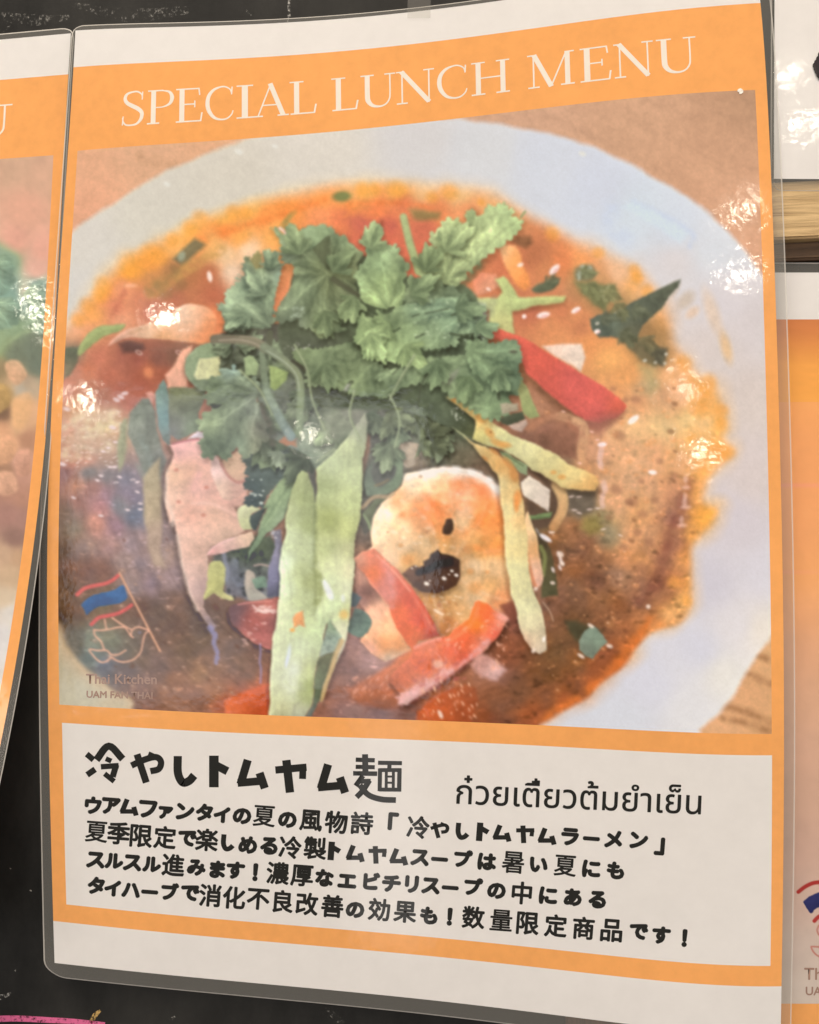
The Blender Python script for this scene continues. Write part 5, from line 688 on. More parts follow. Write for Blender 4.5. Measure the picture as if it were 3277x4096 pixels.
    for a, w in (([(180, 1410), (205, 1445), (235, 1470)], 9), ([(330, 1350), (390, 1345), (430, 1320)], 9), ([(570, 1400), (610, 1385), (640, 1370)], 8), ([(270, 1510), (290, 1550), (310, 1600)], 9), ([(480, 1510), (620, 1525), (780, 1505)], 8), ([(870, 1370), (960, 1385), (1050, 1375)], 10), ([(880, 1210), (940, 1190)], 8), ([(110, 1115), (170, 1160), (220, 1200)], (20, 10)), ([(240, 1160), (300, 1190), (355, 1165)], (4, 16)), ([(540, 1220), (600, 1200)], 6), ([(650, 1195), (860, 1150)], 5)): A.stroke(t3(a), w, (72, 82, 60), 6, .85)
    A.specks(1660, 1180, 1880, 1400, 46, 3.5, (178, 206, 176), .6, 20, 1.8, 38)
    A.specks(1900, 1330, 1950, 1375, 26, 3, (176, 194, 170), .6, 20, 1.8, 39)
    A.fill(t3([(1110, 1100), (1170, 1110), (1190, 1200), (1180, 1270), (1130, 1220)]), (146, 172, 166), 24, alpha=.7, n=[(14, 14)])
    leaf(t3([(1000, 1470), (1100, 1420), (1250, 1440), (1340, 1420), (1440, 1432), (1462, 1480), (1490, 1555), (1495, 1640), (1460, 1700), (1500, 1800), (1400, 1860), (1200, 1800), (1050, 1700)]), [(1900, 1400, (106, 134, 102)), (2000, 1380, (100, 130, 104)), (2060, 1400, (100, 128, 102)), (2080, 1460, (98, 126, 102)), (1980, 1480, (108, 138, 106)), (2040, 1540, (104, 132, 106))], 30, 8, 40, hub=(1880, 1400))
    A.blob(*t3([(1410, 1525)])[0], 16, 7, 0, (92, 86, 70), 1, .8)
    for k, (x_, y_, sz, an, c_) in enumerate(((1200, 1020, 130, -1.9, (126, 148, 110)), (1330, 1090, 120, -1.0, (112, 132, 96)), (1480, 1000, 120, -1.35, (140, 168, 122)), (1420, 1180, 120, 2.0, (124, 146, 104)), (1700, 1090, 130, -1.2, (120, 142, 100)), (1780, 1010, 150, -.95, (154, 178, 126)), (1640, 1180, 130, -.5, (118, 142, 104)), (1820, 1230, 120, .1, (108, 134, 104)), (1900, 1300, 100, .4, (110, 138, 108)), (1990, 1470, 110, 1.3, (104, 130, 100)), (1560, 1290, 120, 2.4, (140, 170, 118)), (1480, 1330, 120, 1.2, (146, 178, 124)), (1620, 1380, 130, 1.0, (134, 162, 112)), (1300, 1240, 110, 1.5, (114, 132, 96)), (1060, 1180, 110, -2.2, (130, 154, 128)), (1000, 1260, 110, 2.7, (128, 152, 126)), (1080, 1080, 90, -1.5, (118, 142, 116)), (1750, 1440, 120, 1.5, (106, 130, 98)), (1880, 1500, 110, 1.9, (104, 128, 94)), (1300, 1450, 120, 1.2, (112, 130, 98)))):
        Q = leaflet(sz, an, 900 + k, .85) + (x_, y_); A.shade(Q, 5, 12, 32, .36)
        A.fill(Q, [(x_, y_, np.array(c_) * .84), (x_ + sz * math.cos(an), y_ + sz * math.sin(an), np.array(c_) * 1.08)], 5, 'coriander_leaf', n=[(40, 8), (14, 8), (7, 5)], rim=(8, 5), hub=(x_, y_), crease=6, eps=30.)
    # the left lower dark leaf
    leaf(t6([(395, 372), (440, 385), (505, 345), (540, 395), (575, 425), (700, 470), (725, 560), (700, 630), (745, 690), (800, 800), (830, 900), (810, 1010), (740, 1060), (650, 1140), (580, 1150), (555, 1085), (510, 1085), (485, 1140), (430, 1192), (370, 1160), (330, 1182), (240, 1142), (222, 1062), (195, 1010), (250, 950), (190, 885), (200, 820), (290, 722), (232, 662), (262, 580), (250, 510), (300, 450), (395, 442)]), [(900, 1490, (128, 146, 134)), (930, 1470, (120, 142, 136)), (860, 1530, (106, 122, 96)), (960, 1540, (112, 126, 104)), (860, 1620, (110, 124, 96)), (950, 1600, (108, 120, 100)), (1010, 1620, (124, 132, 116)), (840, 1700, (126, 142, 110)), (930, 1700, (114, 126, 104)), (1040, 1720, (112, 110, 92)), (850, 1790, (104, 120, 98)), (950, 1780, (112, 128, 110)), (880, 1840, (96, 112, 90)), (1030, 1780, (128, 130, 104))], 42, 11, 41,
         [(t6([(720, 580), (560, 590), (420, 600), (260, 560)]), 3, 16), (t6([(700, 620), (520, 740), (360, 830), (210, 860)]), 4, 12), (t6([(700, 640), (560, 860), (420, 1160)]), 4, 12), (t6([(720, 660), (660, 900), (640, 1120)]), 4, 10)], n=((60, 9, 30), (22, 9), (8, 6)))
    A.fill(sm(t6([(305, 690), (340, 675), (400, 678), (370, 705), (330, 715)])), (62, 64, 54), 6)
    A.stroke(t6([(745, 690), (780, 780), (840, 880), (845, 1020)]), (20, 30), (92, 84, 70), 14, .8)
    # stems
    A.stroke(t6([(820, 70), (815, 140), (800, 230)]), 26, (96, 98, 78), 8, .9)
    A.fill(t6([(590, 290), (640, 272), (685, 275), (722, 340), (690, 440), (600, 432)]), (142, 164, 124), 9, 'courgette_slice', n=[(30, 7)])
    A.fill(t6([(808, 350), (900, 370), (985, 405), (960, 470), (860, 562), (820, 540)]), (140, 162, 102), 8, 'coriander_leaf', n=[(30, 7)])
    A.stroke(t6([(752, 230), (768, 400), (790, 560), (850, 690), (920, 830), (1000, 960)]), (24, 40), [(1050, 1480, (122, 136, 112)), (1080, 1600, (138, 154, 138)), (1130, 1700, (124, 138, 128)), (1160, 1740, (128, 146, 144))], 10, .95, 'coriander_stem', n=[(20, 18), (8, 10)])
    A.stroke(t6([(340, 120), (480, 122), (620, 132), (720, 160), (780, 200)]), (34, 40), [(880, 1355, (122, 114, 94)), (1000, 1365, (132, 126, 102))], 8, 1, 'coriander_stem', n=[(60, 12, 10)])
    A.stroke(t6([(380, 132), (560, 128), (700, 165), (790, 230)]), 6, (178, 164, 142), 6, .7)
    A.stroke(t6([(560, 100), (680, 108), (770, 160)]), 6, (160, 150, 126), 6, .6)
    A.stroke(t6([(770, 190), (880, 260), (980, 340), (1060, 430), (1085, 560), (1080, 720), (1072, 920)]), (34, 30), [(1080, 1410, (130, 140, 116)), (1180, 1480, (134, 142, 112)), (1200, 1600, (132, 146, 116)), (1195, 1720, (122, 138, 112))], 8, 1, 'coriander_stem', n=[(16, 8, 60)])
    A.stroke(t6([(790, 220), (960, 330), (1050, 440), (1072, 560)]), 5, (172, 180, 162), 6, .7)
    A.stroke(t6([(1010, 310), (1080, 350), (1120, 385)]), (10, 18), (70, 66, 54), 8, .8)
    A.specks(1140, 1370, 1240, 1400, 16, 3, (200, 196, 180), .8, 0, 1.2, 42)
    for q_ in ([(1180, 1380), (1230, 1480), (1250, 1600), (1300, 1720)], [(1420, 1560), (1400, 1660), (1440, 1760)], [(960, 1480), (1040, 1560), (1090, 1660)], [(1560, 1580), (1600, 1680), (1580, 1790)], [(1660, 1420), (1600, 1520), (1560, 1600)]):
        A.stroke(q_, (11, 7), (140, 152, 116), 7, .8, n=[(16, 8)]); A.stroke([(u_ - 3, v_ - 1) for u_, v_ in q_], 3, (184, 192, 160), 4, .6)
    # thin glare of kitchen light caught in the picture itself, left as soft veil tone
    # ---- emblem printed on the picture
    e = A.new_id('emblem'); ln = (216, 160, 132)
    A.stroke(tA([(235, 708), (300, 655), (380, 632), (480, 612), (545, 580), (592, 540)]), (16, 14), (204, 92, 84), 4, .95, id=e)
    A.fill(spline(tA([(272, 785), (350, 728), (480, 692), (560, 668), (622, 634), (668, 722), (600, 785), (500, 806), (420, 818), (350, 848), (310, 884), (290, 830)]), 3, True), [(360, 2400, (54, 84, 124)), (480, 2380, (68, 100, 142)), (430, 2420, (50, 82, 122))], 4, id=e, n=[(30, 8)])
    A.stroke(tA([(358, 965), (420, 908), (500, 890), (580, 872), (650, 838), (705, 798)]), (15, 14), (202, 88, 82), 4, .95, id=e)
    A.stroke(tA([(600, 520), (950, 1195)]), 9, (206, 152, 120), 4, .95, id=e)
    for a in ([(380, 1012), (440, 1016), (500, 1010), (580, 992), (640, 990), (670, 1020), (695, 1060), (718, 1078)], [(700, 1062), (705, 1025), (730, 998), (770, 988), (810, 1000), (852, 1018), (820, 1050), (800, 1130), (785, 1200), (740, 1255), (690, 1280), (630, 1290), (570, 1275), (532, 1250), (500, 1275), (460, 1292), (420, 1280), (370, 1230), (342, 1182), (410, 1190), (490, 1190), (530, 1225), (590, 1225), (655, 1188)], [(380, 1012), (390, 1062), (440, 1112), (468, 1180)], [(472, 922), (480, 970), (488, 1002)], [(538, 908), (620, 965), (705, 1012)]):
        A.stroke(tA(a), 7, ln, 4, .92, id=e)
    A.blob(*tA([(775, 1035)])[0], 7, 6, 0, (120, 110, 116), .8, .9)
    for q_ in [k for k, nm in enumerate(A.names) if nm == 'cucumber_strip']:
        mk_ = (A.id == q_)[..., None] * np.clip((Y[..., None] - 1850) / 500, 0, 1); A.col += mk_ * np.array([12, 9, 4], np.float32)
    # print finishing: slightly grey greens, soft screen, grain
    c = A.col; gr = np.clip((c[..., 1] - np.maximum(c[..., 0], c[..., 2])) / 30, 0, 1)[..., None]; lum = c.mean(-1, keepdims=True)
    A.col = c = c * (1 - .36 * gr) + lum * np.array([1.0, 1.02, .93], np.float32) * .36 * gr
    c *= 1 + gr * np.array([.10, .07, -.03], np.float32)
    for _ in range(2):
        p = np.pad(A.col, ((1, 1), (1, 1), (0, 0)), 'edge')
        p = p[:-2] * .25 + p[1:-1] * .5 + p[2:] * .25; A.col = p[:, :-2] * .25 + p[:, 1:-1] * .5 + p[:, 2:] * .25
    sat = np.clip((A.col.max(-1) - A.col.min(-1)) / 50, .25, 1)
    A.col *= (1 + sat * (.032 * A.noise(X, Y, 26, seed=61, octv=2) + .028 * A.noise(X, Y, 11, seed=62, octv=2)))[..., None]
    # printed grain
    A.col *= (1 + .012 * A.noise(X, Y, 7, seed=51, octv=2) + .008 * A.noise(X, Y, 3.2, seed=52, octv=1))[..., None]
    np.clip(A.col, 8, 252, out=A.col)

# ---------------------------------------------------------------- geometry of the sheets
def ray(px, py):
    px = np.asarray(px, float); py = np.asarray(py, float)
    d = np.stack([(px - CX) / FPX, -(py - CY) / FPX, -np.ones_like(px)], -1)
    return d @ CAM_ROT.T
def at(px, py, d):
    """point of an image pixel coordinate at distance d (m) in front of the board (board = plane y = 0)"""
    r = ray(px, py); t = (-np.asarray(d, float) - CAM_LOC[1]) / r[..., 1]
    return CAM_LOC + r * t[..., None]
FWD = np.array([[1673.11, 5.44, 2.84, 3.08, -2.99, 1.14, 1431.33, 38.89, -24.36, 0.1, 1.45, -12.13, 1.74, 1.4, -1.75, 0.55, 6.47, -5.1, 5.0, -5.94, 2.91],  # polynomial fitted to sheet edges read off as image pixels
                [1978.01, 2007.53, 17.0, 2.69, 13.08, -16.54, -11.65, 152.64, 18.22, -11.94, 1.27, -3.42, 4.43, -9.2, 6.81, 3.15, -6.33, -1.43, -0.47, -5.62, -1.26]])
def image_px(u, v):
    """sheet millimetres (u right, v down from the paper's top left corner) -> image pixels of the slightly wavy sheet"""
    s = 2 * np.asarray(u, float) / 210 - 1; t = 2 * np.asarray(v, float) / 297 - 1
    a = [np.ones_like(s), s]; b = [np.ones_like(t), t]
    for i in range(2, 6): a.append(2 * s * a[-1] - a[-2]); b.append(2 * t * b[-1] - b[-2])
    B = [a[i] * b[j] for i in range(6) for j in range(6 - i)]
    return sum(c * q for c, q in zip(FWD[0], B)), sum(c * q for c, q in zip(FWD[1], B))
def from_image_px(px, py):
    px = np.asarray(px, float); py = np.asarray(py, float)
    u = (px - 241) / 13.7; v = py / 13.6
    for _ in range(8):
        x, y = image_px(u, v); xu, yu = image_px(u + .01, v); xv, yv = image_px(u, v + .01)
        a, b, c, d = (xu - x) * 100, (xv - x) * 100, (yu - y) * 100, (yv - y) * 100
        det = a * d - b * c; rx, ry = px - x, py - y
        u = u + (d * rx - b * ry) / det; v = v + (-c * rx + a * ry) / det
    return u, v
def lift(u, v):
    s = np.clip(np.asarray(u, float) / 210, -.1, 1.1); t = np.asarray(v, float) / 297
    return .0038 + .0045 * np.abs(s)**1.6 + .0007 * np.sin(5.0 * s + 2.0 * t) + .0006 * np.sin(6.5 * t + 1.0 + 1.5 * s)
def sheet(u, v, h=0.0):
    x, y = image_px(u, v); return at(x, y, lift(u, v) + h)
def sheet_px(px, py, h=0.0):
    u, v = from_image_px(px, py); return at(px, py, lift(u, v) + h)

def mesh_obj(name, verts, faces, mat, parent=None, ink=None, smooth=True):
    """faces: (n,4) or (n,3) int array; vertices in world metres, stored relative to the parent's location"""
    V = np.asarray(verts, float).reshape(-1, 3); F = np.asarray(faces, int)
    if parent is not None: V = V - np.array(parent.location if parent.type == 'EMPTY' else parent['origin'])
    me = bpy.data.meshes.new(name); k = F.shape[1]
    nrm = np.cross(V[F[:, 1]] - V[F[:, 0]], V[F[:, 2]] - V[F[:, 0]])[:, 1]      # printed faces look out of the board (-y)
    if k == 4 or abs(nrm.sum()) > .6 * np.abs(nrm).sum():
        F = np.where((nrm > 0)[:, None], F[:, ::-1], F)
    me.vertices.add(len(V)); me.vertices.foreach_set('co', V.astype(np.float32).ravel())
    me.loops.add(F.size); me.loops.foreach_set('vertex_index', F.astype(np.int32).ravel())
    me.polygons.add(len(F)); me.polygons.foreach_set('loop_start', np.arange(0, F.size, k, dtype=np.int32))
    try: me.polygons.foreach_set('loop_total', np.full(len(F), k, np.int32))
    except Exception: pass
    if smooth: me.polygons.foreach_set('use_smooth', np.ones(len(F), bool))
    if ink is not None:
        at_ = me.color_attributes.new('ink', 'FLOAT_COLOR', 'POINT')
        at_.data.foreach_set('color', np.c_[ink, np.ones(len(ink))].astype(np.float32).ravel())
    me.update(calc_edges=True); me.validate()
    me.materials.append(mat)
    o = bpy.data.objects.new(name, me); COL.objects.link(o)
    if parent is not None: o.parent = parent
    return o
def grid_faces(nr, nc):
    i = np.arange(nr * nc).reshape(nr, nc)
    return np.stack([i[:-1, :-1], i[1:, :-1], i[1:, 1:], i[:-1, 1:]], -1).reshape(-1, 4)
def compact(F):
    used, inv = np.unique(F, return_inverse=True); return used, inv.reshape(F.shape)
def thing(name, label, cat, loc, group=None):
    o = bpy.data.objects.new(name, None); COL.objects.link(o); o.location = [float(q) for q in loc]; o.empty_display_size = .02
    o['label'] = label; o['category'] = cat
    if group: o['group'] = group
    return o
def tag(o, label, cat, group=None):
    o['label'] = label; o['category'] = cat
    if group: o['group'] = group
    return o
def child_of(part, root):          # sub-parts hang on a part; their coordinates stay relative to the thing's base
    part['origin'] = list(root.location); return part

# ---------------------------------------------------------------- materials
def nt(name):
    m = bpy.data.materials.new(name); m.use_nodes = True; t = m.node_tree
    return m, t, t.nodes['Principled BSDF']
def node(t, kind, **kw):
    n = t.nodes.new(kind)
    for k, v in kw.items():
        if k in n.inputs: n.inputs[k].default_value = v
        else: setattr(n, k, v)
    return n
def laminate(t, b, rough=.07, ripple=1.0):
    """glossy plastic pouch over the print: clear coat with tiny orange-peel ripples"""
    tc = node(t, 'ShaderNodeTexCoord')
    n1 = node(t, 'ShaderNodeTexNoise', Scale=350.0, Detail=1.6, Roughness=.5)
    n2 = node(t, 'ShaderNodeTexNoise', Scale=36.0, Detail=2.0)
    t.links.new(tc.outputs['Object'], n1.inputs['Vector']); t.links.new(tc.outputs['Object'], n2.inputs['Vector'])
    b1 = node(t, 'ShaderNodeBump', Strength=1.0, Distance=RIPPLE * ripple); b2 = node(t, 'ShaderNodeBump', Strength=1.0, Distance=WAVE)
    t.links.new(n1.outputs[0], b1.inputs['Height']); t.links.new(n2.outputs[0], b2.inputs['Height'])
    t.links.new(b2.outputs[0], b1.inputs['Normal'])
    b.inputs['Coat Weight'].default_value = 1.0; b.inputs['Coat Roughness'].default_value = rough; b.inputs['Coat IOR'].default_value = 1.5
    t.links.new(b1.outputs[0], b.inputs['Coat Normal'])
    n3 = node(t, 'ShaderNodeTexNoise', Scale=55.0, Detail=6.0, Roughness=.7); t.links.new(tc.outputs['Object'], n3.inputs['Vector'])   # handling smears on the plastic
    r3 = node(t, 'ShaderNodeMapRange'); t.links.new(n3.outputs[0], r3.inputs['Value'])
    for k, v in (('From Min', .48), ('From Max', .75), ('To Min', rough), ('To Max', rough + .045)): r3.inputs[k].default_value = v
    t.links.new(r3.outputs[0], b.inputs['Coat Roughness'])
    b.inputs['Roughness'].default_value = .7; b.inputs['Specular IOR Level'].default_value = .15
    return tc
RIPPLE, WAVE = 0.000034, 0.00016
def print_mat(name, colour=None, mottle=.04, scale=240.0):
    m, t, b = nt(name); tc = laminate(t, b)
    if colour is None:
        a = node(t, 'ShaderNodeVertexColor', layer_name='ink'); t.links.new(a.outputs['Color'], b.inputs['Base Color']); return m
    n = node(t, 'ShaderNodeTexNoise', Scale=scale, Detail=5.0, Roughness=.65); t.links.new(tc.outputs['Object'], n.inputs['Vector'])
    n2 = node(t, 'ShaderNodeTexNoise', Scale=22.0, Detail=3.0); t.links.new(tc.outputs['Object'], n2.inputs['Vector'])
    ad = node(t, 'ShaderNodeMath', operation='ADD'); t.links.new(n.outputs[0], ad.inputs[0]); t.links.new(n2.outputs[0], ad.inputs[1])
    r = node(t, 'ShaderNodeMapRange'); t.links.new(ad.outputs[0], r.inputs['Value'])
    for k, v in (('From Min', .7), ('From Max', 1.3), ('To Min', 1 - mottle), ('To Max', 1 + mottle)): r.inputs[k].default_value = v
    mx = node(t, 'ShaderNodeVectorMath', operation='SCALE'); mx.inputs[0].default_value = colour; t.links.new(r.outputs[0], mx.inputs['Scale'])
    t.links.new(mx.outputs[0], b.inputs['Base Color']); return m
def s2l(c):
    c = np.asarray(c, float) / 255; return np.where(c <= .04045, c / 12.92, ((c + .055) / 1.055)**2.4)
LIT_TOP, LIT_LOW = np.array([.99, .91, .755]), np.array([.785, .68, .60])   # light falling on the top and bottom of the sheet: print colour = seen colour / light
def ink_of(c, veil=.010, glare=0, Y=2300.):
    f = np.clip((np.asarray(Y, float) - 350) / 2600, 0, 1)[..., None]
    return np.clip((s2l(c) - veil - glare) / (LIT_TOP * (1 - f) + LIT_LOW * f), .012, .96)
def film_mat(name, body, alpha, rough=.12):
    m, t, b = nt(name); laminate(t, b, rough, .6)
    b.inputs['Base Color'].default_value = (*body, 1)
    tr = node(t, 'ShaderNodeBsdfTransparent'); tr.inputs[0].default_value = (.93, .93, .92, 1)
    ge = node(t, 'ShaderNodeNewGeometry'); dt = node(t, 'ShaderNodeVectorMath', operation='DOT_PRODUCT')
    t.links.new(ge.outputs['Normal'], dt.inputs[0]); t.links.new(ge.outputs['Incoming'], dt.inputs[1])
    ab = node(t, 'ShaderNodeMath', operation='ABSOLUTE'); t.links.new(dt.outputs['Value'], ab.inputs[0])
    om = node(t, 'ShaderNodeMath', operation='SUBTRACT'); om.inputs[0].default_value = 1.0; t.links.new(ab.outputs[0], om.inputs[1])
    pw = node(t, 'ShaderNodeMath', operation='POWER'); pw.inputs[1].default_value = 5.0; t.links.new(om.outputs[0], pw.inputs[0])
    ad = node(t, 'ShaderNodeMath', operation='MULTIPLY_ADD'); ad.inputs[1].default_value = .6; ad.inputs[2].default_value = alpha; ad.use_clamp = True
    t.links.new(pw.outputs[0], ad.inputs[0])
    mx = node(t, 'ShaderNodeMixShader'); t.links.new(ad.outputs[0], mx.inputs[0]); t.links.new(tr.outputs[0], mx.inputs[1]); t.links.new(b.outputs[0], mx.inputs[2])
    t.links.new(mx.outputs[0], t.nodes['Material Output'].inputs[0]); return m
M_INK = print_mat('printed_ink')
M_WHITE = print_mat('white_paper', (.80, .80, .80), .035, 160.0)
M_ORANGE = print_mat('orange_ink', (.90, .415, .128), .07)
M_TEXT = print_mat('black_ink', (.011, .012, .011), .05)
M_TITLE = print_mat('cream_lettering', (.88, .83, .75), .02)
M_FAINT = print_mat('faint_lettering', (.37, .235, .185), .05)
M_FILM = film_mat('laminate_film', (.50, .50, .47), .21)
M_EDGE = film_mat('laminate_edge_glint', (.85, .83, .78), .58, .2)  # cut edge coloured pale to stand for its glint

def board_mat():
    m, t, b = nt('chalkboard_paint'); tc = node(t, 'ShaderNodeTexCoord')
    mp = node(t, 'ShaderNodeMapping'); mp.inputs['Scale'].default_value = (1, 1, .5); t.links.new(tc.outputs['Object'], mp.inputs[0])
    n = node(t, 'ShaderNodeTexNoise', Scale=34.0, Detail=7.0, Roughness=.68); t.links.new(mp.outputs[0], n.inputs['Vector'])
    n2 = node(t, 'ShaderNodeTexNoise', Scale=420.0, Detail=3.0); t.links.new(tc.outputs['Object'], n2.inputs['Vector'])
    r = node(t, 'ShaderNodeValToRGB'); e = r.color_ramp.elements
    e[0].position = .32; e[0].color = (.010, .0105, .0105, 1); e[1].position = .78; e[1].color = (.036, .036, .034, 1)
    t.links.new(n.outputs[0], r.inputs[0]); t.links.new(r.outputs[0], b.inputs['Base Color'])
    b.inputs['Roughness'].default_value = .75; b.inputs['Specular IOR Level'].default_value = .25
    bp = node(t, 'ShaderNodeBump', Strength=.4, Distance=.0002); t.links.new(n2.outputs[0], bp.inputs['Height']); t.links.new(bp.outputs[0], b.inputs['Normal'])
    return m
def chalk_mat(name, colour, cover=.5):
    m, t, b = nt(name); tc = node(t, 'ShaderNodeTexCoord'); b.inputs['Base Color'].default_value = (*colour, 1); b.inputs['Roughness'].default_value = .95; b.inputs['Specular IOR Level'].default_value = 0
    n = node(t, 'ShaderNodeTexNoise', Scale=900.0, Detail=4.0, Roughness=.7); t.links.new(tc.outputs['Object'], n.inputs['Vector'])
    r = node(t, 'ShaderNodeMapRange'); r.inputs['From Min'].default_value = 1 - cover - .12; r.inputs['From Max'].default_value = 1 - cover + .12; t.links.new(n.outputs[0], r.inputs['Value'])
    tr = node(t, 'ShaderNodeBsdfTransparent'); mx = node(t, 'ShaderNodeMixShader')
    t.links.new(r.outputs[0], mx.inputs[0]); t.links.new(tr.outputs[0], mx.inputs[1]); t.links.new(b.outputs[0], mx.inputs[2]); t.links.new(mx.outputs[0], t.nodes['Material Output'].inputs[0]); return m
def wood_mat(name, dark, light, sc=(8, 60, 160)):
    m, t, b = nt(name); tc = node(t, 'ShaderNodeTexCoord'); mp = node(t, 'ShaderNodeMapping'); mp.inputs['Scale'].default_value = sc; t.links.new(tc.outputs['Object'], mp.inputs[0])
    n = node(t, 'ShaderNodeTexNoise', Scale=2.2, Detail=9.0, Roughness=.72, Distortion=.7); t.links.new(mp.outputs[0], n.inputs['Vector'])
    r = node(t, 'ShaderNodeValToRGB'); e = r.color_ramp.elements; e[0].position = .33; e[0].color = (*dark, 1); e[1].position = .62; e[1].color = (*light, 1)
    t.links.new(n.outputs[0], r.inputs[0]); t.links.new(r.outputs[0], b.inputs['Base Color']); b.inputs['Roughness'].default_value = .62
    bp = node(t, 'ShaderNodeBump', Strength=.7, Distance=.0008); t.links.new(n.outputs[0], bp.inputs['Height']); t.links.new(bp.outputs[0], b.inputs['Normal']); return m

# ---------------------------------------------------------------- the board behind everything
def slab(name, x0, x1, z0, z1, y0, y1, mat, parent=None, bevel=.0006):
    import bmesh
    bm = bmesh.new(); bmesh.ops.create_cube(bm, size=1)
    org = np.array(parent.location) if parent is not None else np.zeros(3)
    for v in bm.verts: v.co = Vector(((x0 + x1) / 2 + v.co.x * (x1 - x0) - org[0], (y0 + y1) / 2 + v.co.y * (y1 - y0) - org[1], (z0 + z1) / 2 + v.co.z * (z1 - z0) - org[2]))
    if bevel: bmesh.ops.bevel(bm, geom=list(bm.edges), offset=bevel, segments=2, affect='EDGES')
    me = bpy.data.meshes.new(name); bm.to_mesh(me); bm.free(); me.materials.append(mat)
    o = bpy.data.objects.new(name, me); COL.objects.link(o)
    if parent is not None: o.parent = parent
    return o
P = lambda x, y, d=0.0: at(np.array(float(x)), np.array(float(y)), np.array(float(d)))
board = thing('chalkboard', 'black chalkboard behind the laminated menus with a pink chalk line at the bottom left', 'chalkboard', (0, .006, -.2))
slab('panel', -.42, .42, -.34, .32, 0.0, .012, board_mat(), board, 0)
def ribbon(pts, w, h, to3d, k=6, smooth=True):
    """flat stroke along a polyline: returns vertices (via to3d) and quads"""
    Q = spline(pts, k) if smooth and len(pts) > 2 else np.asarray(pts, float)
    W = np.interp(np.linspace(0, 1, len(Q)), np.linspace(0, 1, len(w)), w) if not np.isscalar(w) else np.full(len(Q), float(w))
    d = np.gradient(Q, axis=0); d /= np.hypot(d[:, 0], d[:, 1])[:, None] + 1e-9
    n = np.c_[-d[:, 1], d[:, 0]]
    A = Q + n * W[:, None] / 2; B = Q - n * W[:, None] / 2
    V2 = np.stack([A, B], 1).reshape(-1, 2); F = np.array([[2 * i, 2 * i + 1, 2 * i + 3, 2 * i + 2] for i in range(len(Q) - 1)])
    return to3d(V2[:, 0], V2[:, 1], h), F
def ribbons(name, strokes, to3d, mat, parent, h0=.000022, dh=.0000012, smooth=True):
    VV, FF, n = [], [], 0
    for i, (pts, w) in enumerate(strokes):
        V, F = ribbon(pts, w, h0 + dh * i, to3d, smooth=smooth); VV.append(V); FF.append(F + n); n += len(V)
    return mesh_obj(name, np.vstack(VV), np.vstack(FF), mat, parent, smooth=False)
brd = lambda x, y, h: at(x, y, h)
CH_PINK = chalk_mat('pink_chalk', (.72, .16, .34), .62); CH_WHITE = chalk_mat('white_chalk', (.6, .6, .57), .42); CH_YEL = chalk_mat('yellow_chalk', (.62, .42, .16), .5); CH_DUST = chalk_mat('chalk_dust', (.36, .36, .34), .34)
ribbons('chalk_line', [([(-60, 4078), (60, 4074), (190, 4080), (300, 4086), (420, 4098)], [26, 24, 22, 18])], brd, CH_PINK, board)
ribbons('chalk_mark', [([(362, 4092), (382, 4060), (402, 4042)], [16, 20, 10])], brd, CH_YEL, board)
for s in (([(-10, 3992), (20, 3984), (46, 3972)], [22, 18, 8]), ([(680, 4080), (700, 4066)], [14, 8])): ribbons('chalk_mark', [s], brd, CH_WHITE, board)
ribbons('chalk_mark', [([(1304, 4028), (1330, 4058), (1372, 4092)], [10, 22, 26])], brd, CH_DUST, board)
for s in (([(1158, -10), (1156, 30), (1160, 66)], [8, 10, 6]), ([(1154, 60), (1150, 88)], [9, 5]), ([(985, 40), (1005, 62)], [8, 4])): ribbons('chalk_mark', [s], brd, CH_WHITE, board)
for s in (([(6, 128), (30, 112), (52, 104)], [8, 12, 6]), ([(-20, 60), (120, 80), (280, 70)], [30, 50, 20]), ([(300, 20), (520, 60), (760, 40)], [20, 60, 30])): ribbons('chalk_mark', [s], brd, CH_DUST, board)
for s in (([(40, 3470), (44, 3476)], [6, 6]), ([(120, 3560), (128, 3564)], [6, 5]), ([(60, 3880), (66, 3886)], [6, 5])): ribbons('chalk_mark', [s], brd, CH_WHITE, board)

# wooden rail crossing the board on the right, its underside strip coloured dark for the shade there, and the post at the bottom
M_PINE = wood_mat('pale_pine', (.36, .23, .10), (.80, .58, .30)); M_SHADEWOOD = wood_mat('shaded_wood', (.045, .024, .012), (.14, .08, .04)); M_RED = wood_mat('red_brown_wood', (.05, .022, .012), (.17, .075, .038), (120, 60, 10))
a, b_ = P(3000, 742, .005), P(3480, 952, .005)
rail = thing('wooden_rail', 'pale pine rail fixed to the board between the two right hand menus', 'rail', (a[0], 0, b_[2]))
slab('rail_plank', P(3060, 742, .005)[0], .36, P(3277, 950, .005)[2], P(3277, 720, .005)[2], -.0052, -.0002, M_PINE, rail)
slab('lower_strip', P(3060, 960, .005)[0], .36, P(3277, 1036, .0025)[2], P(3277, 950, .005)[2] - .0002, -.0026, -.0002, M_SHADEWOOD, rail)
pa, pb = P(2262, 4050), P(2760, 4400)
tag(slab('wooden_post', pa[0], pb[0], pb[2] - .04, P(2262, 3960)[2], -.0016, -.0001, M_RED), 'red brown wooden post showing below the bottom edge of the big menu', 'post')

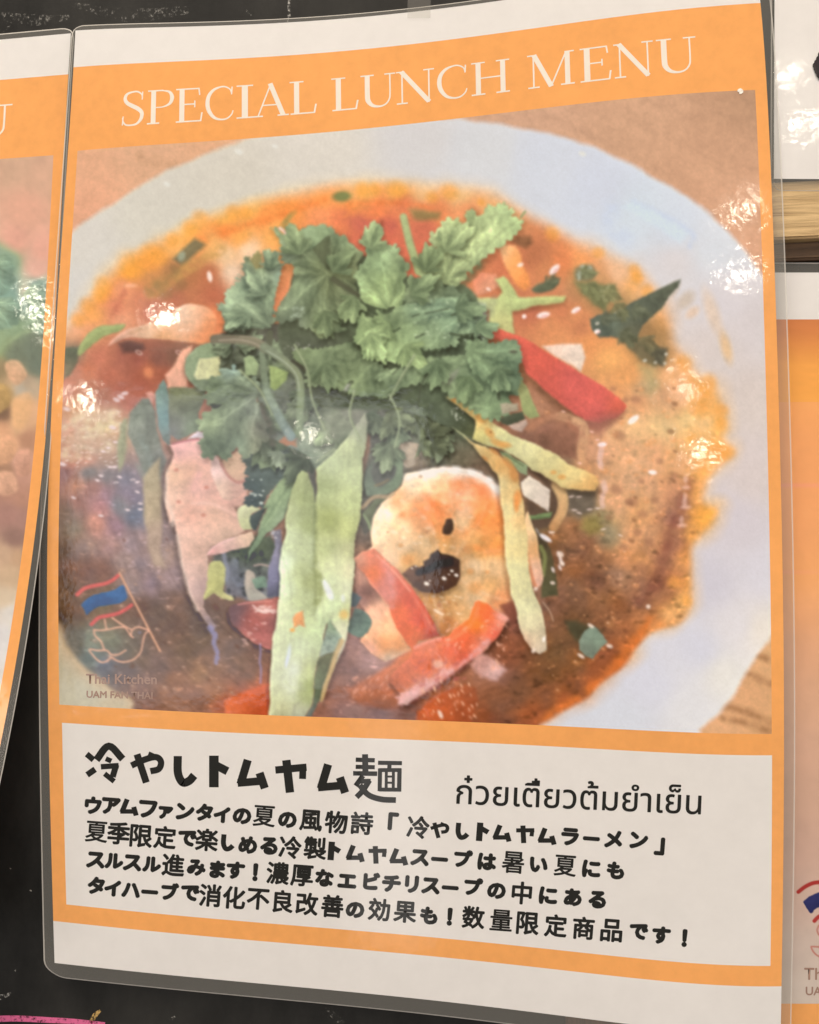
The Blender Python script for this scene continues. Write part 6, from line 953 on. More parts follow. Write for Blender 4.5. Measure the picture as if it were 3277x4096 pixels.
# ---------------------------------------------------------------- the main laminated menu
RES = .25
U0, U1 = 3.0, 206.7
VP = dict(ot=13.4, pt=39.6, pb=217.4, nt=223.1, nb=278.1, ob=283.6, b=297.0)
c0 = sheet(np.array(105.), np.array(297.))
menu = thing('laminated_menu', 'large laminated lunch menu with a bowl of red noodle soup and black Japanese text', 'menu', c0, 'laminated menus on the board')
def panel_grid(u0, u1, v0, v1, step=2.0):
    u = np.linspace(u0, u1, max(int(round((u1 - u0) / step)), 1) + 1); v = np.linspace(v0, v1, max(int(round((v1 - v0) / step)), 1) + 1)
    return np.meshgrid(u, v)
def panels(name, rects, mat, parent, surf=sheet, step=2.0, smooth=True):
    VV, FF, n = [], [], 0
    for r in rects:
        gu, gv = panel_grid(*r, step=step); VV.append(surf(gu, gv).reshape(-1, 3)); FF.append(grid_faces(*gu.shape) + n); n += gu.size
    return mesh_obj(name, np.vstack(VV), np.vstack(FF), mat, parent)
top_margin = panels('white_margin', [(0, 210, 0, VP['ot'])], M_WHITE, menu)
bottom_margin = panels('white_margin', [(0, 210, VP['ob'], VP['b'])], M_WHITE, menu)
frame = panels('orange_frame', [(0, 210, VP['ot'], VP['pt']), (0, U0, VP['pt'], VP['pb']), (U1, 210, VP['pt'], VP['pb']), (0, 210, VP['pb'], VP['nt']), (0, 3.6, VP['nt'], VP['nb']), (206.8, 210, VP['nt'], VP['nb']), (0, 210, VP['nb'], VP['ob'])], M_ORANGE, menu)
text_panel = panels('text_panel', [(3.6, 206.8, VP['nt'], VP['nb'])], M_WHITE, menu)

nu, nv = int((U1 - U0) / RES) + 1, int((VP['pb'] - VP['pt']) / RES) + 1
gu, gv = np.meshgrid(np.linspace(U0, U1, nu), np.linspace(VP['pt'], VP['pb'], nv))
tx, ty = image_px(gu, gv)
art = Ink(tx, ty); paint_soup(art)
def ink_meshes(art, verts, root, base_name, mat):
    """cut the printed picture into one mesh per printed shape (edges shared, one flat sheet)"""
    g = .045 * np.exp(-((art.X - 900) / 650)**2 - ((art.Y - 2300) / 520)**2)[..., None] if base_name == 'printed_photo' else 0
    ink = ink_of(art.col, .010, g, art.Y).reshape(-1, 3); V = verts.reshape(-1, 3)
    F = grid_faces(*art.id.shape); cell = art.id[:-1, :-1].copy()
    def components(c):
        par = []
        def find(i):
            while par[i] != i: par[i] = par[par[i]]; i = par[i]
            return i
        lab = np.zeros(c.shape, int); prev = []
        for r in range(c.shape[0]):
            cut = np.r_[0, np.nonzero(np.diff(c[r]))[0] + 1, c.shape[1]]; cur = []
            for s, e in zip(cut[:-1], cut[1:]):
                n = len(par); par.append(n); lab[r, s:e] = n; cur.append((s, e, c[r, s], n))
            q = 0
            for s, e, v, n in cur:
                while q < len(prev) and prev[q][1] <= s: q += 1
                k = q
                while k < len(prev) and prev[k][0] < e:
                    if prev[k][2] == v:
                        a_, b2 = find(n), find(prev[k][3])
                        if a_ != b2: par[a_] = b2
                    k += 1
            prev = cur
        roots = np.array([find(i) for i in range(len(par))]); return np.unique(roots[lab], return_inverse=True)[1].reshape(c.shape)
    for _ in range(3):          # crumbs join the shape beside them
        lab = components(cell); size = np.bincount(lab.ravel()); small = size[lab] < 45
        if not small.any(): break
        for r, c_ in zip(*np.nonzero(small)): cell[r, c_] = cell[r, c_ - 1] if c_ else cell[max(r - 1, 0), c_]
    lab = components(cell); size = np.bincount(lab.ravel()); ids = lab.ravel(); kind = np.zeros(len(size), int); kind[ids] = cell.ravel()
    order = sorted(range(len(size)), key=lambda q: (kind[q] != 0, -size[q])); base = None
    for q in order:
        used, f2 = compact(F[ids == q])
        o = mesh_obj(base_name if base is None else (art.names[kind[q]] or 'table_surface'), V[used], f2, mat, root if base is None else base, ink[used])
        if base is None: base = child_of(o, root)
    return base
photo = ink_meshes(art, sheet(gu, gv), menu, 'printed_photo', M_INK)

# laminate border: a clear ring of film round the paper, and its cut edge
def ring(surf, du, dv, w, h, rad, n=40):
    """closed loop of sheet coordinates: paper rectangle w x h grown by du (l, r) and dv (t, b), rounded corners"""
    l, r = du; t, b = dv; pts = []
    x0, x1, y0, y1 = -l, w + r, -t, h + b
    for (cx, cy, a0) in ((x1 - rad, y0 + rad, -90), (x1 - rad, y1 - rad, 0), (x0 + rad, y1 - rad, 90), (x0 + rad, y0 + rad, 180)):
        for q in np.linspace(a0, a0 + 90, 9): pts.append((cx + rad * math.cos(math.radians(q)), cy + rad * math.sin(math.radians(q))))
    out = []
    for i in range(len(pts)):
        p, q = np.array(pts[i]), np.array(pts[(i + 1) % len(pts)])
        m = max(int(np.hypot(*(q - p)) / 4), 1)
        for j in range(m): out.append(p + (q - p) * j / m)
    return np.array(out)
def film(parent, surf, w, h, outer_fn, rad, lip=.34, hh=.00006, names=('laminate_border', 'film_edge')):
    O = outer_fn(rad); I = np.c_[np.clip(O[:, 0], -.0, w), np.clip(O[:, 1], -.0, h)]
    c = np.array([w / 2, h / 2]); O2 = O + (O - I) / (np.hypot(*(O - I).T)[:, None] + 1e-6) * lip
    n = len(O); F = np.array([[i, (i + 1) % n, (i + 1) % n + n, i + n] for i in range(n)])
    mid = (O + I) / 2
    V = np.vstack([surf(I[:, 0], I[:, 1], hh), surf(mid[:, 0], mid[:, 1], hh)]); V2 = np.vstack([surf(mid[:, 0], mid[:, 1], hh), surf(O[:, 0], O[:, 1], hh)])
    mesh_obj(names[0], np.vstack([surf(I[:, 0], I[:, 1], hh), surf(mid[:, 0], mid[:, 1], hh), surf(O[:, 0], O[:, 1], hh)]), np.vstack([F, F + n]), M_FILM, parent)
    mesh_obj(names[1], np.vstack([surf(O[:, 0], O[:, 1], hh), surf(O2[:, 0], O2[:, 1], hh - .0002)]), F, M_EDGE, parent)
def main_outer(rad):
    O = ring(None, (2.0, 2.6), (1.6, 4.5), 210, 297, rad)
    lft = O[:, 0] < 0; O[lft, 0] *= np.interp(O[lft, 1], [0, 80, 140, 297], [.55, .5, .8, 1.25]); return O
film(menu, sheet, 210, 297, main_outer, 5.0)

# ---- lettering
def stem(x, y0, y1, w): return ([(x, y0), (x, y1)], w)
def bar(x0, x1, y, w): return ([(x0, y), (x1, y)], w)
TK, TN, SF = .118, .040, .042      # thick, thin, serif
def serif(x, y, w=.26): return bar(x - w / 2, x + w / 2, y + (SF / 2 if y < .5 else -SF / 2), SF)
GL = {   # unit capitals: x right, y up, cap height 1; list of (points, widths, smooth)
 'S': (.56, [([(.52, .80), (.50, .90), (.40, .985), (.27, .985), (.13, .93), (.08, .80), (.13, .67), (.27, .57), (.41, .48), (.51, .36), (.50, .19), (.40, .05), (.26, .012), (.12, .03), (.05, .12), (.03, .24)], [.03, .035, .05, .05, .07, .085, .1, .115, .115, .1, .085, .06, .045, .045, .035, .03], 1), ([(.525, .98), (.515, .74)], .03, 0), ([(.03, .02), (.045, .28)], .03, 0)]),
 'P': (.66, [(*stem(.16, 0, 1, TK), 0), (*serif(.16, 0, .30), 0), (*bar(.02, .40, .982, SF), 0), ([(.20, .975), (.40, .972), (.55, .92), (.61, .76), (.56, .58), (.40, .49), (.22, .48)], [.03, .035, .07, .1, .075, .035, .03], 1)]),
 'E': (.64, [(*stem(.16, 0, 1, TK), 0), (*bar(.02, .56, .982, SF), 0), (*bar(.02, .60, .018, SF), 0), (*bar(.2, .46, .52, TN), 0), ([(.555, 1), (.575, .78)], .032, 0), ([(.60, 0), (.63, .26)], .036, 0), ([(.46, .62), (.46, .42)], .03, 0)]),
 'C': (.78, [([(.70, .78), (.66, .90), (.54, .985), (.40, .985), (.22, .90), (.10, .72), (.07, .48), (.12, .26), (.25, .08), (.42, .012), (.58, .03), (.70, .14), (.74, .26)], [.03, .035, .045, .05, .08, .1, .11, .105, .08, .05, .045, .035, .03], 1), ([(.715, .98), (.70, .74)], .034, 0)]),
 'I': (.32, [(*stem(.16, 0, 1, TK), 0), (*serif(.16, 0, .32), 0), (*serif(.16, 1, .32), 0)]),
 'A': (.84, [([(.10, .02), (.42, 1.0)], .036, 0), ([(.40, 1.0), (.72, .02)], TK, 0), (*bar(.20, .58, .34, TN), 0), (*serif(.10, 0, .24), 0), (*serif(.72, 0, .28), 0)]),
 'L': (.62, [(*stem(.16, 0, 1, TK), 0), (*serif(.16, 1, .32), 0), (*bar(.02, .56, .018, SF), 0), ([(.56, 0), (.60, .27)], .04, 0)]),
 'U': (.86, [([(.17, 1), (.17, .40), (.19, .20), (.29, .06), (.45, .012), (.60, .06), (.69, .20), (.71, .40), (.71, 1)], [TK, TK, TK, .09, .055, .04, .036, .034, .034], 1), (*serif(.17, 1, .32), 0), (*serif(.71, 1, .26), 0)]),
 'N': (.92, [(*stem(.14, 0, 1, .036), 0), ([(.12, 1.0), (.78, .0)], TK, 0), (*stem(.78, -.02, 1, .036), 0), (*serif(.14, 0, .26), 0), (*serif(.78, 1, .26), 0), (*bar(.0, .2, .982, SF), 0)]),
 'H': (.92, [(*stem(.17, 0, 1, TK), 0), (*stem(.75, 0, 1, TK), 0), (*bar(.2, .72, .5, TN), 0)] + [(*serif(x, y, .32), 0) for x in (.17, .75) for y in (0, 1)]),
 'M': (1.10, [(*stem(.14, 0, 1, .036), 0), ([(.15, 1.0), (.54, .0)], TK, 0), ([(.54, .02), (.90, 1.0)], .036, 0), (*stem(.92, 0, 1, TK), 0), (*serif(.14, 0, .26), 0), (*serif(.92, 0, .32), 0), (*bar(.0, .2, .982, SF), 0), (*bar(.86, 1.08, .982, SF), 0)]),
}
def title(word_boxes, parent, surf, from_px, vb, ht, name='title_lettering', mat=None, h0=.000022):
    VV, FF, n, k = [], [], 0, 0
    for ch, xl, xr, yb in word_boxes:
        adv, st = GL[ch]
        u0, vv0 = from_px(np.array(float(xl)), np.array(float(yb))); u1, vv1 = from_px(np.array(float(xr)), np.array(float(yb)))
        sx = (u1 - u0) / adv
        for pts, w, smo in st:
            to = lambda gx, gy, h: surf(u0 + gx / ht * sx, vb - gy, h)
            P2 = [(p[0] * ht, p[1] * ht) for p in pts]; W = np.array(w) * ht if not np.isscalar(w) else w * ht
            V, F = ribbon(P2, W, h0 + .0000012 * (k % 12), to, 5, bool(smo)); VV.append(V); FF.append(F + n); n += len(V); k += 1
    return mesh_obj(name, np.vstack(VV), np.vstack(FF), mat or M_TITLE, parent, smooth=False)
Z5 = lambda x: 450 + x / 1.2321; Z6 = lambda x: 1750 + x / 1.4375
WORDS = [('S', Z5(43), Z5(152), 502), ('P', Z5(168), Z5(302), 495), ('E', Z5(308), Z5(443), 486), ('C', Z5(455), Z5(602), 477), ('I', Z5(612), Z5(694), 465), ('A', Z5(698), Z5(866), 460), ('L', Z5(874), Z5(1008), 455),
         ('L', Z5(1080), Z5(1214), 437), ('U', Z5(1222), Z5(1400), 427), ('N', Z5(1400), Z5(1590), 413), ('C', Z5(1598), Z6(180), 399), ('H', Z6(195), Z6(420), 379),
         ('M', Z6(520), Z6(796), 347), ('E', Z6(818), Z6(1002), 330), ('N', Z6(1018), Z6(1250), 313), ('U', Z6(1262), Z6(1500), 293)]
vbs = np.array([from_image_px(np.array((a + b) / 2), np.array(float(c)))[1] for _, a, b, c in WORDS])
VB, HT = float(np.median(vbs)), 10.6
title(WORDS, menu, sheet, from_image_px, VB, HT)

# hand drawn block characters of the dish name: strokes traced in image coordinates, (points, width)
zt = lambda p: [(300 + x / 1.2321, 2900 + y / 1.2321) for x, y in p]
HAND = {
 '冷': [([(58, 143), (92, 172)], 26), ([(60, 246), (100, 218)], 27), ([(106, 172), (167, 104), (236, 168)], 32), ([(152, 166), (180, 178)], 22), ([(128, 206), (216, 200)], 24), ([(204, 196), (186, 256)], 27), ([(146, 240), (194, 278)], 23)],
 'や': [([(278, 200), (340, 172), (398, 158), (424, 180), (414, 216), (372, 228)], 28), ([(306, 144), (352, 284)], 31), ([(380, 136), (366, 168)], 25)],
 'し': [([(507, 153), (508, 236), (530, 282), (562, 276), (588, 248)], 36)],
 'ト': [([(685, 151), (685, 307)], 42), ([(690, 196), (752, 228)], 36)],
 'ム': [([(852, 172), (816, 292)], 36), ([(802, 286), (918, 276)], 34), ([(910, 236), (936, 312)], 36)],
 'ヤ': [([(988, 222), (1142, 208)], 32), ([(1042, 173), (1060, 333)], 37), ([(1124, 208), (1122, 266)], 30)],
 '麺': [([(1430, 144), (1432, 240)], 26), ([(1384, 171), (1478, 174)], 19), ([(1384, 206), (1478, 208)], 18), ([(1371, 238), (1490, 240)], 20), ([(1420, 250), (1384, 300)], 22), ([(1402, 278), (1458, 276)], 20), ([(1452, 272), (1420, 322), (1388, 356)], 24), ([(1404, 296), (1446, 344), (1510, 366), (1582, 370)], 25),
        ([(1494, 186), (1612, 188)], 18), ([(1551, 190), (1549, 222)], 18), ([(1504, 214), (1502, 326)], 18), ([(1500, 222), (1608, 222)], 17), ([(1600, 214), (1598, 328)], 19), ([(1500, 318), (1606, 319)], 17), ([(1535, 224), (1534, 316)], 13), ([(1570, 224), (1569, 316)], 13), ([(1535, 254), (1570, 254)], 9), ([(1535, 284), (1570, 285)], 9)],
}
ttl = []
for ch in '冷やしトムヤ麺': ttl += [(zt(p), w * 1.13 / 1.2321) for p, w in HAND[ch]]
ttl += [(zt([(x + 396, y + 22) for x, y in p]), w * 1.13 / 1.2321) for p, w in HAND['ム']]
spx = lambda x, y, h: sheet_px(x, y, h)
ribbons('dish_name', ttl, spx, M_TEXT, menu, dh=.0000008)

# body copy: glyph outlines of Blender's own built-in font, made bolder, set character by character
_cache = {}
def glyph(ch, bold):
    if (ch, bold) in _cache: return _cache[(ch, bold)]
    cu = bpy.data.curves.new('glyph', 'FONT'); cu.body = ch; cu.size = 1.0; cu.offset = bold; cu.resolution_u = 3; cu.fill_mode = 'FRONT'
    o = bpy.data.objects.new('glyph', cu); COL.objects.link(o)
    bpy.context.view_layer.update()
    me = bpy.data.meshes.new_from_object(o.evaluated_get(bpy.context.evaluated_depsgraph_get()))
    me.calc_loop_triangles()
    V = np.array([v.co[:2] for v in me.vertices]).reshape(-1, 2); F = np.array([t.vertices[:] for t in me.loop_triangles]).reshape(-1, 3)
    bpy.data.objects.remove(o); bpy.data.curves.remove(cu); bpy.data.meshes.remove(me)
    _cache[(ch, bold)] = (V, F); return V, F
KANJI = set('夏風物詩冷季限定楽製暑進濃厚中消化不良改善効果数量商品')
def place(ch, cx, cy, size, ang, bold=.03, wide=1.0):
    """glyph triangles in image pixels, its ink box centred at cx, cy with the larger side = size"""
    if ch in HAND and ch not in '麺冷':
        VV, FF, n = [], [], 0
        for pts, w in HAND[ch]:
            Q = np.array(pts, float); V, F = ribbon(Q, w * 1.18, 0, lambda x, y, h: np.c_[x, y, x * 0], 4, len(pts) > 2)
            VV.append(V[:, :2]); FF.append(F + n); n += len(V)
        V = np.vstack(VV); F = np.vstack(FF); F = np.vstack([F[:, [0, 1, 2]], F[:, [0, 2, 3]]])
    else:
        V, F = glyph(ch, bold); V = V * (1, -1)
    lo, hi = V.min(0), V.max(0); s = size / max(hi - lo)
    V = (V - (lo + hi) / 2) * s * (wide, 1)
    c, s_ = math.cos(ang), math.sin(ang)
    return np.c_[cx + V[:, 0] * c - V[:, 1] * s_, cy + V[:, 0] * s_ + V[:, 1] * c], F
def zA(x, y): return 300 + x / 1.3269, 3150 + y / 1.3269
def zB(x, y): return 1640 + x / 1.05375, 3072 + y / 1.05375
def zC(x, y): return x / 1.0519, 3072 + y / 1.0519
LINES = [
 ([('ウ', 97, 95), ('ア', 192, 98), ('ム', 290, 105), ('フ', 388, 115), ('ァ', 482, 134), ('ン', 585, 128), ('タ', 687, 132), ('イ', 780, 145), ('の', 887, 152), ('夏', 1005, 152), ('の', 1128, 172), ('風', 1253, 175), ('物', 1387, 185), ('詩', 1523, 190), ('「', 1690, 180)],
  [('冷', 35, 250), ('や', 125, 262), ('し', 222, 268), ('ト', 308, 270), ('ム', 390, 275), ('ヤ', 485, 280), ('ム', 580, 288), ('ラ', 675, 290), ('ー', 765, 298), ('メ', 858, 300), ('ン', 965, 305), ('」', 1052, 330)], []),
 ([('夏', 115, 235), ('季', 232, 243), ('限', 352, 258), ('定', 478, 265), ('で', 597, 270), ('楽', 700, 278), ('し', 812, 295), ('め', 918, 305), ('る', 1030, 310), ('冷', 1143, 318), ('製', 1275, 322)],
  [('ス', 42, 378), ('ー', 125, 385), ('プ', 225, 382), ('は', 325, 395), ('暑', 435, 398), ('い', 543, 408), ('夏', 655, 412), ('に', 765, 425), ('も', 867, 432)], [('ト', 1408, 350), ('ム', 1497, 360), ('ヤ', 1588, 366), ('ム', 1680, 374)]),
 ([('ス', 110, 385), ('ル', 208, 390), ('ス', 305, 400), ('ル', 408, 408), ('進', 522, 412), ('み', 645, 425), ('ま', 757, 435), ('す', 853, 440), ('！', 958, 450), ('濃', 1077, 455), ('厚', 1205, 468), ('な', 1325, 480), ('エ', 1445, 497), ('ビ', 1575, 497), ('チ', 1680, 510)],
  [('リ', 8, 490), ('ス', 88, 497), ('ー', 170, 505), ('プ', 268, 500), ('の', 365, 518), ('中', 472, 527), ('に', 583, 538), ('あ', 687, 545), ('る', 790, 555)], []),
 ([('タ', 113, 520), ('イ', 200, 535), ('ハ', 297, 545), ('ー', 397, 555), ('ブ', 505, 552), ('で', 612, 560), ('消', 718, 573), ('化', 845, 585), ('不', 973, 593), ('良', 1105, 605), ('改', 1232, 618), ('善', 1367, 630), ('の', 1487, 650), ('効', 1615, 648)],
  [('も', 80, 622), ('！', 168, 627), ('数', 268, 630), ('量', 385, 642), ('限', 497, 655), ('定', 615, 665), ('商', 732, 675), ('品', 850, 685), ('で', 965, 690), ('す', 1060, 705), ('！', 1158, 717)], [('果', 1705, 606)]),
]
SMALL = {'ァ': 46, 'ー': 54, '！': 62, '「': 62, '」': 62, 'イ': 56, 'ン': 60, 'ト': 74, 'し': 68, 'の': 60, 'い': 58}
for ln in LINES:
    VV, FF, n = [], [], 0
    for part, zz in zip(ln, (zA, zB, zC)):
        for ch, x, y in part:
            px, py = zz(x, y)
            size = 86 if ch in KANJI else 72 if ch in 'ヤムや' else SMALL.get(ch, 61)
            V, F = place(ch, px, py, size, .075, 0.0, 1.0 if ch in KANJI else 1.08)
            e = 0 if (ch in HAND and ch not in '麺冷') else (1.8 if ch in '量夏暑' else 3.0 if ch in KANJI else 5.3)      # heavy face: overprint shifted copies
            for q in range(1 if not e else 8):
                VV.append(sheet_px(V[:, 0] + e * math.cos(q * math.pi / 4), V[:, 1] + e * math.sin(q * math.pi / 4), .00002 + .0000006 * (len(VV) % 16))); FF.append(F + n); n += len(V)
    mesh_obj('lettering', np.vstack(VV), np.vstack(FF), M_TEXT, menu, smooth=False)
def text_run(s, x0, y0, x1, y1, mat, parent, to3d, name, bold=0.0, h=.000022, capscale=None):
    """a run of text set between two image pixel points on its baseline"""
    V, F = glyph(s, 0.0); w = V[:, 0].max() - V[:, 0].min(); k = math.hypot(x1 - x0, y1 - y0) / w; a = math.atan2(y1 - y0, x1 - x0)
    X = (V[:, 0] - V[:, 0].min()) * k; Y = -V[:, 1] * k * (capscale or 1)
    e = 1.1; VV = [to3d(x0 + X * math.cos(a) - Y * math.sin(a) + dx, y0 + X * math.sin(a) + Y * math.cos(a) + dy, h + .000012 * q) for q, (dx, dy) in enumerate(((0, 0), (e, 0), (-e, 0), (0, e), (0, -e)))]
    return mesh_obj(name, np.vstack(VV), np.vstack([F + len(V) * q for q in range(5)]), mat, parent, smooth=False)
text_run('ก๋วยเตี๋ยวต้มยำเย็น', 1825, 3214, 2803, 3257, M_TEXT, menu, spx, 'lettering', .004)
text_run('Thai Kitchen', 345, 2734, 627, 2736, M_FAINT, photo, spx, 'lettering', .0)
text_run('UAM FAN THAI', 347, 2790, 610, 2796, M_FAINT, photo, spx, 'lettering', .0)

# ---------------------------------------------------------------- the menu on the left, its right edge curling off the board
RY = np.array([-200, 133, 300, 608, 1000, 1330, 1500, 1650, 1800, 2000, 2300, 2600, 2900, 3200, 3500, 3900], float)
RX = np.array([310, 285, 273, 259, 232, 220, 204, 193, 180, 156, 116, 74, 18, -45, -115, -215], float)
def left_image_px(u, v):
    u = np.asarray(u, float); v = np.asarray(v, float); y0 = 133 + 12.25 * v
    x = sum(c * (y0 / 2000 - 1)**i for i, c in enumerate(LPOLY)) + (u - 210) * 13.3
    return x, y0 + (u - 210) * 13.3 * (-.09 + .15 * v / 297)
LPOLY = np.polynomial.polynomial.polyfit(RY / 2000 - 1, RX, 5)
def lliftd(u, v):
    s = np.clip((np.asarray(u, float) - 60) / 150, 0, 1.05); t = np.clip((np.asarray(v, float) - 70) / 227, 0, 1.1)
    return .0014 + .024 * t**1.7 * s**1.6
def lsheet(u, v, h=0.0):
    x, y = left_image_px(u, v); return at(x, y, lliftd(u, v) + h)
def left_from_image_px(px, py):
    v = (np.asarray(py, float) - 133) / 12.25; u = np.full_like(v, 200.)
    for _ in range(12):
        x, y = left_image_px(u, v); u = u + (px - x) / 13.3; v = v + (py - y) / 12.25
    return u, v
lm = thing('laminated_menu', 'laminated menu at the left edge whose lower corner curls away from the black board', 'menu', lsheet(np.array(105.), np.array(297.)), 'laminated menus on the board')
panels('white_margin', [(0, 210, 0, 13.4)], M_WHITE, lm, lsheet); panels('white_margin', [(0, 210, 283.6, 297)], M_WHITE, lm, lsheet)
panels('orange_frame', [(0, 210, 13.4, 39.6), (0, 3.2, 39.6, 217.4), (206.8, 210, 39.6, 217.4), (0, 210, 217.4, 283.6)], M_ORANGE, lm, lsheet)
gu2, gv2 = np.meshgrid(np.linspace(3.2, 206.8, 410), np.linspace(39.6, 217.4, 357)); lx, ly = left_image_px(gu2, gv2)
def paint_left(A):
    X, Y = A.X, A.Y
    A.col[:] = A.field([(60, 650, (206, 166, 134)), (180, 700, (212, 168, 136)), (100, 850, (220, 166, 136)), (60, 960, (222, 164, 138)), (180, 1000, (224, 166, 140)), (150, 1080, (222, 170, 146)),
        (20, 1050, (132, 170, 122)), (40, 1180, (128, 172, 140)), (110, 1170, (196, 186, 160)), (150, 1150, (118, 150, 130)), (120, 1230, (116, 152, 136)), (170, 1230, (150, 184, 132)), (40, 1250, (146, 172, 118)), (160, 1300, (122, 130, 104)), (60, 1310, (140, 168, 112)), (20, 1380, (150, 166, 106)), (130, 1400, (112, 120, 98)), (60, 1410, (118, 124, 98)), (150, 1460, (118, 126, 106)), (20, 1480, (150, 130, 96)),
        (60, 1500, (206, 162, 124)), (110, 1540, (176, 152, 124)), (20, 1580, (176, 142, 92)), (90, 1560, (176, 164, 144)), (80, 1630, (222, 172, 124)), (120, 1640, (214, 166, 126)), (15, 1650, (124, 96, 76)), (15, 1720, (212, 158, 120)), (70, 1700, (206, 162, 122)), (110, 1760, (178, 132, 104)), (40, 1780, (214, 162, 124)), (80, 1840, (210, 160, 136)), (20, 1870, (166, 126, 100)), (100, 1900, (190, 142, 120)), (40, 1950, (168, 124, 104)), (90, 1990, (178, 132, 110)),
        (40, 2060, (166, 124, 110)), (90, 2080, (166, 126, 112)), (60, 2150, (142, 110, 98)), (20, 2220, (186, 152, 124)), (70, 2230, (182, 146, 116)), (40, 2300, (194, 162, 130)), (20, 2400, (196, 172, 144)), (40, 2450, (200, 188, 176)), (10, 2550, (204, 194, 186)), (-300, 700, (210, 168, 136)), (-500, 1400, (190, 120, 70)), (-900, 1300, (130, 150, 90)), (-900, 1800, (196, 130, 80)), (-600, 2300, (190, 170, 140)), (-1800, 1500, (200, 190, 180)), (-2400, 700, (210, 168, 136)), (-2400, 2600, (205, 195, 185))], X, Y, 22., 2.0)
    A.col *= (1 + .05 * A.noise(X, Y, 70, seed=2) + .03 * A.noise(X, Y, 22, seed=3))[..., None]
    A.fill(sm([(-60, 1000), (60, 1010), (74, 1110), (60, 1190), (120, 1180), (190, 1110), (200, 1190), (196, 1320), (150, 1310), (60, 1340), (-60, 1420)]), [(20, 1060, (136, 172, 124)), (40, 1180, (128, 172, 142)), (110, 1200, (116, 150, 130)), (160, 1180, (120, 150, 130)), (170, 1240, (150, 184, 134)), (20, 1290, (148, 172, 118)), (130, 1290, (146, 172, 116))], 50, 'coriander_leaf', alpha=.55)
    A.fill(sm([(10, 1390), (90, 1330), (190, 1330), (180, 1440), (150, 1500), (60, 1470)]), (110, 118, 98), 44, 'coriander_leaf', alpha=.5)
    A.stroke([(-40, 1430), (60, 1350), (130, 1320), (190, 1310)], 16, (160, 180, 122), 20, .7)
    A.fill(sm([(50, 1600), (120, 1570), (130, 1640), (90, 1710), (50, 1700)]), (222, 172, 122), 26, 'noodle', alpha=.7)
    for P_, c_ in (([(-80, 1760), (40, 1740), (66, 1800), (20, 1860), (-70, 1850)], (212, 160, 122)), ([(60, 1820), (120, 1800), (128, 1880), (70, 1900)], (196, 146, 120)), ([(-20, 1900), (50, 1890), (70, 1960), (0, 1980)], (206, 158, 128)), ([(20, 1460), (70, 1440), (110, 1500), (60, 1540)], (214, 168, 130)), ([(-30, 1560), (20, 1540), (36, 1620), (-20, 1650)], (186, 150, 96))):
        A.fill(sm(P_), c_, 18, 'chicken_piece', n=[(30, 12), (12, 8)], alpha=.8, bevel=14)
    for P_ in ([(-60, 1040), (30, 1020), (62, 1110), (20, 1180), (-60, 1170)], [(96, 1180), (150, 1130), (196, 1160), (190, 1240), (130, 1260)], [(-40, 1210), (50, 1190), (90, 1270), (20, 1320), (-50, 1300)], [(110, 1260), (190, 1250), (190, 1330), (130, 1330)]):
        A.fill(teeth(P_, 30, 8, 3), [(P_[0][0], P_[0][1], (150, 182, 128)), (P_[2][0], P_[2][1], (108, 142, 112))], 20, 'coriander_leaf', n=[(40, 10), (14, 8)], alpha=.75, hub=P_[0], crease=6)
    c = A.col; gr = np.clip((c[..., 1] - np.maximum(c[..., 0], c[..., 2])) / 30, 0, 1)[..., None]; A.col = c * (1 - .35 * gr) + c.mean(-1, keepdims=True) * .35 * gr
la = Ink(lx, ly, 3); paint_left(la)
lphoto = ink_meshes(la, lsheet(gu2, gv2), lm, 'printed_photo', M_INK)
def left_outer(rad):
    O = ring(None, (2, 2.0), (1.6, 4.5), 210, 297, rad); r = O[:, 0] > 210
    O[r, 0] = 210 + (O[r, 0] - 210) * np.interp(O[r, 1], [0, 70, 150, 297], [.35, .25, .85, 1.1]); return O
film(lm, lsheet, 210, 297, left_outer, 5.0)
title([('U', -150, 48, 548)], lm, lsheet, left_from_image_px, float(left_from_image_px(np.array(20.), np.array(548.))[1]), 10.8, h0=.000024)

# ---------------------------------------------------------------- the two cards on the right
def right_image_px(ox, oy, k, slope=0.0):
    return (lambda u, v: (ox + k * np.asarray(u, float), oy + k * np.asarray(v, float) + slope * np.asarray(u, float)))
def flat_sheet(tr, d): return lambda u, v, h=0.0: at(*tr(u, v), d(np.asarray(u, float), np.asarray(v, float)) + h)
tr_u = lambda u, v: (3096 + 13.5 * np.asarray(u, float) + (297 - np.asarray(v, float)) * .045 * 1.1, 715 - 13.5 * (297 - np.asarray(v, float)) + .1 * np.asarray(u, float))
us = flat_sheet(tr_u, lambda u, v: .0062 + .0004 * np.sin(v / 30) + 0 * u)
card = thing('laminated_card', 'white laminated card with a dark picture at the top right corner above the pine rail', 'card', us(np.array(105.), np.array(297.)))
panels('white_paper', [(0, 210, 0, 297)], M_WHITE, card, us, 3.0)
film(card, us, 210, 297, lambda rad: ring(None, (.7, 2.5), (2, 3.3), 210, 297, rad), 3.2)
blob = np.array([(3300, 190), (3277, 208), (3268, 228), (3256, 250), (3250, 262), (3258, 284), (3266, 302), (3277, 320), (3310, 350), (3420, 380), (3520, 300), (3480, 200), (3380, 150)], float)
blob = teeth(blob, 16, 4, 5, False)
def fan(poly, surf_px, h):
    V = np.vstack([poly.mean(0)[None], poly]); n = len(poly); F = np.array([[0, 1 + i, 1 + (i + 1) % n] for i in range(n)]); return surf_px(V[:, 0], V[:, 1], h), F
us_px = lambda x, y, h: at(x, y, .0066 + h)
V, F = fan(blob, us_px, .0001); mesh_obj('printed_picture', V, F, print_mat('dark_ink', (.018, .012, .016), .1), card, smooth=False)

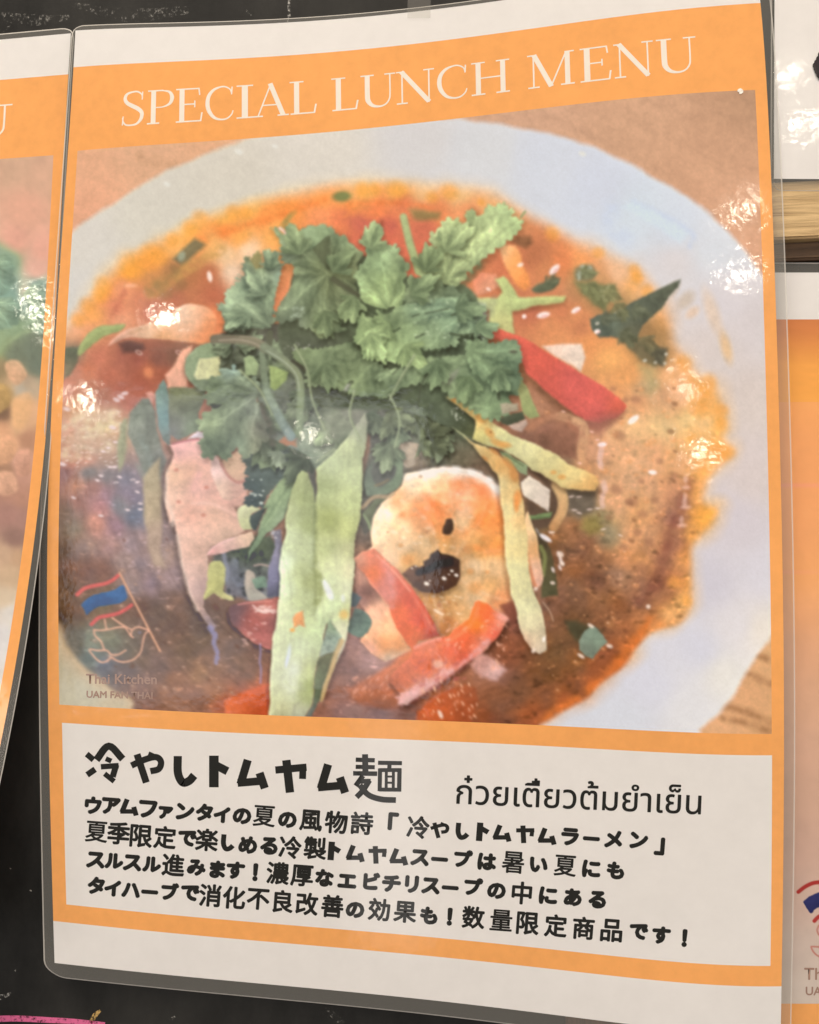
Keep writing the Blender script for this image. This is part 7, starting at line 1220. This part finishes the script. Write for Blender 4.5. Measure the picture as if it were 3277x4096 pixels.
tr_l = lambda u, v: (3088 + 14 * np.asarray(u, float), 1090 + 14 * np.asarray(v, float) + .0 * np.asarray(u, float))
ls_ = flat_sheet(tr_l, lambda u, v: .0015 + 0 * u)
rm = thing('laminated_menu', 'laminated menu at the lower right edge with part of a flag and bird emblem', 'menu', ls_(np.array(105.), np.array(297.)), 'laminated menus on the board')
panels('white_margin', [(0, 210, 0, 13.4)], M_WHITE, rm, ls_); panels('white_margin', [(0, 210, 286, 297)], M_WHITE, rm, ls_)
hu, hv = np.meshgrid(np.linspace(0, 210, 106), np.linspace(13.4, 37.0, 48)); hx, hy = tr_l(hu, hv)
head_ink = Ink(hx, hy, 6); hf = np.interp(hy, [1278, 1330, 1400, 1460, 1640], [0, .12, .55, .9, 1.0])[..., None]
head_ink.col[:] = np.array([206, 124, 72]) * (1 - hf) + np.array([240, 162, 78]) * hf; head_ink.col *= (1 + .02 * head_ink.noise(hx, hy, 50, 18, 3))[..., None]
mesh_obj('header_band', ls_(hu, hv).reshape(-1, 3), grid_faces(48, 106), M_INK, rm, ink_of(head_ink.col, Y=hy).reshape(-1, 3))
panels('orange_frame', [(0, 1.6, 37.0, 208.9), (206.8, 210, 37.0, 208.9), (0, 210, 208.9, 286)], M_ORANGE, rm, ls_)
gu3, gv3 = np.meshgrid(np.linspace(1.6, 206.8, 280), np.linspace(37.0, 208.9, 240)); rx_, ry_ = tr_l(gu3, gv3)
def paint_right(A):
    A.col[:] = A.field([(3200, 1620, (238, 160, 94)), (3200, 1800, (236, 158, 98)), (3200, 2000, (234, 156, 98)), (3200, 2200, (232, 156, 100)), (3200, 2300, (234, 160, 96)), (3200, 2450, (226, 158, 110)), (3200, 2600, (212, 156, 120)), (3200, 2800, (206, 156, 124)), (3200, 3000, (200, 154, 128)), (3200, 3200, (192, 150, 126)), (3200, 3400, (190, 150, 130)), (3200, 3600, (194, 160, 142)), (3200, 3800, (192, 168, 152)), (3200, 3980, (194, 174, 158)),
        (4000, 2200, (210, 196, 180)), (5200, 2500, (210, 200, 190)), (5800, 1700, (214, 160, 118)), (5800, 3900, (200, 156, 128))], A.X, A.Y, 120.)
    A.col *= (1 + .03 * A.noise(A.X, A.Y, 60, seed=2))[..., None]
    for y in (1940, 2285): A.stroke([(3100, y), (3600, y - 3)], 7, (240, 150, 120), 8, .7)
    e = A.new_id('emblem')
    zr = lambda p: [(2977 + x / 2.71, 3300 + y / 2.71) for x, y in p]
    A.stroke(zr([(588, 725), (660, 670), (740, 632), (812, 620), (900, 612), (1000, 590)]), 16, (156, 50, 46), 4, 1, id=e)
    A.fill(spline(zr([(636, 822), (700, 770), (760, 742), (812, 730), (960, 712), (1000, 850), (880, 868), (812, 888), (760, 914), (714, 952), (680, 900)]), 3, True), (44, 46, 86), 4, id=e)
    A.stroke(zr([(762, 1040), (790, 1010), (830, 985), (960, 950)]), 16, (160, 54, 50), 4, 1, id=e)
    for p in ([(808, 1090), (792, 1140), (808, 1190)], [(812, 1322), (740, 1318), (728, 1326), (748, 1370), (780, 1405), (812, 1424), (860, 1440)], [(812, 1322), (900, 1330), (980, 1280)]): A.stroke(zr(p), 7, (176, 112, 98), 4, .95, id=e)
ra = Ink(rx_, ry_, 4); paint_right(ra)
# finer sampling where the emblem shows
gu4, gv4 = np.meshgrid(np.linspace(1.6, 26.6, 126), np.linspace(165, 208.9, 220)); rx4, ry4 = tr_l(gu4, gv4)
r4 = Ink(rx4, ry4, 4); paint_right(r4)
cut = (gu3 < 26.6) & (gv3 > 165)
# picture = coarse ink left/above + fine ink block; rebuilt as three butted panels
def ink_panel(u0, u1, v0, v1, nu_, nv_, parent, name, root):
    gu_, gv_ = np.meshgrid(np.linspace(u0, u1, nu_), np.linspace(v0, v1, nv_)); A = Ink(*tr_l(gu_, gv_), 4); paint_right(A); return A, ls_(gu_, gv_)
A1, V1 = ink_panel(1.6, 206.8, 37.0, 165, 200, 130, rm, 'printed_photo', rm)
A2, V2 = ink_panel(26.6, 206.8, 165, 208.9, 180, 44, rm, 'printed_photo', rm)
r4v = ls_(gu4, gv4)
F1 = grid_faces(*A1.id.shape); F2 = grid_faces(*A2.id.shape) + A1.id.size; F4 = grid_faces(*r4.id.shape); i4 = r4.id[:-1, :-1].reshape(-1)
F4b = F4[i4 == 0] + A1.id.size + A2.id.size
allV = np.vstack([V1.reshape(-1, 3), V2.reshape(-1, 3), r4v.reshape(-1, 3)]); allC = np.vstack([ink_of(a_.col, Y=a_.Y).reshape(-1, 3) for a_ in (A1, A2, r4)])
used, f2 = compact(np.vstack([F1, F2, F4b])); rphoto = child_of(mesh_obj('printed_photo', allV[used], f2, M_INK, rm, allC[used]), rm)
used, f2 = compact(F4[i4 == 1]); mesh_obj('emblem', r4v.reshape(-1, 3)[used], f2, M_INK, rphoto, ink_of(r4.col, Y=r4.Y).reshape(-1, 3)[used])
film(rm, ls_, 210, 297, lambda rad: ring(None, (2.0, 2.5), (2.5, 4), 210, 297, rad), 3.0)
rpx = lambda x, y, h: at(x, y, .0015 + h)
text_run('Thai Kitchen', 3218, 3918, 3560, 3922, M_FAINT, rphoto, rpx, 'lettering', .004)
text_run('UAM FAN THAI', 3224, 3980, 3545, 3984, M_FAINT, rphoto, rpx, 'lettering', .004)

# ---------------------------------------------------------------- small things stuck on the main menu
sc_pts = np.array([(2950, 360), (2956, 355), (2962, 353), (2969, 356), (2974, 362), (2973, 370), (2966, 375), (2958, 376), (2957, 369), (2951, 367)], float)
m_s, t_s, b_s = nt('torn_white_paper'); b_s.inputs['Base Color'].default_value = (.82, .8, .74, 1); b_s.inputs['Roughness'].default_value = .9
V, F = fan(sc_pts, spx, .00016); Vb, Fb = fan(sc_pts, spx, .00004); n = len(V)
side = [[1 + i, 1 + (i + 1) % (n - 1), n + 1 + (i + 1) % (n - 1)] for i in range(n - 1)] + [[1 + i, n + 1 + (i + 1) % (n - 1), n + 1 + i] for i in range(n - 1)]
tag(mesh_obj('paper_scrap', np.vstack([V, Vb]), np.vstack([F, np.array(side)]), m_s, smooth=False), 'tiny torn scrap of white paper stuck near the top right of the printed soup picture', 'paper scrap')
tp = np.array([(x, y) for y in np.linspace(-40, 72, 8) for x in np.linspace(1632, 1724, 8)], float); tp[:, 0] -= (tp[:, 1] + 40) * .02
tag(mesh_obj('tape_strip', sheet_px(tp[:, 0], tp[:, 1], .0004), grid_faces(8, 8), film_mat('clear_tape', (.88, .86, .80), .10, .2)), 'small strip of clear tape holding the top edge of the big menu', 'tape')
